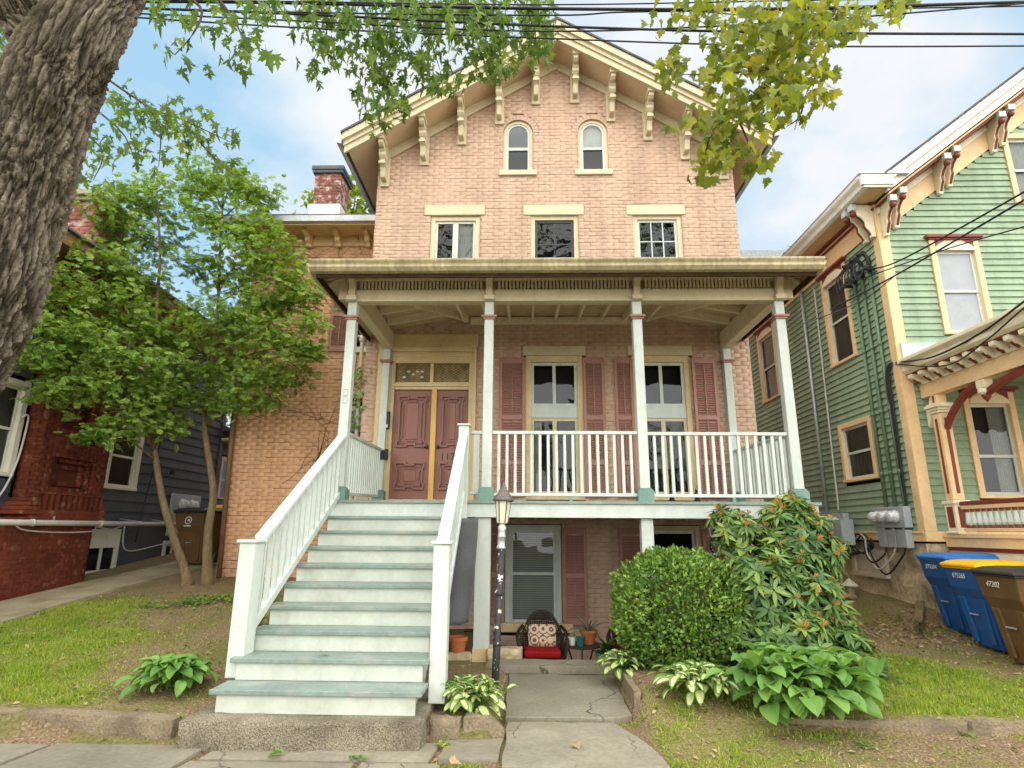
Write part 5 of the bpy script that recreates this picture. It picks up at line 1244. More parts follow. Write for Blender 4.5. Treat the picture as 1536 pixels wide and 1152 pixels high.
mb = MB(); mb.box(PX - .068, PX - .058, yy - .06, yy + .06, 1.47, 1.76); mb.box(PX - .02, PX + .11, yy - .113, yy - .103, 1.47, 1.76); mb.box(PX - .046, PX - .038, yy - .022, yy + .022, 1.95, 3.05); mb.box(PX + .02, PX + .07, yy - .093, yy - .083, 1.95, 3.05); mb.box(PX - .036, PX - .028, yy - .02, yy + .02, 3.29, 3.40); mb.build('inlay', m_maroon, po, bevel=.003)
mb = MB(); n = 12; vs = [(8.78 - .0, 3.28)]
ya, yb_ = yy - .09, 7.93
out = [(ya - (ya - yb_) * (1 - math.cos(PI / 2 * k / n)), 3.29 + .12 * math.sin(PI / 2 * k / n)) for k in range(n + 1)]
arc = MB()
for dz_, x0, x1 in ((0, PX + .0, PX + .09),):
    o1 = [(ya - (ya - yb_) * (k / n), 2.95 + .46 * math.sin(PI / 2 * k / n) ** .8) for k in range(n + 1)]
    o2 = [(y, z - .075) for y, z in o1]
    arc.add([(x, y, z) for x in (x0, x1) for L in (o1, o2) for y, z in L], [f for k in range(n) for f in ((k, k + 1, n + 1 + k + 1, n + 1 + k), (2 * n + 2 + k, 3 * n + 3 + k, 3 * n + 3 + k + 1, 2 * n + 2 + k + 1), (k, 2 * n + 2 + k, 2 * n + 2 + k + 1, k + 1), (n + 1 + k, n + 2 + k, 3 * n + 4 + k, 3 * n + 3 + k))])
    o1 = [(7.83 - 1.3 * (k / n), 3.40 + .01 * k / n - .14 * (1 - math.sin(PI * (k + .5) / (n + 1)))) for k in range(n + 1)]; o1 = [(y, min(z, 3.412)) for y, z in o1]; o2 = [(y, z - .075) for y, z in o1]; b = len(arc.v)
    arc.add([(x, y, z) for x in (x0, x1) for L in (o1, o2) for y, z in L], [f for k in range(n) for f in ((k, k + 1, n + 1 + k + 1, n + 1 + k), (2 * n + 2 + k, 3 * n + 3 + k, 3 * n + 3 + k + 1, 2 * n + 2 + k + 1), (k, 2 * n + 2 + k, 2 * n + 2 + k + 1, k + 1), (n + 1 + k, n + 2 + k, 3 * n + 4 + k, 3 * n + 3 + k))])
arc.build('arch', m_maroon, gp_, bevel=.006)
mb = MB(); mb.box(PX - .02, PX + .11, 7.815, 7.945, 3.30, 3.414); mb.lathe([(.05, 3.30), (.085, 3.29), (.09, 3.24), (.06, 3.21)], (PX + .045, 7.88, 0), 14); pn = mb.build('pendant', m_cream, gp_)
mb = MB(); mb.lathe([(.06, 3.21), (.05, 3.17), (.02, 3.13), (.001, 3.10)], (PX + .045, 7.88, 0), 12); mb.build('pendant_tip', m_maroon, pn, smooth=True)
mb = MB(); mb.prism([(YG - .08, 2.95), (YG - .2, 3.12), (YG - .26, 3.3), (YG - .3, 3.42), (YG - .22, 3.42), (YG - .16, 3.3), (YG - .08, 3.2)], 'x', PX - .02, PX + .06); mb.build('corner_scroll', m_cream, gp_, bevel=.006)
mb = MB(); mb.box(PX - .0, PX + .09, 4.7, yy - .11, 1.775, 1.83); mb.build('top_rail', m_maroon, gp_, bevel=.008)
mb = MB(); mb.box(PX + .01, PX + .08, 4.7, yy - .11, 1.72, 1.773); mb.box(PX + .01, PX + .08, 4.7, yy - .11, 1.42, 1.46); mb.build('rail_bar', m_peach, gp_, bevel=.004)
sp = MB(); sp.lathe([(.032, .0), (.032, .04), (.02, .045), (.034, .075), (.028, .14), (.018, .22), (.03, .225), (.03, .26)], n=10); sp.m = [1 if min(sp.v[i][2] for i in f) < .042 and max(sp.v[i][2] for i in f) < .05 or min(sp.v[i][2] for i in f) > .2 else 0 for f in sp.f]
spme = sp.mesh('spindle', [m_white, m_maroon], smooth=False)
y = yy - .18
while y > 4.8: put('spindle', spme, gp_, (PX + .045, y, 1.46)); y -= .105
# far roof between the houses
dh = thing('distant_house', 'distant house with worn slate roof between the pink and green houses', 'house', (12, 27, 1))
mb = MB(); mb.box(8.5, 15, 26.3, 32, .5, 13.5); mb.build('wall', m_crown, dh)
mb = MB(); mb.prism([(25.8, 13.55), (25.8, 13.62), (30, 16.5), (34, 13.55)], 'x', 8, 15.5); mb.build('roof', M('worn_slate_roof', (.13, .14, .14), .8, .5, 6, 9, .4, .8, 7, .3, stretch=(1, 1, 2.2)), dh)
mb = MB(); mb.box(8.2, 15.3, 26.0, 26.3, 13.2, 13.55); mb.build('eave', m_crown, dh)
# ------------------------------------------------------------------ leaves
def leaf_from_half(name, half, mats, fold=.22, droop=.25, stem=.35):
    """lobed leaf: base at origin, tip along +Y, length 1"""
    mb = MB(); R = half; Lh = [(-x, y) for x, y in half[1:-1]][::-1]
    zf = lambda x, y: fold * abs(x) - droop * y * y
    ring = R + Lh
    vs = [(0, .28, zf(0, .28))] + [(x, y, zf(x, y)) for x, y in ring]; n = len(ring)
    fs = [(0, 1 + i, 1 + (i + 1) % n) for i in range(n)]
    mb.add(vs, fs)
    if stem: mb.add([(-.012, 0, 0), (.012, 0, 0), (.006, -stem, .05), (-.006, -stem, .05)], [(0, 1, 2, 3)])
    return mb.mesh(name, mats)
deep = [(0, 0), (.10, .02), (.34, -.04), (.24, .10), (.16, .16), (.36, .24), (.58, .50), (.40, .44), (.34, .52), (.22, .40), (.13, .36), (.17, .58), (.26, .68), (.14, .70), (.10, .86), (0, 1.05)]
broad = [(0, 0), (.14, -.05), (.40, -.06), (.36, .08), (.58, .20), (.46, .28), (.66, .56), (.50, .52), (.42, .60), (.30, .56), (.26, .60), (.32, .76), (.18, .76), (.12, .88), (0, 1.0)]
lm_silver = leaf_mat('silver_maple_leaf', [(.045, .10, .022), (.085, .155, .03), (.14, .22, .04), (.25, .32, .06)], .5, .5)
lm_norway = leaf_mat('norway_maple_leaf', [(.08, .12, .014), (.15, .19, .022), (.25, .275, .035), (.34, .30, .045)], .5, .5)
lm_cedar = leaf_mat('cedar_foliage', [(.05, .11, .02), (.11, .20, .032), (.175, .285, .05), (.27, .38, .06), (.34, .37, .09)], .6, .35)
lm_box = leaf_mat('boxwood_leaf', [(.035, .085, .015), (.08, .16, .024), (.16, .27, .04), (.33, .43, .08)], .35, .2)
lm_rhodo = leaf_mat('rhododendron_leaf', [(.03, .08, .022), (.06, .13, .032), (.12, .205, .05), (.28, .34, .07)], .3, .2)
lm_spent = leaf_mat('spent_flower', [(.26, .10, .035), (.40, .17, .04), (.46, .27, .06), (.20, .075, .035)], .8, .2)
lm_hosta = leaf_mat('hosta_leaf', [(.09, .20, .045), (.15, .29, .06), (.23, .38, .09)], .4, .3)
lm_hedge = leaf_mat('hosta_green_margin', [(.07, .16, .03), (.11, .22, .04), (.16, .28, .05)], .4, .3)
lm_cream = leaf_mat('hosta_cream_centre', [(.48, .55, .23), (.58, .62, .30), (.66, .68, .38)], .45, .3, tcol=(1.1, 1.1, .8))
lm_grass = leaf_mat('lawn_grass', [(.10, .19, .022), (.17, .28, .032), (.27, .36, .045), (.38, .41, .07), (.46, .45, .16)], .6, .4)
lm_litter = leaf_mat('dead_leaf', [(.16, .10, .05), (.26, .17, .08), (.36, .26, .14), (.44, .36, .22)], .9, .1, tcol=(1, 1, 1))
lm_bg = leaf_mat('background_foliage', [(.09, .15, .02), (.17, .24, .03), (.30, .33, .04)], .6, .45)
lm_street = leaf_mat('street_foliage', [(.05, .10, .02), (.09, .16, .03), (.14, .22, .04)], .6, .35)
m_twig = M('dark_twig', (.09, .065, .045), .9, .2, 8, 40, .15, .3, 60, .1)
m_cbark = M('cedar_bark', (.19, .135, .075), .95, .25, 5, 40, .3, .9, 30, .1, dirt=((.12, .12, .05), .6, 4, .5, .7), stretch=(3, 3, .5))
silver = [leaf_from_half('leaf', [(x * (1 + .1 * k), y) for x, y in deep], lm_silver, .2 + .15 * k, .1 + .3 * k) for k in range(3)]
norway = [leaf_from_half('leaf', [(x * (1 + .05 * k), y) for x, y in broad], lm_norway, .12 + .15 * k, .1 + .25 * k) for k in range(3)]
def rot_to(d, up=None, spin=0):
    """matrix whose +Y looks along d"""
    d = Vector(d).normalized(); u = Vector(up or (0, 0, 1))
    x = d.cross(u)
    if x.length < 1e-3: x = Vector((1, 0, 0))
    x.normalize(); z = x.cross(d)
    m = Matrix((x, d, z)).transposed().to_4x4()
    return m @ Matrix.Rotation(spin, 4, 'Y')
def hang_leaves(blobs, size, seed, hang=.75):
    r = random.Random(seed); out = []
    for cx, cy, rx, ry, n, Y in blobs:
        for _ in range(max(1, n // 4)):
            a = r.uniform(0, 2 * PI); q = math.sqrt(r.random())
            c = at(cx + rx * q * math.cos(a), cy + ry * q * math.sin(a), Y + r.gauss(0, .3))
            for k in range(4):
                p = c + Vector((r.gauss(0, .06), r.gauss(0, .08), r.gauss(0, .05)))
                t = r.uniform(0, 2 * PI); d = Vector((math.cos(t), math.sin(t), -hang * 1.6 + r.gauss(0, .5)))
                m = rot_to(d, (r.gauss(0, .5), -.6 + r.gauss(0, .5), 1), r.gauss(0, .5)); m = m @ Matrix.Scale(size * r.uniform(.7, 1.25), 4); m.translation = p
                out.append((m, r.randrange(3)))
    return out
def branch(parent, pts, r0, r1, mat, name='branch', n=7):
    P_ = [Vector(p) for p in pts]; mb = MB(); k = len(P_)
    mb.tube(P_, [r0 + (r1 - r0) * i / (k - 1) for i in range(k)], n)
    return mb.build(name, mat, parent, smooth=True)
# ---- the big street tree at the left edge
TY = 3.4
tree = thing('maple_tree', 'huge grey barked maple trunk leaning in at the left edge, ragged leaves hanging overhead', 'tree', (-3.75, TY, -.2))
axis = [(-235, 1180), (-180, 900), (-130, 700), (-78, 560), (-18, 440), (24, 310), (50, 220), (80, 130), (118, 55), (165, -15), (235, -85), (350, -170), (520, -270)]
ax = [at(x, y, TY + max(0, i - 8) * .3) for i, (x, y) in enumerate(axis)]; ax[0].z = -.3
def spline(P_, m):
    out = []
    for i in range(len(P_) - 1):
        a = P_[max(i - 1, 0)]; b = P_[i]; c = P_[i + 1]; d = P_[min(i + 2, len(P_) - 1)]
        for k in range(m):
            t = k / m; out.append(.5 * ((2 * b) + (c - a) * t + (2 * a - 5 * b + 4 * c - d) * t * t + (3 * b - a - 3 * c + d) * t ** 3))
    return out + [P_[-1]]
def bark_tube(parent, P_, rads, nr, mat, seed=0, amp=1.0, name='trunk'):
    n = len(P_); vs = []; at_ = []; fs = []
    for i, p in enumerate(P_):
        d = (P_[min(i + 1, n - 1)] - P_[max(i - 1, 0)]).normalized(); a = Vector((1, 0, 0)); a = (a - d * a.dot(d)).normalized(); b = d.cross(a)
        R = rads[i]
        for k in range(nr):
            t = 2 * PI * k / nr; o = a * math.cos(t) + b * math.sin(t)
            q = Vector((math.cos(t) * R, math.sin(t) * R, 0)) * 17; q.z = p.z * 2.7 + seed
            q += mnoise.noise_vector(q * .5) * 1.5 + mnoise.noise_vector(q * 1.7) * .5 + mnoise.noise_vector(q * 5) * .16
            ds = mnoise.voronoi(q)[0]; c1_ = min(1, max(0, (ds[1] - ds[0] - .04) * 3.2)) ** .8
            q2 = Vector((q.x * 2.3, q.y * 2.3, q.z * 3.6)); ds = mnoise.voronoi(q2)[0]; c2_ = min(1, max(0, (ds[1] - ds[0] - .05) * 3.5))
            cr_ = c1_ * (.5 + .5 * c2_)
            fine = mnoise.noise(Vector((q.x * 3, q.y * 3, q.z * 2)))
            big = mnoise.noise(Vector((q.x * .12, q.y * .12, p.z * .5)))
            w = p + o * (R * (1 + .06 * big) + amp * (.036 * cr_ - .018 + .009 * fine))
            vs.append(tuple(w)); at_.append(min(1, max(0, cr_ * .8 + .2 * fine + .1)))
    for i in range(n - 1):
        for k in range(nr): fs.append((i * nr + k, i * nr + (k + 1) % nr, (i + 1) * nr + (k + 1) % nr, (i + 1) * nr + k))
    me = bpy.data.meshes.new(name); me.from_pydata(vs, [], fs); me.materials.append(mat)
    A = me.attributes.new('plate', 'FLOAT', 'POINT'); A.data.foreach_set('value', at_)
    me.polygons.foreach_set('use_smooth', [True] * len(fs))
    return put(name, me, parent)
m_bark = bpy.data.materials.new('furrowed_bark'); m_bark.use_nodes = True
def _bark(m):
    t = m.node_tree; nd = t.nodes; lk = t.links; p = nd['Principled BSDF']; p.inputs['Roughness'].default_value = .95; p.inputs['Specular IOR Level'].default_value = .1
    a = nd.new('ShaderNodeAttribute'); a.attribute_name = 'plate'
    cr = nd.new('ShaderNodeValToRGB'); e = cr.color_ramp.elements; e.new(.5)
    for i, (q, c) in enumerate(((.05, (.028, .022, .016)), (.4, (.115, .093, .066)), (.95, (.25, .207, .155)))): e[i].position = q; e[i].color = (*c, 1)
    lk.new(a.outputs['Fac'], cr.inputs[0])
    g = nd.new('ShaderNodeNewGeometry'); n = nd.new('ShaderNodeTexNoise'); n.inputs['Scale'].default_value = 3.0; n.inputs['Detail'].default_value = 6; lk.new(g.outputs['Position'], n.inputs['Vector'])
    r = nd.new('ShaderNodeMapRange'); r.inputs['From Min'].default_value = .48; r.inputs['From Max'].default_value = .68; r.inputs['To Max'].default_value = .8; lk.new(n.outputs['Fac'], r.inputs[0])
    mx_ = nd.new('ShaderNodeMix'); mx_.data_type = 'RGBA'; mx_.blend_type = 'MULTIPLY'; lk.new(r.outputs[0], mx_.inputs['Factor']); lk.new(cr.outputs[0], mx_.inputs['A']); mx_.inputs['B'].default_value = (.38, .42, .27, 1)
    lk.new(mx_.outputs['Result'], p.inputs['Base Color'])
    n2_ = nd.new('ShaderNodeTexNoise'); n2_.inputs['Scale'].default_value = 70; n2_.inputs['Detail'].default_value = 6; lk.new(g.outputs['Position'], n2_.inputs['Vector'])
    b = nd.new('ShaderNodeBump'); b.inputs['Strength'].default_value = 1; b.inputs['Distance'].default_value = .02; lk.new(n2_.outputs['Fac'], b.inputs['Height']); lk.new(b.outputs[0], p.inputs['Normal'])
_bark(m_bark)
sp_ = spline(ax, 50); nn = len(sp_)
rad = []
for i in range(nn):
    z = sp_[i].z; rad.append((.272 + .16 * math.exp(-max(0, z + .2) * 2.2)) * (1 - .55 * min(1, max(0, i / nn - .62) / .38)))
bark_tube(tree, sp_, rad, 280, m_bark, 0, 1.0)
if 0: rl = [at(105, 92, TY), at(150, 35, TY + .15), at(205, -35, TY + .4), at(300, -130, TY + .9), at(480, -240, TY + 1.6)]
if 0: sp2 = spline(rl, 30); bark_tube(tree, sp2, [.29 - .18 * i / (len(sp2) - 1) for i in range(len(sp2))], 200, m_bark, 7, .9, 'limb')
ll = [at(92, 150, TY), at(72, 85, TY - .02), at(40, 35, TY - .05), at(5, -20, TY - .2), at(-80, -130, TY - .3)]
sp3 = spline(ll, 28); bark_tube(tree, sp3, [.19 - .08 * i / (len(sp3) - 1) for i in range(len(sp3))], 160, m_bark, 17, .8, 'limb')
top = [(470, 15, 50, 28, 60, 5), (460, 104, 20, 13, 14, 5), (492, 55, 42, 32, 50, 5), (540, 60, 60, 52, 190, 5), (570, 120, 38, 42, 110, 5), (588, 158, 22, 22, 36, 5), (620, 45, 70, 58, 210, 5), (650, 108, 48, 26, 64, 5), (700, 45, 60, 50, 190, 5.1), (722, 84, 33, 28, 60, 5.1), (762, 25, 60, 40, 140, 5.2), (812, 38, 28, 35, 90, 5.2), (800, 78, 32, 20, 50, 5.2), (742, 98, 24, 14, 26, 5.1), (560, 172, 20, 14, 18, 5), (640, 10, 200, 26, 340, 5.1),
       (280, 38, 38, 32, 30, 3.9), (262, 80, 14, 14, 6, 3.9), (300, 86, 11, 13, 6, 3.9), (345, 55, 42, 32, 32, 3.9), (378, 82, 20, 20, 16, 3.9), (330, 10, 70, 16, 36, 4), (240, 12, 16, 14, 12, 4), (400, 10, 40, 16, 24, 4.2),
       (200, 150, 28, 22, 32, 5.6), (240, 172, 38, 22, 40, 5.6), (180, 190, 22, 28, 30, 5.6), (205, 225, 20, 22, 24, 5.6), (262, 168, 42, 20, 42, 5.7), (302, 196, 33, 18, 36, 5.8), (340, 210, 14, 10, 12, 5.8), (150, 208, 20, 20, 22, 5.5), (142, 250, 16, 28, 24, 5.5), (240, 212, 16, 32, 24, 5.6), (276, 212, 28, 18, 26, 5.7), (330, 252, 32, 16, 26, 5.8), (165, 284, 18, 10, 12, 5.5), (236, 248, 12, 14, 10, 5.6),
       (8, 40, 18, 38, 36, 4.6), (4, 112, 12, 36, 26, 4.6), (66, 12, 12, 12, 12, 4.6)]
for pts, Y in (([(430, -60), (520, -20), (560, 40), (575, 110), (585, 165)], 5), ([(560, -50), (600, 0), (640, 50), (660, 105)], 5), ([(620, -60), (690, 0), (712, 50), (722, 92)], 5.1), ([(700, -60), (770, -10), (800, 40), (805, 80)], 5.2), ([(430, -60), (475, 0), (490, 50), (462, 100)], 5),
               ([(240, -30), (300, 10), (290, 50), (262, 82)], 3.9), ([(300, -30), (345, 20), (375, 80)], 3.9), ([(80, 60), (215, 155), (275, 180), (345, 213)], 5.6), ([(215, 155), (240, 190), (238, 250)], 5.6), ([(70, 110), (175, 190), (200, 235)], 5.5), ([(60, 150), (150, 220), (140, 270)], 5.5), ([(275, 180), (310, 225), (350, 262)], 5.7)):
    branch(tree, spline([at(x, y, Y) for x, y in pts], 4), .016, .003, m_twig)
scatter(tree, 'leaf', 'foliage', silver, hang_leaves([(a, b, c, d, int(e * (1.0 if f > 4.2 else .85)), f) for a, b, c, d, e, f in top], .094, 1), [lm_silver])
# the rest of the crown, high above the street and out of the picture: seen only mirrored in the panes
r = random.Random(61); cme = MB(); cme.add([(0, 0, 0), (.36, .45, .06), (0, 1, -.1), (-.36, .45, .06)], [(0, 1, 2, 3)]); cme = cme.mesh('leaf', lm_silver); cp = []
for _ in range(15):
    c = Vector((r.uniform(-7, 7.5), r.uniform(-5, 1.2), r.uniform(8.8, 13.5))); R = r.uniform(.9, 1.6)
    branch(tree, [(-2.6, 3.9, 7.6), Vector((-2.6, 3.9, 7.6)).lerp(c, .5) + Vector((0, -.4, .6)), c], .09, .02, m_bark, 'limb', 6)
    for _ in range(int(330 * R * R)):
        p = c + Vector((r.gauss(0, .5), r.gauss(0, .5), r.gauss(0, .4))) * R; m = rot_to((r.gauss(0, 1), r.gauss(0, 1), r.gauss(-.5, .6)), (r.gauss(0, .5), r.gauss(0, .5), 1)) @ Matrix.Scale(r.uniform(.12, .22), 4); m.translation = p; cp.append((m, 0))
o = put('upper_foliage', merge_mesh('upper_foliage', [cme], cp, [lm_silver]), tree); o['kind'] = 'stuff'
# ---- the maple whose branches reach in from the right (trunk stands by the street, out of view)
nt = thing('maple_tree', 'yellow green broad leaved maple branches hanging in front of the gable and the sky', 'tree', (7.2, 2.0, -.2))
branch(nt, [(7.2, 2.0, -.25), (7.1, 2.05, 2.5), (7.0, 2.1, 5), (6.6, 2.5, 7), (5.6, 3.2, 8.4)], .3, .14, m_bark, 'trunk', 14)
ny_ = 4.6
for pts in ([(1480, -220), (1290, -50), (1240, 40), (1180, 100), (1120, 165), (1085, 235)], [(1180, 100), (1090, 110), (1015, 112)], [(1240, 40), (1130, 25), (1030, 15)], [(1120, 165), (1070, 195), (1052, 265)], [(1110, 185), (1135, 240)], [(1260, 10), (1235, 90), (1205, 150), (1192, 195)], [(1205, 150), (1200, 175), (1180, 190)], [(1290, -50), (1340, 5)], [(1150, 130), (1170, 165)]):
    branch(nt, spline([at(x, y, ny_) for x, y in pts], 4), .02 if len(pts) > 4 else .011, .003, m_twig)
nb = [(1020, 8, 38, 14, 26), (1030, 30, 26, 13, 16), (1090, 18, 60, 28, 72), (1130, 55, 68, 42, 150), (1180, 40, 68, 48, 150), (1230, 28, 58, 38, 100), (1290, 12, 58, 18, 56), (1340, 6, 22, 9, 14), (1080, 98, 33, 22, 40), (1020, 108, 24, 16, 28), (1005, 95, 13, 10, 10), (1120, 118, 58, 38, 110), (1180, 108, 48, 43, 96), (1220, 88, 36, 38, 60), (1160, 158, 43, 22, 52), (1110, 170, 43, 22, 52), (1075, 200, 28, 22, 36), (1060, 238, 22, 22, 30), (1050, 268, 9, 11, 8), (1030, 184, 18, 12, 16), (1100, 224, 26, 20, 30), (1132, 244, 23, 12, 20), (1210, 150, 20, 24, 20), (1236, 118, 13, 16, 10)]
scatter(nt, 'leaf', 'foliage', norway, hang_leaves([(*b[:4], int(b[4] * 1.1), ny_) for b in nb], .088, 2, .6), [lm_norway])
# ---- two slender cedars by the wing
def spray_mesh(seed):
    r = random.Random(seed); mb = MB()
    def leaflet(b, d, L_, w):
        d = Vector(d).normalized(); s = Vector((-d.y, d.x, 0)).normalized() * w; b = Vector(b); dz = Vector((0, 0, -.12 * L_))
        mb.add([b, b + d * L_ * .5 + s + dz * .3, b + d * L_ + dz, b + d * L_ * .5 - s + dz * .3], [(0, 1, 2, 3)])
    leaflet((0, 0, 0), (0, 1, 0), 1, .045)
    for k in range(4):
        y = .12 + .2 * k
        for s in (-1, 1): leaflet((0, y, -.1 * y * y), (s * .8, 1 + r.uniform(-.2, .2), r.uniform(-.25, .1)), .5 - .07 * k + r.uniform(-.05, .05), .075)
    return mb.mesh('leaf_spray', lm_cedar)
sprays = [spray_mesh(k) for k in range(4)]
def crown(blobs, size, seed, dens):
    r = random.Random(seed); out = []
    for cx, cy, Y, R in blobs:
        c = at(cx, cy, Y); z = (c - CO).dot(CF); rw = R * z / FPX
        subs = [Vector((r.gauss(0, .44), r.gauss(0, .44), r.gauss(0, .38))) * rw for _ in range(max(5, int(R * dens / 8)))]
        for s in subs:
            base = c + s; out_d = Vector((s.x, s.y, 0)); out_d = out_d.normalized() if out_d.length > .01 else Vector((1, 0, 0))
            for _ in range(9):
                p = base + Vector((r.gauss(0, .13), r.gauss(0, .13), r.gauss(0, .07)))
                d = out_d + Vector((r.gauss(0, .7), r.gauss(0, .7), r.uniform(-.7, .25)))
                m = rot_to(d, (r.gauss(0, .4), r.gauss(0, .4) - .3, 1), r.gauss(0, .6)) @ Matrix.Scale(size * r.uniform(.6, 1.3), 4); m.translation = p; out.append((m, r.randrange(4)))
    return out
LT = [(165, 330, 9.4, 36), (205, 300, 9.6, 36), (250, 300, 9.9, 42), (150, 390, 9.2, 46), (112, 440, 8.7, 44), (90, 500, 8.4, 40), (58, 535, 8.1, 30), (120, 520, 8.6, 46), (170, 470, 9.1, 52), (222, 430, 9.8, 42), (235, 365, 9.9, 42), (190, 540, 9.0, 48), (232, 505, 9.7, 42), (152, 580, 8.8, 38), (112, 575, 8.6, 28), (215, 588, 9.3, 34), (185, 630, 9.0, 28), (240, 600, 9.7, 28), (150, 652, 8.8, 14), (268, 560, 9.9, 34), (78, 585, 8.3, 14), (250, 640, 9.6, 16)]
RT = [(300, 272, 9.7, 38), (350, 272, 9.7, 34), (392, 292, 9.7, 24), (330, 322, 9.7, 44), (380, 342, 9.7, 42), (305, 400, 9.9, 30), (352, 402, 9.7, 48), (410, 382, 9.6, 40), (440, 412, 9.5, 26), (300, 490, 9.9, 44), (360, 470, 9.6, 52), (420, 452, 9.5, 36), (458, 440, 9.4, 15), (400, 502, 9.5, 42), (440, 520, 9.4, 24), (468, 482, 9.3, 11), (462, 530, 9.3, 13), (335, 550, 9.8, 42), (392, 560, 9.6, 36), (428, 562, 9.5, 22), (302, 598, 9.9, 26), (358, 600, 9.7, 22), (400, 600, 9.6, 12)]
for nm, tp, blobs, tr_, sd_ in (('left', [(282, 876), (272, 840), (255, 790), (240, 730), (230, 650), (230, 560), (235, 460), (240, 380), (236, 310)], LT, .075, 5), ('right', [(311, 878), (312, 800), (320, 740), (312, 680), (306, 630), (315, 560), (326, 470), (330, 380), (335, 290)], RT, .075, 6)):
    Yt = 10.15 if nm == 'right' else 10.1
    b0 = at(*tp[0], Yt)
    t = thing('cedar_tree', ('bushy cedar with curved bare trunk before the grey house, left one of two' if nm == 'left' else 'bushy cedar with upright bare trunk nearest the brick wing, right one of two'), 'tree', b0, 0, 'cedar trees beside the brick wing')
    P_ = spline([at(x, y, Yt - .12 * i * (nm == 'left') * .5) for i, (x, y) in enumerate(tp)], 6); k = len(P_)
    rr = [tr_ * (1.0 - .82 * i / (k - 1)) * (1 + .7 * math.exp(-i * .5)) for i in range(k)]
    mb = MB(); P_[0].z -= .1; mb.tube(P_, rr, 12); mb.build('trunk', m_cbark, t, smooth=True)
    for i, (cx, cy, Y, R) in enumerate(blobs):
        c = at(cx, cy, Y); q = min(P_, key=lambda p: abs(p.z - (c.z - .35)) + .2 * (p - c).length)
        mid = q.lerp(c, .5) + Vector((0, 0, .12)); branch(t, spline([q, mid, c], 3), .016, .004, m_cbark, n=5)
    scatter(t, 'leaf_spray', 'foliage', sprays, crown(blobs, .16, sd_, 8), [lm_cedar])
# ---- trees farther back
card = MB(); card.add([(0, 0, 0), (.34, .4, .06), (0, 1, -.1), (-.34, .4, .06)], [(0, 1, 2, 3)])
def blob_tree(name, label, base, blobs, size, n, lm, seed, cat='tree', trunk=.16, kind=None, limit=0):
    r = random.Random(seed); me_ = card.mesh('leaf', lm); out = []
    for c, R in blobs:
        c = Vector(c)
        for _ in range(int(n * R * R)):
            d = Vector((r.gauss(0, 1), r.gauss(0, 1), r.gauss(0, 1))).normalized() * R * r.uniform(.45, 1.05) * (1 + .25 * mnoise.noise(c + Vector((r.random(), r.random(), 0)))); p = c + d
            m = rot_to((r.gauss(0, 1), r.gauss(0, 1), r.gauss(-.4, .6)), (r.gauss(0, .6), r.gauss(0, .6), 1), 0) @ Matrix.Scale(size * r.uniform(.6, 1.4), 4); m.translation = p; out.append((m, 0))
    if kind:
        o = put(name, merge_mesh(name, [me_], out, [lm])); return tag(o, label, cat, None, kind)
    t = thing(name, label, cat, base)
    branch(t, [base, Vector(base).lerp(Vector(blobs[0][0]), .5), blobs[0][0]], trunk, trunk * .4, m_twig, 'trunk', 8)
    for c, R in blobs[1:]: branch(t, [Vector(base).lerp(Vector(blobs[0][0]), .6), c], trunk * .3, .02, m_twig, n=5)
    o = put('foliage', merge_mesh('foliage', [me_], out, [lm]), t); o['kind'] = 'stuff'
    return t
def bt(px, py, Y, R): return (at(px, py, Y), R)
blob_tree('background_tree', 'yellow green treetop rising behind the chimney of the brick wing', (at(505, 330, 17).x, 17, .8), [bt(538, 300, 17, .75), bt(468, 296, 17, .34), bt(500, 275, 17.5, .4), bt(535, 275, 17, .4), bt(520, 330, 17, .5), bt(440, 322, 17, .14)], .22, 420, lm_bg, 21)
blob_tree('background_tree', 'green tree seen through the gap between the grey house and brick wing', (at(335, 640, 22).x, 22, .9), [bt(335, 610, 22, 1.2), bt(345, 560, 22, 1.2), bt(330, 660, 22, 1.0), bt(350, 500, 22, 1.1)], .24, 260, lm_bg, 22)
blob_tree('background_tree', 'small dark treetop above the eave of the green house', (at(1190, 380, 24).x, 24, .9), [bt(1188, 378, 24, .35), bt(1205, 372, 24, .3), bt(1180, 400, 24, .5)], .22, 300, lm_street, 23)
sb = []
r = random.Random(31)
for k in range(8):
    x = -23 + 6.2 * k + r.uniform(-1, 1); y = -20 + r.uniform(-2, 2); h = r.uniform(5.5, 9)
    for j in range(4): sb.append(((x + r.uniform(-1.6, 1.6), y + r.uniform(-1.4, 1.4), h + r.uniform(-3.2, 2.2)), r.uniform(1.2, 2.2)))
blob_tree('street_trees', 'row of leafy trees along the far side of the street', None, sb, .22, 240, lm_street, 24, 'trees', kind='stuff')

# ------------------------------------------------------------------ shrubs and garden plants
def oval(name, mat, L_=1, w=.28, n=4, fold=.12, droop=.3, petiole=0):
    mb = MB(); vs = []
    for i in range(n + 1):
        t = i / n; wd = w * math.sin(PI * min(.98, max(.04, t)) ** .8); y = petiole + t * L_; z = -droop * t * t
        vs += [(-wd, y, z + fold * wd), (0, y, z), (wd, y, z + fold * wd)]
    fs = []
    for i in range(n):
        a = 3 * i; fs += [(a, a + 1, a + 4, a + 3), (a + 1, a + 2, a + 5, a + 4)]
    mb.add(vs, fs); return mb.mesh(name, mat)
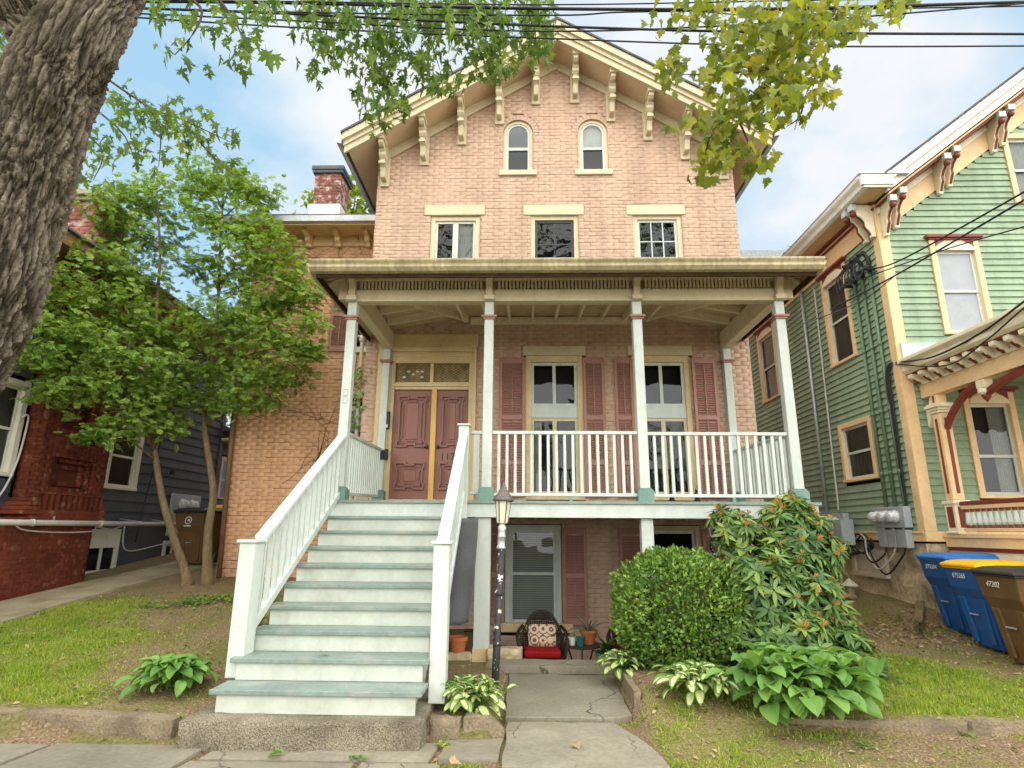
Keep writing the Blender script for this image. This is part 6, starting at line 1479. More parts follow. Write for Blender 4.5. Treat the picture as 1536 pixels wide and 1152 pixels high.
# round clipped box shrub
bc = at(1020, 918, 6.75)
bx = thing('boxwood_shrub', 'round clipped boxwood shrub with tiny glossy leaves left of the rhododendron', 'shrub', (bc.x, bc.y, gz1(bc.x, bc.y)))
r = random.Random(41); bl = [oval('leaf', lm_box, 1, .3, 2, .2, .2)]; pl = []
for _ in range(17000):
    d = Vector((r.gauss(0, 1), r.gauss(0, 1), r.gauss(0, 1))).normalized()
    e = (abs(d.x) ** 2.5 + abs(d.y) ** 2.5 + abs(d.z) ** 2.5) ** (-1 / 2.5)
    lump = 1 + .12 * mnoise.noise(d * 2.6) + .11 * mnoise.noise(d * 6.5)
    q = d * e * lump * (1.03 - abs(r.gauss(0, .11))); p = bc + Vector((q.x * .66, q.y * .62, q.z * .61))
    if p.z < gz1(p.x, p.y) + .02: continue
    dd = d + Vector((r.gauss(0, .6), r.gauss(0, .6), r.gauss(.4, .5)))
    m = rot_to(dd, d + Vector((r.gauss(0, .5), r.gauss(0, .5), .5)), r.gauss(0, .8)) @ Matrix.Scale(r.uniform(.03, .055), 4); m.translation = p; pl.append((m, 0))
scatter(bx, 'leaf', 'foliage', bl, pl, [lm_box], 0)
for k in range(9): t_ = random.Random(k).uniform(0, 6.3); branch(bx, [(bc.x + .08 * math.cos(t_), bc.y + .08 * math.sin(t_), gz1(bc.x, bc.y) - .03), (bc.x + .25 * math.cos(t_), bc.y + .25 * math.sin(t_), bc.z - .1), (bc.x + .5 * math.cos(t_), bc.y + .5 * math.sin(t_), bc.z + .25 * math.sin(k))], .016, .004, m_twig)
mb = MB(); mb.lathe([(.02, -.42), (.28, -.34), (.36, -.1), (.36, .15), (.24, .32), (.02, .36)], bc, 14); mb.build('dark_core', M('shade_coloured_core', (.05, .055, .02), .95, .3, 9, 40, .4, .8, 30, .1), bx)  # solid core; shade inside the shrub is put into its dark colour
# rhododendron
rb = [(1185, 800, 6.95, 44), (1125, 828, 6.85, 40), (1218, 815, 7.0, 37), (1148, 888, 6.6, 58), (1200, 885, 6.75, 50), (1232, 935, 6.8, 42), (1178, 965, 6.4, 56), (1265, 985, 6.5, 40), (1308, 995, 6.6, 20), (1110, 950, 6.4, 30), (1192, 766, 7.0, 22), (1098, 792, 6.9, 27), (1225, 860, 6.9, 26)]
rbw = []
for x, y, Y, R in rb: c = at(x, y, Y); rbw.append((c, R * (c - CO).dot(CF) / FPX))
rc = at(1195, 1000, 6.9)
rh = thing('rhododendron', 'tall loose rhododendron with whorled leaves and brown spent flowers in front of the porch corner', 'shrub', (rc.x, rc.y, gz1(rc.x, rc.y)))
r = random.Random(42); rl_ = [oval('leaf', lm_rhodo, 1, .15, 4, .25, d_, .08) for d_ in (.05, .2, .4)]
fl = MB()
for k in range(9):
    t_ = k * 2.4; d = Vector((math.cos(t_) * .6, math.sin(t_) * .6, 1)).normalized(); s = d.cross(Vector((0, 0, 1))).normalized() * .05
    fl.add([d * .05 - s, d * .05 + s, d + s * 1.6 + Vector((0, 0, .1)), d - s * 1.2], [(0, 1, 2, 3)])
flme = fl.mesh('spent_flower', lm_spent)
lp = []; fp = []; nw = 0
for (c, R) in rbw:
    for _ in range(int(105 * R * R / .12)):
        d = Vector((r.gauss(0, 1), r.gauss(0, 1), r.gauss(.25, 1))).normalized(); p = c + d * R * r.uniform(.7, 1.22)
        if any((p - c2).length < R2 * .66 for c2, R2 in rbw): continue
        if p.z < gz1(p.x, p.y) + .05: continue
        axis_ = (d + Vector((0, -.25, .75))).normalized(); q = axis_.to_track_quat('Z', 'Y').to_matrix().to_4x4(); s = r.uniform(.10, .16); n = r.randint(8, 11); ph = r.uniform(0, 6)
        for k in range(n):
            el = r.uniform(-.35, .45)
            m = q @ Matrix.Rotation(ph + 2 * PI * k / n + r.gauss(0, .12), 4, 'Z') @ Matrix.Rotation(el, 4, 'X') @ Matrix.Scale(s * r.uniform(.8, 1.15), 4); m.translation = p; lp.append((m, r.randrange(3)))
        if r.random() < .38:
            m = q @ Matrix.Scale(s * r.uniform(.35, .55), 4); m.translation = p + axis_ * .01; fp.append((m, 0))
        if r.random() < .4: branch(rh, [p, p - d * R * .5 - Vector((0, 0, .1))], .006, .009, m_twig, n=4)
scatter(rh, 'leaf', 'foliage', rl_, lp, [lm_rhodo]); scatter(rh, 'spent_flower', 'spent_flower_mass', [flme], fp, [lm_spent], 120)
for k in range(8):
    c, R = rbw[k]; branch(rh, spline([Vector((rc.x, rc.y, gz1(rc.x, rc.y) - .05)), Vector((rc.x, rc.y, gz1(rc.x, rc.y) + .3)).lerp(c, .4), c], 4), .022, .007, m_twig)
# hostas
def hosta_leaf(seed, rise, L_=1.0, wid=.20, mats=None, ncol=8, nrow=7):
    """arching leaf: stalk then blade; origin at the crown, runs along +Y"""
    mb = MB(); r = random.Random(seed); pts = []; a = rise; p = Vector((0, 0, 0)); n = 16
    for i in range(n + 1):
        pts.append(p.copy()); a -= (rise + r.uniform(.55, .95)) / n * (1.45 if i > n * .4 else .55); p = p + Vector((0, math.cos(a), math.sin(a))) * (L_ / n)
    s0 = 9 if seed % 2 else 5; vs = []; fs = []; rows = n - s0
    for i in range(rows + 1):
        t = i / rows; w = wid * (math.sin(PI * min(1, t * .97 + .03)) ** .75) * (1.12 - .35 * t); c = pts[s0 + i]; d = (pts[min(n, s0 + i + 1)] - pts[s0 + i - 1]).normalized(); up = Vector((1, 0, 0)).cross(d)
        for k in range(ncol + 1):
            u = k / ncol * 2 - 1; vs.append(c + Vector((u * w, 0, 0)) + up * (w * .42 * abs(u) + .012 * math.sin(7 * t + 4 * u) * (1 - t)))
    for i in range(rows):
        for k in range(ncol): fs.append((i * (ncol + 1) + k, i * (ncol + 1) + k + 1, (i + 1) * (ncol + 1) + k + 1, (i + 1) * (ncol + 1) + k))
    mb.add(vs, fs)
    if len(mats) > 1: mb.m = [1 if (2 <= f % ncol < ncol - 2 or (1 <= f % ncol < ncol - 1 and seed % 3 == 0)) and not (f // ncol > rows - 2) else 0 for f in range(len(fs))]
    b = len(mb.v); st_ = [pts[0], pts[s0 // 2], pts[s0]]; w = .014
    mb.add([q + Vector((sg * w, 0, 0)) for q in st_ for sg in (-1, 1)], [(0, 1, 3, 2), (2, 3, 5, 4)], 0)
    return mb.mesh('leaf', mats, smooth=True)
var_l = [hosta_leaf(k, .75 + .25 * (k % 3), 1, .105 + .03 * (k % 2 == 0), [lm_hedge, lm_cream]) for k in range(6)]
plain_l = [hosta_leaf(k + 8, .75 + .25 * (k % 3), 1, .155 + .04 * (k % 2 == 0), [lm_hosta]) for k in range(6)]
mid_l = [hosta_leaf(k + 18, .75 + .25 * (k % 3), 1, .12 + .03 * (k % 2 == 0), [lm_hosta]) for k in range(6)]
def hosta(label, x, y, R, n, meshes, mats, seed, z=None, spread=.03, dome=.10):
    r = random.Random(seed); z = gz1(x, y) if z is None else z
    t = thing('hosta_plant', label, 'plant', (x, y, z), 0, 'hosta plants in the front beds'); pl = []
    for k in range(n):
        q = (k + .5) / n; ph = k * 2.39996 + r.gauss(0, .25); el = (1 - q) * .85 - .12 + r.gauss(0, .1); s = R * (.42 + .6 * q ** .7) * r.uniform(.85, 1.12)
        m = Matrix.Rotation(ph, 4, 'Z') @ Matrix.Rotation(el, 4, 'X') @ Matrix.Rotation(r.gauss(0, .25), 4, 'Y') @ Matrix.Scale(s, 4); m.translation = Vector((x + r.gauss(0, spread), y + r.gauss(0, spread * .7), z + .01 + dome * (1 - q))); pl.append((m, r.choice((0, 2, 4)) if q < .4 else r.choice((1, 3, 5))))
    scatter(t, 'leaf', 'foliage', meshes, pl, mats); return t
hosta('cream and green variegated hosta between the stair newel and the lamp post', -.47, 5.42, .34, 190, var_l, [lm_hedge, lm_cream], 1, None, .09)
hosta('small variegated hosta spilling over the path edging beside the boxwood', .98, 6.55, .36, 100, var_l, [lm_hedge, lm_cream], 2)
hosta('variegated hosta in bare soil between the path and the large plain hosta', 1.52, 5.70, .40, 210, var_l, [lm_hedge, lm_cream], 3, None, .1)
hosta('largest hosta with broad plain green leaves drooping over the right kerb', 2.26, 5.42, .54, 300, plain_l, [lm_hosta], 4, None, .17, .30)
hosta('plain mid green hosta alone in the soil left of the stairs', -3.14, 5.60, .40, 210, mid_l, [lm_hosta], 5, None, .06)
# low leafy ground plants
def ground_plant(name, label, spots, size, lm, seed, per=9, kind=None, cat='plant', group=None, h=.12):
    r = random.Random(seed); me_ = oval('leaf', lm, 1, .34, 3, .15, .3); pl = []
    for x, y, n in spots:
        for _ in range(n):
            px_, py_ = x + r.gauss(0, .1), y + r.gauss(0, .08); z = gz1(px_, py_) + r.uniform(.02, h)
            m = rot_to((r.gauss(0, 1), r.gauss(0, 1), r.uniform(-.2, .5)), (r.gauss(0, .3), r.gauss(0, .3) - .3, 1)) @ Matrix.Scale(size * r.uniform(.6, 1.3), 4); m.translation = (px_, py_, z); pl.append((m, 0))
    if kind: return tag(put(name, merge_mesh(name, [me_], pl, [lm])), label, cat, group, 'stuff')
    t = thing(name, label, cat, (spots[0][0], spots[0][1], gz1(*spots[0][:2]))); scatter(t, 'leaf', 'foliage', [me_], pl, [lm], 150); return t
gp = atz(300, 918, .22); r = random.Random(2)
ground_plant('ground_cover', 'low creeping ground cover in the soil left of the stair newel', [(gp.x + r.uniform(-.6, .45), gp.y + r.uniform(-.35, .25), 26) for _ in range(22)], .045, lm_box, 3, kind='stuff', cat='ground cover', h=.06)
ground_plant('leafy_plant', 'broad leaved bushy plants growing in the shade behind the open stairs', [(-2.66, 6.6, 70), (-2.6, 7.0, 80), (-2.7, 6.3, 50), (-2.55, 7.35, 60)], .12, lm_rhodo, 5, h=.5)
sl = ground_plant('bush_seedling', 'small leafy bush at the right foot of the rhododendron', [(3.25, 6.3, 50), (3.45, 6.45, 40), (3.1, 6.1, 36)], .10, lm_rhodo, 6, h=.22)
# weeds and tufts along the walk
WG = 'small weeds sprouting along the walk'
for i, (px, py, lb) in enumerate(((535, 1140, 'bright weed in the joint of the flagstones below the stoop block'), (662, 1122, 'clover sprig at the corner of the pale flagstone'), (652, 1084, 'yellow green sprig against the short kerb stone'), (1170, 1098, 'grassy tuft under the big hosta by the kerb'), (1450, 1112, 'leafy weed before the right kerb near the picture corner'), (1355, 1085, 'dry tuft hanging over the joint in the right kerb'), (1300, 1128, 'low spreading weed in the soil below the right kerb'))):
    p = atz(px, py, -.2); x, y = p.x, p.y; r = random.Random(i); t = thing('weed', lb, 'weed', (x, y, gz1(x, y)), 0, WG); me_ = oval('leaf', lm_grass if i % 2 else lm_hosta, 1, .26, 2, .15, .35); pl = []
    for k in range(22):
        m = rot_to((r.gauss(0, 1), r.gauss(0, 1), r.uniform(.1, 1.2))) @ Matrix.Scale(r.uniform(.025, .055), 4); m.translation = (x + r.gauss(0, .03), y + r.gauss(0, .03), max(gz1(x, y), -.185) + .01); pl.append((m, 0))
    scatter(t, 'leaf', 'foliage', [me_], pl, [lm_grass], 60)
# grass, litter
rg = np.random.default_rng(5)
def lawn_density(x, y):
    n = tri_noise(x, y, 1.1, 3) * .5 + tri_noise(x, y, 3.6, 9) * .35
    L = ((x < -2.7) & (y > 5.22)) * (sst(.9, -.5, (x + 4.05) + .62 * (y - 5.6) + n * 1.1) * sst(9.3, 8.2, y + .35 * n) * .95 + .08)
    L = np.where((x < -6.45), 0, L)
    Rr = ((x > 2.6) & (y > 5.4)) * (sst(8.1, 7.3, y + 1.45 * np.clip(x - 4, -1, 3) + .5 * n) * .95 + .05)
    Rr = np.where(((x - 2.2) ** 2 + (y - 5.6) ** 2 < .2), 0, Rr)
    F = ((x > .95) & (x < 8) & (y < 5.33) & (y > 3.6)) * np.clip(.28 + n * 1.5, .03, .6)
    B = ((x > 1.0) & (x < 2.0) & (y > 4.6) & (y < 6.2)) * np.clip(.3 + n * 1.4, 0, .6)
    P = ((x > -.18) & (x < .95) & (abs(y - 5.465) < .05)) * 1.0 + ((x > -.7) & (x < .0) & (abs(y - 4.6) < .05)) * .8
    K = ((x < -2.6) & (y < 5.05) & (y > 4.86)) * np.clip(.1 + n, 0, .3)
    return np.clip(L + Rr + np.maximum(F, B) + P + K, 0, 1)
cand = 620000; gx = rg.uniform(-6.6, 6.6, cand); gy = rg.uniform(3.6, 9.4, cand)
# grid lookup keeps the noise cheap
gX, gY = np.meshgrid(np.linspace(-6.6, 6.6, 265), np.linspace(3.6, 9.4, 117)); D = lawn_density(gX, gY)
_A = GROUND_ME.attributes.new('lawn', 'FLOAT', 'POINT'); _l = np.clip(lawn_density(GX.ravel(), GY.ravel()) * 1.1, 0, .9) * ((GX.ravel() > -7) & (GX.ravel() < 7) & (GY.ravel() < 10)); _A.data.foreach_set('value', _l.astype(np.float32))
ii = np.clip(((gy - 3.6) / 5.8 * 116).astype(int), 0, 116); jj = np.clip(((gx + 6.6) / 13.2 * 264).astype(int), 0, 264)
keep = rg.random(cand) < D[ii, jj] * np.clip(.62 + 1.1 * tri_noise(gX, gY, 5.5, 21), .12, 1)[ii, jj]; gx, gy = gx[keep], gy[keep]; gd = D[ii, jj][keep]; N = len(gx)
gzv = gz(gx, gy); hgt = rg.uniform(.016, .05, N) * (.5 + .5 * gd) * np.clip(1 + 1.3 * tri_noise(gX, gY, 3.1, 40), .5, 1.9)[ii[keep], jj[keep]]; ang = rg.uniform(0, 2 * PI, N); w = rg.uniform(.004, .008, N); lean = rg.normal(0, .022, (N, 2))
V = np.zeros((N, 3, 3)); V[:, 0] = np.stack([gx - w * np.cos(ang), gy - w * np.sin(ang), gzv - .005], -1); V[:, 1] = np.stack([gx + w * np.cos(ang), gy + w * np.sin(ang), gzv - .005], -1); V[:, 2] = np.stack([gx + lean[:, 0], gy + lean[:, 1], gzv + hgt], -1)
me = bpy.data.meshes.new('grass'); me.vertices.add(3 * N); me.vertices.foreach_set('co', V.astype(np.float32).ravel()); me.loops.add(3 * N); me.loops.foreach_set('vertex_index', np.arange(3 * N, dtype=np.int32)); me.polygons.add(N); me.polygons.foreach_set('loop_start', np.arange(0, 3 * N, 3, dtype=np.int32))
try: me.polygons.foreach_set('loop_total', np.full(N, 3, dtype=np.int32))
except Exception: pass
me.materials.append(lm_grass); me.update(calc_edges=True)
tag(put('grass', me), 'short patchy lawn grass in the front yard', 'grass', None, 'stuff')
r = random.Random(78); cl = [oval('leaf', lm_box, 1, .42, 2, .15, .2)]; pl = []
for _ in range(9000):
    x = r.uniform(-6.4, 6.4); y = r.uniform(5.2, 9.3)
    dd = float(D[min(116, int((y - 3.6) / 5.8 * 116)), min(264, int((x + 6.6) / 13.2 * 264))])
    if r.random() > dd * (.35 + 1.6 * max(0, mnoise.noise(Vector((x * 1.7, y * 1.7, 8))))): continue
    m = rot_to((r.gauss(0, 1), r.gauss(0, 1), r.uniform(0, .5)), (r.gauss(0, .3), r.gauss(0, .3), 1)) @ Matrix.Scale(r.uniform(.02, .045), 4); m.translation = (x, y, gz1(x, y) + r.uniform(.015, .04)); pl.append((m, 0))
tag(put('clover', merge_mesh('clover', cl, pl, [lm_box])), 'clover and broad leaved weeds mixed into the lawn', 'clover', None, 'stuff')
r = random.Random(77); lme = [oval('leaf', lm_litter, 1, .3, 2, .3, .2), oval('leaf', lm_litter, 1, .08, 1, .1, .1)]; pl = []
for _ in range(8000):
    x = r.uniform(-6.4, 6.4); y = r.uniform(3.7, 9.6)
    if -2.6 < x < -.75 and y > 4.7: continue
    if -.2 < x < .95 and r.random() < .93: continue
    if x < -2.5 and y < 5.1 and r.random() < .7: continue
    m = rot_to((r.gauss(0, 1), r.gauss(0, 1), r.gauss(0, .15)), (r.gauss(0, .3), r.gauss(0, .3), 1)) @ Matrix.Scale(r.uniform(.015, .06), 4); m.translation = (x, y, gz1(x, y) + .014); pl.append((m, r.randrange(2)))
for _ in range(900):
    x = r.gauss(5.1, .45); y = r.gauss(8.7, .5)
    if x > 5.8: continue
    m = rot_to((r.gauss(0, 1), r.gauss(0, 1), r.gauss(0, .25)), (r.gauss(0, .3), r.gauss(0, .3), 1)) @ Matrix.Scale(r.uniform(.03, .08), 4); m.translation = (x, y, gz1(x, y) + .02); pl.append((m, r.randrange(2)))
tag(put('leaf_litter', merge_mesh('leaf_litter', lme, pl, [lm_litter])), 'dry brown leaf litter scattered over soil and lawn', 'leaf litter', None, 'stuff')
# ------------------------------------------------------------------ lamp post
m_peel = M('peeling_black_paint', (.03, .03, .032), .55, .2, 8, 40, .2, .4, 60, .4, dirt=((.60, .60, .56), 1.0, 17, .585, .61))
m_lampmetal = M('bronze_lamp_metal', (.13, .10, .09), .45, .15, 8, 40, .1, .1, 60, .5, .4)
m_frost = M('yellowed_lamp_glass', (.66, .63, .47), .35, .1, 4, 20, .05, .05, 30, .5)
lamp = thing('lamp_post', 'leaning peeling black garden lamp post with a lantern on top beside the path', 'lamp post', (-.3, 5.98, -.12))
LM = Matrix.Translation((-.3, 5.98, -.12)) @ Matrix.Rotation(.035, 4, 'Y')
mb = MB(); mb.lathe([(.036, -.1), (.036, .5), (.032, .52), (.031, 1.33)], n=14)
for z in (.02, .45, .9): mb.lathe([(.036, z), (.042, z + .01), (.042, z + .03), (.036, z + .04)], n=14)
mb.xf(LM); mb.build('post', m_peel, lamp, smooth=True)
mb = MB(); mb.lathe([(.036, 1.33), (.046, 1.335), (.046, 1.35), (.038, 1.36), (.038, 1.44), (.046, 1.445), (.038, 1.46), (.034, 1.50), (.045, 1.54), (.028, 1.56), (.03, 1.575), (.05, 1.58)], n=14); mb.xf(LM); mb.build('collar', m_galv, lamp, smooth=True)
mb = MB(); mb.lathe([(.05, 1.58), (.056, 1.60), (.076, 1.79)], n=6); mb.xf(LM); mb.build('lantern_glass', m_frost, lamp)
mb = MB()
for k in range(6):
    t = PI / 3 * k; mb.bar((.052 * math.cos(t), .052 * math.sin(t), 1.585), (.079 * math.cos(t), .079 * math.sin(t), 1.795), .010, .010)
mb.xf(LM); mb.build('lantern_bar', m_lampmetal, lamp)
mb = MB(); mb.lathe([(.10, 1.79), (.108, 1.80), (.10, 1.82), (.055, 1.875), (.05, 1.90), (.03, 1.905), (.03, 1.93), (.016, 1.935), (.02, 1.955), (.008, 1.97), (.003, 2.0)], n=18); mb.xf(LM); mb.build('lantern_roof', m_lampmetal, lamp, smooth=True)

# ------------------------------------------------------------------ wicker chairs, table, pots below the porch
m_wicker = M('dark_brown_wicker', (.05, .032, .024), .6, .3, 9, 90, .35, .9, 130, .4)
m_redc = M('red_seat_cloth', (.30, .012, .012), .9, .1, 6, 60, .12, .3, 120, .1)
def pattern_mat():
    m = bpy.data.materials.new('cream_patterned_cloth'); m.use_nodes = True; t = m.node_tree; nd = t.nodes; lk = t.links; p = nd['Principled BSDF']; p.inputs['Roughness'].default_value = .9
    tcx = nd.new('ShaderNodeTexCoord'); mpx = nd.new('ShaderNodeMapping'); mpx.inputs['Scale'].default_value = (9, 9, 9); lk.new(tcx.outputs['Object'], mpx.inputs[0])
    v = nd.new('ShaderNodeTexVoronoi'); v.inputs['Scale'].default_value = 1; v.inputs['Randomness'].default_value = .12; lk.new(mpx.outputs[0], v.inputs['Vector'])
    w_ = nd.new('ShaderNodeTexWave'); w_.wave_type = 'RINGS'; w_.inputs['Scale'].default_value = .9; w_.inputs['Distortion'].default_value = 2; w_.inputs['Detail Scale'].default_value = 2.5; lk.new(mpx.outputs[0], w_.inputs['Vector'])
    ma = nd.new('ShaderNodeMath'); ma.operation = 'SINE'; mq = nd.new('ShaderNodeMath'); mq.operation = 'MULTIPLY'; mq.inputs[1].default_value = 22; lk.new(v.outputs['Distance'], mq.inputs[0]); lk.new(mq.outputs[0], ma.inputs[0])
    cr = nd.new('ShaderNodeValToRGB'); e = cr.color_ramp.elements; e[0].position = .45; e[0].color = (.62, .50, .36, 1); e[1].position = .6; e[1].color = (.18, .07, .05, 1); lk.new(ma.outputs[0], cr.inputs[0]); lk.new(cr.outputs[0], p.inputs['Base Color']); return m
m_pattern = pattern_mat()
def make_chair(label, loc, rz, pillow=True):
    t = thing('wicker_chair', label, 'chair', loc, rz, 'wicker chairs under the porch'); OFF[t.name] = Vector((0, 0, 0))
    mb = MB()
    for x in (-.25, .25):
        mb.tube([(x, -.25, 0), (x, -.25, .40)], .019, 8); mb.tube([(x * .9, .24, 0), (x * .9, .22, .45)], .019, 8)
    mb.tube([(-.25, -.25, .12), (.25, -.25, .12)], .011, 6); mb.tube([(-.25, -.25, .36), (.25, -.25, .36)], .016, 6); mb.tube([(-.25, -.25, .14), (-.22, .24, .14)], .011, 6); mb.tube([(.25, -.25, .14), (.22, .24, .14)], .011, 6)
    mb.build('leg_frame', m_wicker, t, smooth=True)
    mb = MB(); mb.box(-.255, .255, -.26, .25, .30, .385)
    for k in range(9): mb.tube([(-.25 + .0625 * k, -.262, .29), (-.25 + .0625 * k, -.262, .39)], .006, 4)
    mb.build('seat_base', m_wicker, t)
    # woven round back: arched outline, woven strands
    def outl(u): return .62 + .30 * math.sin(PI * u) ** .7 * 1.0
    mb = MB(); arc_ = [(-.27 + .54 * k / 16, .25 + .05 * math.sin(PI * k / 16), .58 + .30 * (1 - abs(k / 8 - 1) ** 2.5)) for k in range(17)]
    arc_ = [(-.25, .22, .38)] + arc_ + [(.25, .22, .38)]; mb.tube(arc_, .02, 8); mb.build('back_frame', m_wicker, t, smooth=True)
    mb = MB()
    for i in range(17):
        u = i / 16; x = -.25 + .5 * u; zt = .58 + .30 * (1 - abs(2 * u - 1) ** 2.5) - .01; mb.tube([(x, .235, .39), (x, .25 + .05 * math.sin(PI * u), zt)], .007, 4)
    for j in range(20):
        z = .41 + .026 * j; pts = []
        for i in range(33):
            u = i / 32; x = -.25 + .5 * u
            if z < .58 + .30 * (1 - abs(2 * u - 1) ** 2.5) - .01: pts.append((x, .242 + .045 * math.sin(PI * u) * (z - .39) / .5 + .008 * (1 if (i + j) % 2 else -1), z))
        if len(pts) > 2: mb.tube(pts, .010, 4)
    mb.build('woven_back', m_wicker, t)['kind'] = 'stuff'
    for s in (-1, 1):
        mb = MB(); mb.tube([(s * .26, .25, .70), (s * .31, .12, .66), (s * .325, -.1, .60), (s * .31, -.25, .57), (s * .30, -.30, .53), (s * .26, -.26, .36)], .022, 8); mb.tube([(s * .30, -.1, .60), (s * .26, -.05, .38)], .013, 6); mb.tube([(s * .29, .1, .64), (s * .26, .1, .38)], .013, 6); mb.build('armrest', m_wicker, t, smooth=True)
    mb = MB(); mb.box(-.235, .235, -.255, .2, .386, .475); mb.build('seat_cushion', m_redc, t, bevel=.03, seg=3)
    if pillow:
        mb = MB(); n = 10; vs = []
        for sgn in (-1, 1):
            for i in range(n + 1):
                for j in range(n + 1):
                    u, v = i / n * 2 - 1, j / n * 2 - 1; pf = max(0, (1 - u ** 4) * (1 - v ** 4)) ** .6
                    vs.append((u * .20 * (1 - .04 * v * v), sgn * .055 * pf, v * .15 * (1 - .04 * u * u)))
        fs = []
        for s_ in range(2):
            b = s_ * (n + 1) ** 2
            for i in range(n):
                for j in range(n): fs.append((b + i * (n + 1) + j, b + (i + 1) * (n + 1) + j, b + (i + 1) * (n + 1) + j + 1, b + i * (n + 1) + j + 1))
        mb.add(vs, fs); mb.xf(Matrix.Translation((0, .11, .605)) @ Matrix.Scale(.92, 4) @ Matrix.Rotation(-.28, 4, 'X'))
        p = tag(put('pillow', mb.mesh('pillow', m_pattern, True)), 'cream pillow with dark medallion pattern on the wicker chair', 'pillow'); p.matrix_basis = t.matrix_basis
        p.location = Vector(loc); p.rotation_euler = (0, 0, rz)
    return t
make_chair('dark wicker armchair with red seat and patterned pillow under the basement window', (.20, 8.25, -.56), 0)
make_chair('second wicker chair with red seat mostly hidden behind the boxwood', (1.42, 8.45, -.56), -.25, False)
m_terra = M('terracotta_pot', (.42, .13, .05), .8, .12, 5, 40, .1, .15, 50, .2)
m_teal = M('teal_glazed_pot', (.10, .34, .25), .2, .2, 6, 20, .1, .03, 20, .6)
m_tealp = M('dark_teal_plastic', (.015, .13, .12), .4, .1, 6, 20, .1, .03, 20, .4)
m_label = M('white_pot_sleeve', (.66, .64, .58), .6, .1, 6, 20, .1, .03, 20, .3)
tb = thing('side_table', 'small round dark metal table holding potted plants beside the wicker chair', 'table', (.70, 8.2, -.56))
mb = MB(); mb.lathe([(.235, .50), (.245, .505), (.245, .525), (.235, .53), (.02, .532)], (.70, 8.2, -.56), 24); mb.build('tabletop', m_wicker, tb)
for k in range(3):
    t = 2 * PI * k / 3 + .5; c, s = math.cos(t), math.sin(t); mb = MB(); mb.tube([(.70 + .2 * c, 8.2 + .2 * s, -.06), (.70 + .13 * c, 8.2 + .13 * s, -.25), (.70 + .14 * c, 8.2 + .14 * s, -.4), (.70 + .21 * c, 8.2 + .21 * s, -.56)], .012, 6); mb.build('leg', m_iron, tb, smooth=True)
mb = MB(); mb.lathe([(.13, 0), (.14, .01), (.13, .02)], (.70, 8.2, -.36), 18); mb.build('shelf_ring', m_iron, tb)
def pot(name, label, loc, r0, r1, h, mat, rim=.02, cat='pot'):
    t = thing(name, label, cat, loc); mb = MB(); mb.lathe([(r0 * .98, 0), (r0, .005), (r1 * .97, h - rim * 1.2), (r1 * 1.08, h - rim * 1.2), (r1 * 1.1, h), (r1 * .95, h), (r1 * .9, h - .03), (.01, h - .035)], loc, 20); mb.build('pot', mat, t, smooth=False); return t
TZ = -.028
a = pot('aloe_plant', 'spiky aloe in a terracotta pot standing on the small round table', (.80, 8.22, TZ), .075, .105, .17, m_terra, .03, 'potted plant'); r = random.Random(5)
lm_aloe = leaf_mat('aloe_leaf', [(.07, .14, .06), (.12, .2, .09), (.2, .2, .09)], .45, .15)
for k in range(11):
    t = k * 2.4; e = r.uniform(.2, 1.2); L_ = r.uniform(.18, .36); P_ = [Vector((.80, 8.22, TZ + .14))]
    for i in range(6):
        e2 = e - .28 * i * (1.2 - e / 1.4); P_.append(P_[-1] + Vector((math.cos(t) * math.cos(e2), math.sin(t) * math.cos(e2), math.sin(e2))) * L_ / 6)
    mb = MB(); mb.tube(P_, [.014, .013, .011, .009, .007, .005, .002], 6); mb.build('leaf', lm_aloe, a, smooth=True)
b = pot('cactus_pot', 'tiny cactus in a white sleeved pot at the left of the round table', (.58, 8.12, TZ), .04, .05, .10, m_label, .008, 'potted plant')
mb = MB(); mb.lathe([(.03, .08), (.042, .10), (.038, .13), (.015, .145), (.001, .147)], (.58, 8.12, TZ), 12); mb.build('cactus', lm_rhodo, b, smooth=True)
pot('plant_pot', 'small empty dark teal pot in front of the aloe on the table', (.68, 8.05, TZ), .042, .055, .11, m_tealp, .01)
g = pot('glazed_pot', 'mint green glazed urn with leafy plant right of the round table', (1.03, 8.15, -.36), .08, .14, .24, m_teal, .03, 'potted plant')
mb = MB(); mb.lathe([(.13, 0), (.13, .19), (.1, .2)], (1.03, 8.15, -.56), 14); mb.build('stand', m_iron, g)
me_ = oval('leaf', lm_rhodo, 1, .2, 3, .2, .4); pl = []
for k in range(60):
    m = rot_to((r.gauss(0, 1), r.gauss(0, 1), r.uniform(-.2, 1.2))) @ Matrix.Scale(r.uniform(.09, .2), 4); m.translation = (1.03 + r.gauss(0, .05), 8.15 + r.gauss(0, .05), -.13 + r.uniform(0, .12)); pl.append((m, 0))
scatter(g, 'leaf', 'foliage', [me_], pl, [lm_rhodo], 60)
pot('terracotta_pot', 'empty orange terracotta pot on the ledge behind the stair newel', (-.83, 7.62, -.06), .075, .11, .20, m_terra, .035)
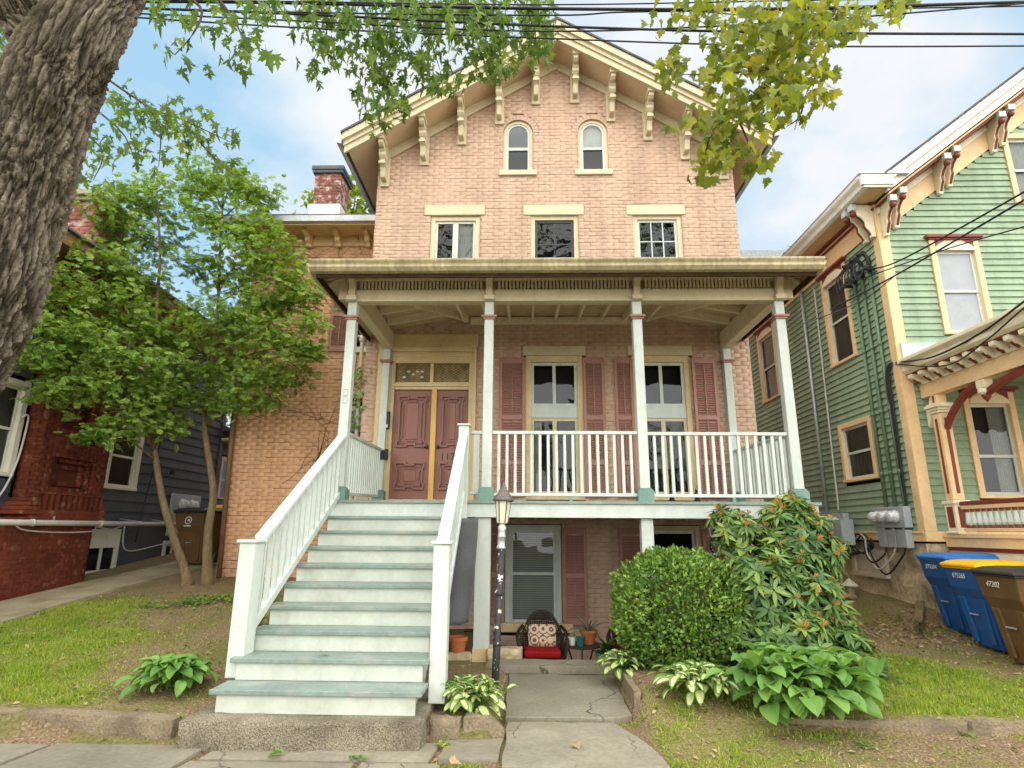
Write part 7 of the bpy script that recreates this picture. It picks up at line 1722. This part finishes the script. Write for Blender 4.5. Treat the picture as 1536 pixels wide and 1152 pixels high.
# small iron stand and dark box beside the pot
s_ = thing('plant_stand', 'low bent metal stand between the terracotta pot and the porch post', 'stand', (-.66, 7.85, -.07)); mb = MB(); mb.box(-.78, -.58, 7.78, 7.95, .16, .175); mb.build('top', m_iron, s_)
for x in (-.76, -.60): mb = MB(); mb.tube([(x, 7.8, .16), (x - .03, 7.8, .08), (x, 7.8, -.07)], .008, 6); mb.build('leg', m_iron, s_)
bx_ = thing('tool_crate', 'dark open crate of odds and ends behind the stair newel', 'crate', (-1.05, 7.65, -.08)); mb = MB(); mb.box(-1.2, -.95, 7.58, 7.8, -.08, -.065); mb.box(-1.2, -.95, 7.58, 7.59, -.07, .04); mb.box(-1.2, -1.19, 7.59, 7.8, -.07, .04); mb.box(-.96, -.95, 7.59, 7.8, -.07, .04); mb.build('box', m_iron, bx_)
mb = MB()
for k in range(8): mb.bar((-1.16 + .025 * k, 7.64 + .015 * (k % 3), -.03), (-1.12 + .02 * k, 7.72, .07 + .01 * (k % 2)), .018, .012)
mb.build('scrap', m_galv, bx_)
# hanging cloth under the deck
m_cloth = M('grey_felt_cloth', (.125, .125, .13), .95, .15, 3, 160, .22, .3, 160, .05)
mb = MB(); nx_, nz_ = 18, 22; vs = []
for j in range(nz_ + 1):
    t = j / nz_; z = 1.53 - 1.24 * t; x1 = -.60 - .09 * t ** 1.5; x0 = -1.02 - .06 * t
    for i in range(nx_ + 1):
        u = i / nx_; vs.append((x0 + (x1 - x0) * u, 7.42 + .03 * math.sin(u * 7 + t * 2) * (.3 + t) + .01 * math.sin(t * 9), z + .05 * (u - .5) * t + .012 * math.sin(u * 15) * t))
mb.add(vs, [(j * (nx_ + 1) + i, j * (nx_ + 1) + i + 1, (j + 1) * (nx_ + 1) + i + 1, (j + 1) * (nx_ + 1) + i) for j in range(nz_) for i in range(nx_)])
o = tag(mb.build('hanging_cloth', m_cloth, smooth=True), 'grey felt cloth hanging under the deck between the stairs and the post', 'cloth'); so = o.modifiers.new('thickness', 'SOLIDIFY'); so.thickness = .006
# hanging lantern, deck lanterns, mailboxes
hl = thing('hanging_lantern', 'small clear glass lantern hanging under the deck by the rhododendron', 'lantern', (2.33, 7.6, 1.2)); mb = MB(); mb.lathe([(.03, 1.13), (.06, 1.16), (.07, 1.22), (.05, 1.30), (.03, 1.33)], (2.33, 7.6, 0), 14); mb.build('glass_globe', m_glass, hl, smooth=True)
mb = MB(); mb.tube([(2.29, 7.6, 1.32), (2.27, 7.6, 1.42), (2.33, 7.6, 1.50), (2.39, 7.6, 1.42), (2.37, 7.6, 1.32)], .005, 5); mb.tube([(2.33, 7.6, 1.50), (2.33, 7.6, 1.56)], .004, 5); mb.lathe([(.035, 1.11), (.035, 1.14)], (2.33, 7.6, 0), 12); mb.lathe([(.04, 1.325), (.02, 1.36)], (2.33, 7.6, 0), 12); mb.build('wire_handle', m_galv, hl)
for i, (px, lb) in enumerate(((1008, 'black figurine lantern on the porch deck behind the railing'), (1046, 'short black lantern near the right end of the porch deck'))):
    p = at(px, 748, 7.75); t = thing('deck_lantern', lb, 'lantern', (p.x, 7.75, 1.76)); mb = MB(); mb.lathe([(.045, 0), (.05, .01), (.03, .03), (.03, .05), (.04, .06), (.04, .10), (.02, .13), (.006, .15)], (p.x, 7.75, 1.762), 10); mb.build('body', m_iron, t, smooth=True)
    mb = MB(); mb.tube([(p.x - .02, 7.75, 1.9), (p.x + .01, 7.75, 1.97 + .05 * (1 - i)), (p.x + .03, 7.75, 1.92 + .1 * (1 - i))], .008, 5); mb.build('handle', m_iron, t)
for i, (z0, z1, lb) in enumerate(((3.04, 3.34, 'upper slim black mailbox left of the doors'), (2.52, 2.70, 'lower squat black mailbox left of the doors'))):
    t = thing('mailbox', lb, 'mailbox', (-2.40, 9.75, z0), 0, 'mailboxes by the front doors'); mb = MB(); y = YF - .05; d = .07 if i == 0 else .12
    mb.prism([(y, z0), (y - d, z0), (y - d, z1 - .06), (y - d * .5, z1), (y, z1)], 'x', -2.47 + .03 * (1 - i), -2.33 + .0 * i); mb.build('body', m_iron, t, bevel=.006)
    mb = MB(); mb.box(-2.47, -2.33, y - d - .008, y - d - .001, z1 - .09, z1 - .05); mb.build('flap', m_iron, t)
    if i == 0: mb = MB(); mb.box(-2.40, -2.35, y - d - .006, y - d - .002, z0 + .02, z0 + .07); mb.build('paper_tag', m_label, t)

# ------------------------------------------------------------------ wheeled bins
m_bblue = M('blue_bin_plastic', (.012, .085, .27), .45, .12, 4, 60, .08, .15, 90, .4, dirt=((.10, .13, .17), .5, 5, .55, .8))
m_bbluel = M('bright_blue_lid', (.03, .17, .50), .4, .08, 4, 60, .06, .1, 90, .4)
m_byel = M('yellow_bin_lid', (.85, .47, .012), .4, .06, 4, 60, .05, .1, 90, .4)
m_bbrown = M('brown_bin_plastic', (.115, .062, .024), .5, .12, 4, 60, .08, .15, 90, .35, dirt=((.2, .14, .08), .4, 5, .55, .8))
m_bblack = M('black_bin_lid', (.035, .03, .028), .45, .1, 4, 60, .06, .1, 90, .4)
def make_bin(label, loc, rz, body, lid, text, group, emblem=False):
    """front faces -Y, hinge and wheels at +Y"""
    t = thing('wheeled_bin', label, 'bin', loc, rz, group); OFF[t.name] = Vector((0, 0, 0))
    def ring(z, w, y0, y1): return [(-w, y0, z), (w, y0, z), (w, y1, z), (-w, y1, z)]
    mb = MB(); L = [ring(.02, .215, -.18, .22), ring(.30, .25, -.24, .25), ring(.62, .285, -.30, .285), ring(.74, .30, -.355, .31), ring(.98, .325, -.385, .34)]
    vs = [v for q in L for v in q]; fs = [(3, 2, 1, 0)]
    for i in range(len(L) - 1):
        for k in range(4): fs.append((4 * i + k, 4 * i + (k + 1) % 4, 4 * i + 4 + (k + 1) % 4, 4 * i + 4 + k))
    mb.add(vs, fs); b = mb.build('body', body, t, bevel=.022, seg=2)
    mb = MB()
    for s in (-1, 1):       # raised side panels and front recess frame
        mb.add([(s * .262, -.14, .1), (s * .262, .16, .1), (s * .305, .19, .66), (s * .305, -.18, .66), (s * .25, -.14, .1), (s * .25, .16, .1), (s * .29, .19, .66), (s * .29, -.18, .66)], [(0, 1, 2, 3), (0, 4, 5, 1), (1, 5, 6, 2), (2, 6, 7, 3), (3, 7, 4, 0)])
    mb.add([(-.2, -.238, .08), (-.1, -.238, .08), (-.12, -.318, .62), (-.24, -.318, .62), (-.2, -.21, .08), (-.1, -.21, .08), (-.12, -.29, .62), (-.24, -.29, .62)], [(0, 1, 2, 3), (0, 4, 5, 1), (1, 5, 6, 2), (2, 6, 7, 3), (3, 7, 4, 0)])
    mb.add([(.2, -.238, .08), (.1, -.238, .08), (.12, -.318, .62), (.24, -.318, .62), (.2, -.21, .08), (.1, -.21, .08), (.12, -.29, .62), (.24, -.29, .62)], [(0, 1, 2, 3), (0, 4, 5, 1), (1, 5, 6, 2), (2, 6, 7, 3), (3, 7, 4, 0)])
    mb.build('rib_panel', body, b, bevel=.008)
    mb = MB(); mb.tube([(-.07, -.30, .42), (.07, -.30, .42)], .012, 6); mb.build('grip_bar', m_galv, b)
    mb = MB(); mb.box(-.345, .345, -.405, .36, .975, 1.005); mb.build('rim', lid, b, bevel=.01)
    mb = MB(); L = [ring(1.007, .35, -.42, .36), ring(1.035, .35, -.42, .36), ring(1.075, .28, -.33, .30), ring(1.09, .2, -.2, .24)]; vs = [v for q in L for v in q]; fs = [(12, 13, 14, 15)]
    for i in range(3):
        for k in range(4): fs.append((4 * i + k, 4 * i + (k + 1) % 4, 4 * i + 4 + (k + 1) % 4, 4 * i + 4 + k))
    mb.add(vs, fs); mb.build('lid', lid, t, bevel=.012, seg=2)
    mb = MB(); mb.tube([(-.26, .33, 1.03), (-.26, .42, 1.05), (.26, .42, 1.05), (.26, .33, 1.03)], .018, 8); mb.build('handle', lid if lid != m_byel else m_bbluel, t, smooth=True)
    for s in (-1, 1):
        mb = MB(); mb.lathe([(.03, -.03), (.13, -.028), (.14, -.01), (.14, .01), (.13, .028), (.03, .03)], n=18); mb.xf(Matrix.Translation((s * .27, .24, .14)) @ Matrix.Rotation(PI / 2, 4, 'Y')); mb.build('wheel', m_bblack, t)
    fc = bpy.data.curves.new('lettering', 'FONT'); fc.body = text; fc.size = .085; fc.extrude = .001; fc.align_x = 'CENTER'; fc.materials.append(m_label)
    fo = bpy.data.objects.new('lettering', fc); COL.objects.link(fo); fo.parent = b; fo.location = (-.05, -.384, .86); fo.rotation_euler = (PI / 2 - .12, 0, 0)
    if not emblem: to_mesh(fo)
    if emblem:
        bpy.data.objects.remove(fo)
        mb = MB(); n = 20; vs = []
        for k in range(n):
            a_ = 2 * PI * k / n; vs += [(.075 * math.cos(a_), 0, .075 * math.sin(a_)), (.06 * math.cos(a_), 0, .06 * math.sin(a_))]
        mb.add(vs, [(2 * k, (2 * k + 2) % (2 * n), (2 * k + 3) % (2 * n), 2 * k + 1) for k in range(n)])
        mb.add([(-.03, 0, -.02), (.0, 0, .03), (.035, 0, .02), (.03, 0, -.03), (.0, 0, -.005)], [(0, 1, 2, 3, 4)]); mb.add([(-.08, 0, -.115), (.08, 0, -.115), (.08, 0, -.095), (-.08, 0, -.095)], [(0, 1, 2, 3)])
        mb.xf(Matrix.Translation((0, -.390, .84)) @ Matrix.Rotation(-.12, 4, 'X')); mb.build('emblem', m_label, b)
    return t
BG = 'wheeled bins by the green house porch'
for (x, y, rz, bo, li, tx, lb) in ((5.90, 8.50, -1.62, m_bblue, m_bbluel, '075204', 'blue wheeled bin with blue lid nearest the stone foundation'), (5.70, 7.70, -1.62, m_bblue, m_byel, '075265', 'blue wheeled bin with yellow lid between the blue and brown bins'), (5.50, 6.90, -1.6, m_bbrown, m_bblack, '47202', 'brown wheeled bin with black lid at the right picture edge')):
    b_ = make_bin(lb, (x, y, gz1(x - .25, y) + .005), rz, bo, li, tx, BG); b_.scale = (.95, .95, .95)
BG2 = 'wheeled bins behind the cedar trunks'
make_bin('brown wheeled bin with white round emblem behind the cedar trunks', (-6.55, 12.0, gz1(-6.55, 12.0) + .02), -.15, m_bbrown, m_bblack, '', BG2, True)
make_bin('bin with yellow lid half hidden behind the brown emblem bin', (-6.35, 12.95, gz1(-6.35, 12.95) + .02), .1, m_bbrown, m_byel, '', BG2, True)
# plank, garden ornament by the foundation
mb = MB(); mb.bar((5.25, 8.55, .25), (5.75, 9.25, .42), .10, .03); tag(mb.build('wood_plank', m_cbark), 'weathered plank leaning on rubble before the stone foundation', 'plank')
p = atx(1278, 905, 5.55); og = thing('garden_lantern', 'small pagoda shaped garden lantern at the foot of the foundation', 'garden ornament', (p.x, p.y, gz1(p.x, p.y))); q = (p.x, p.y, gz1(p.x, p.y))
mb = MB(); mb.lathe([(.09, 0), (.10, .03), (.07, .06), (.06, .1), (.07, .12), (.07, .2)], q, 8); mb.build('body', m_conc, og)
mb = MB(); mb.lathe([(.14, .2), (.13, .22), (.05, .29), (.02, .31), (.005, .33)], q, 8); mb.build('roof', m_hatch, og)

# ------------------------------------------------------------------ overhead cables
WY = 4.5
cab = (([(-140, -4), (420, 2), (820, 7), (1180, 1), (1700, -8)], .011, 'topmost thin black cable, nearly at the top of the picture'),
       ([(-140, -8), (80, 0), (420, 4), (820, 13), (1180, 13), (1536, 3), (1700, -2)], .026, 'thick twisted black cable second from the top of the sky'),
       ([(-140, 2), (80, 7), (420, 18), (820, 23), (940, 18), (1180, 15), (1536, 9), (1700, 3)], .013, 'cable crossing just under the thick twisted one'),
       ([(-140, 5), (120, 10), (420, 20), (820, 39), (1180, 49), (1536, 51), (1700, 52)], .020, 'thick cable sagging to the middle of the wire bundle at right'),
       ([(-140, 6), (200, 20), (420, 30), (820, 47), (1180, 33), (1536, 5), (1700, -10)], .013, 'cable that rises steeply to the right above the maple'),
       ([(-140, 4), (0, 12), (420, 40), (830, 58), (1180, 69), (1536, 69), (1700, 68)], .013, 'lowest thin black cable crossing the whole sky'))
for pts, rr, lb in cab:
    P_ = spline([at(x, y, WY + .1 * i) for i, (x, y) in enumerate(pts)], 6); mb = MB(); mb.tube(P_, rr * .62, 6); tag(mb.build('overhead_cable', m_wire, smooth=True), lb, 'cable', 'overhead cables across the sky')
drops = (([Vector((5.68, 9.3, 5.72)), at(1345, 393, 8.4), at(1536, 288, 6), at(1640, 225, 5)], .012, 'upper service cable running from the service head to the right edge'),
         ([Vector((5.85, 10.6, 5.55)), at(1250, 462, 9.0), at(1345, 412, 7.8), at(1536, 300, 5.6), at(1640, 240, 4.8)], .012, 'service cable crossing the front upper window of the green house'),
         ([Vector((5.68, 9.9, 5.68)), at(1400, 380, 7.8), at(1536, 340, 6.2), at(1640, 312, 5.4)], .009, 'thin lower service cable from the service head'),
         ([Vector((3.5, 7.75, 4.1)), at(1215, 482, 8.2), at(1290, 452, 8.0), at(1345, 412, 7.7)], .007, 'thin cable from the porch column to the service cables'),
         ([Vector((5.86, 9.12, 4.02)), at(1400, 535, 8.2), at(1470, 500, 7.4), at(1536, 452, 6.4), at(1640, 370, 5)], .013, 'black cable lying along the green porch gutter'),
         ([Vector((5.86, 9.14, 4.0)), at(1420, 548, 8.0), at(1480, 510, 7.2), at(1536, 462, 6.2), at(1640, 385, 5)], .010, 'second black cable below the one along the green porch gutter'))
for P0, rr, lb in drops:
    mb = MB(); mb.tube(spline(P0, 6), rr, 6); tag(mb.build('service_cable', m_wire, smooth=True), lb, 'cable', 'service cables of the green house')
for i, (x, y, z, s, lb) in enumerate(((-1.72, 5.33, .349, .07, 'small curled green leaf lying on the second tread of the stairs'), (-1.75, 4.66, -.178, .09, 'grey green leaf fallen on the flagstone before the stoop block'), (.36, 4.85, -.148, .07, 'pale dry leaf lying on the front path slab'), (-.52, 4.52, -.178, .08, 'dry leaf on the flagstone corner by the path'))):
    lf = leaf_from_half('fallen_leaf', [(a * 1.1, b) for a, b in broad], lm_hosta if i < 2 else lm_litter, .5, .3, .3); o = tag(put('fallen_leaf', lf), lb, 'leaf', 'fallen leaves on stone and steps'); o.location = (x, y, z + .012); o.rotation_euler = (.1, .2, i * 1.7); o.scale = (s, s, s)
mb = MB()
for z0 in (3.02, 3.12):
    for p, q in (((-.028, 0), (.028, 0)), ((.028, 0), (.028, .085)), ((.028, .085), (-.028, .085)), ((-.028, .085), (-.028, 0))): mb.bar((-2.42 + p[0], YP - .066, z0 + p[1]), (-2.42 + q[0], YP - .066, z0 + q[1]), .007, .007, up=(0, 1, 0))
mb.build('wire_plaque', m_galv, porch)
# bare vine stems on the wing wall and ivy on the porch downspout
vn = thing('bare_vine', 'thin bare vine stems spreading over the upper wall of the brick wing', 'vine', (-4.2, 10.78, 4)); r = random.Random(17)
def vine(x, z, a, L_, d=0):
    pts = [Vector((x, YW - .012, z))]
    for k in range(int(L_ / .07)):
        a += r.gauss(0, .16); x += .07 * math.cos(a); z += .07 * math.sin(a)
        if not (-5.4 < x < -2.95 and .6 < z < 7.3): break
        pts.append(Vector((x, YW - (.012 if z < 6.95 else .055), z)))
        if d < 3 and r.random() < .09: vine(x, z, a + r.choice((-1, 1)) * r.uniform(.4, 1), L_ * .5, d + 1)
    if len(pts) > 2: mb = MB(); mb.tube(pts, [.005 - .0035 * i / len(pts) for i in range(len(pts))], 4, caps=False); mb.build('stem', m_twig, vn)
for x, z, a, L_ in ((-3.3, 4.2, 1.9, 3.2), (-3.5, 5.8, 1.8, 1.8), (-4.1, 6.1, 1.2, 1.4), (-4.6, 6.2, 1.0, 1.3), (-3.4, 6.2, 2.2, 1.5), (-3.9, 2.6, 1.3, 2.0), (-4.3, 1.2, 1.2, 1.6), (-3.2, 3.0, 2.4, 1.8), (-4.5, 2.2, .6, 1.4), (-3.6, .9, 1.8, 1.5)): vine(x, z, a, L_)
iv = thing('ivy_vine', 'short ivy trailing down the pipe beside the left porch column', 'ivy', (-2.93, 9.9, 3.4)); me_ = oval('leaf', lm_box, 1, .4, 3, .15, .3); pl = []
for k in range(110):
    z = 4.15 - 1.1 * r.random() ** 1.4; m = rot_to((r.gauss(0, .8), -.6, r.gauss(-.5, .5)), (0, -.7, .7)) @ Matrix.Scale(r.uniform(.04, .085), 4); m.translation = (-2.93 + r.gauss(0, .06 + .04 * (z > 3.7)), 9.88 - r.random() * .05, z); pl.append((m, 0))
scatter(iv, 'leaf', 'foliage', [me_], pl, [lm_box], 110)
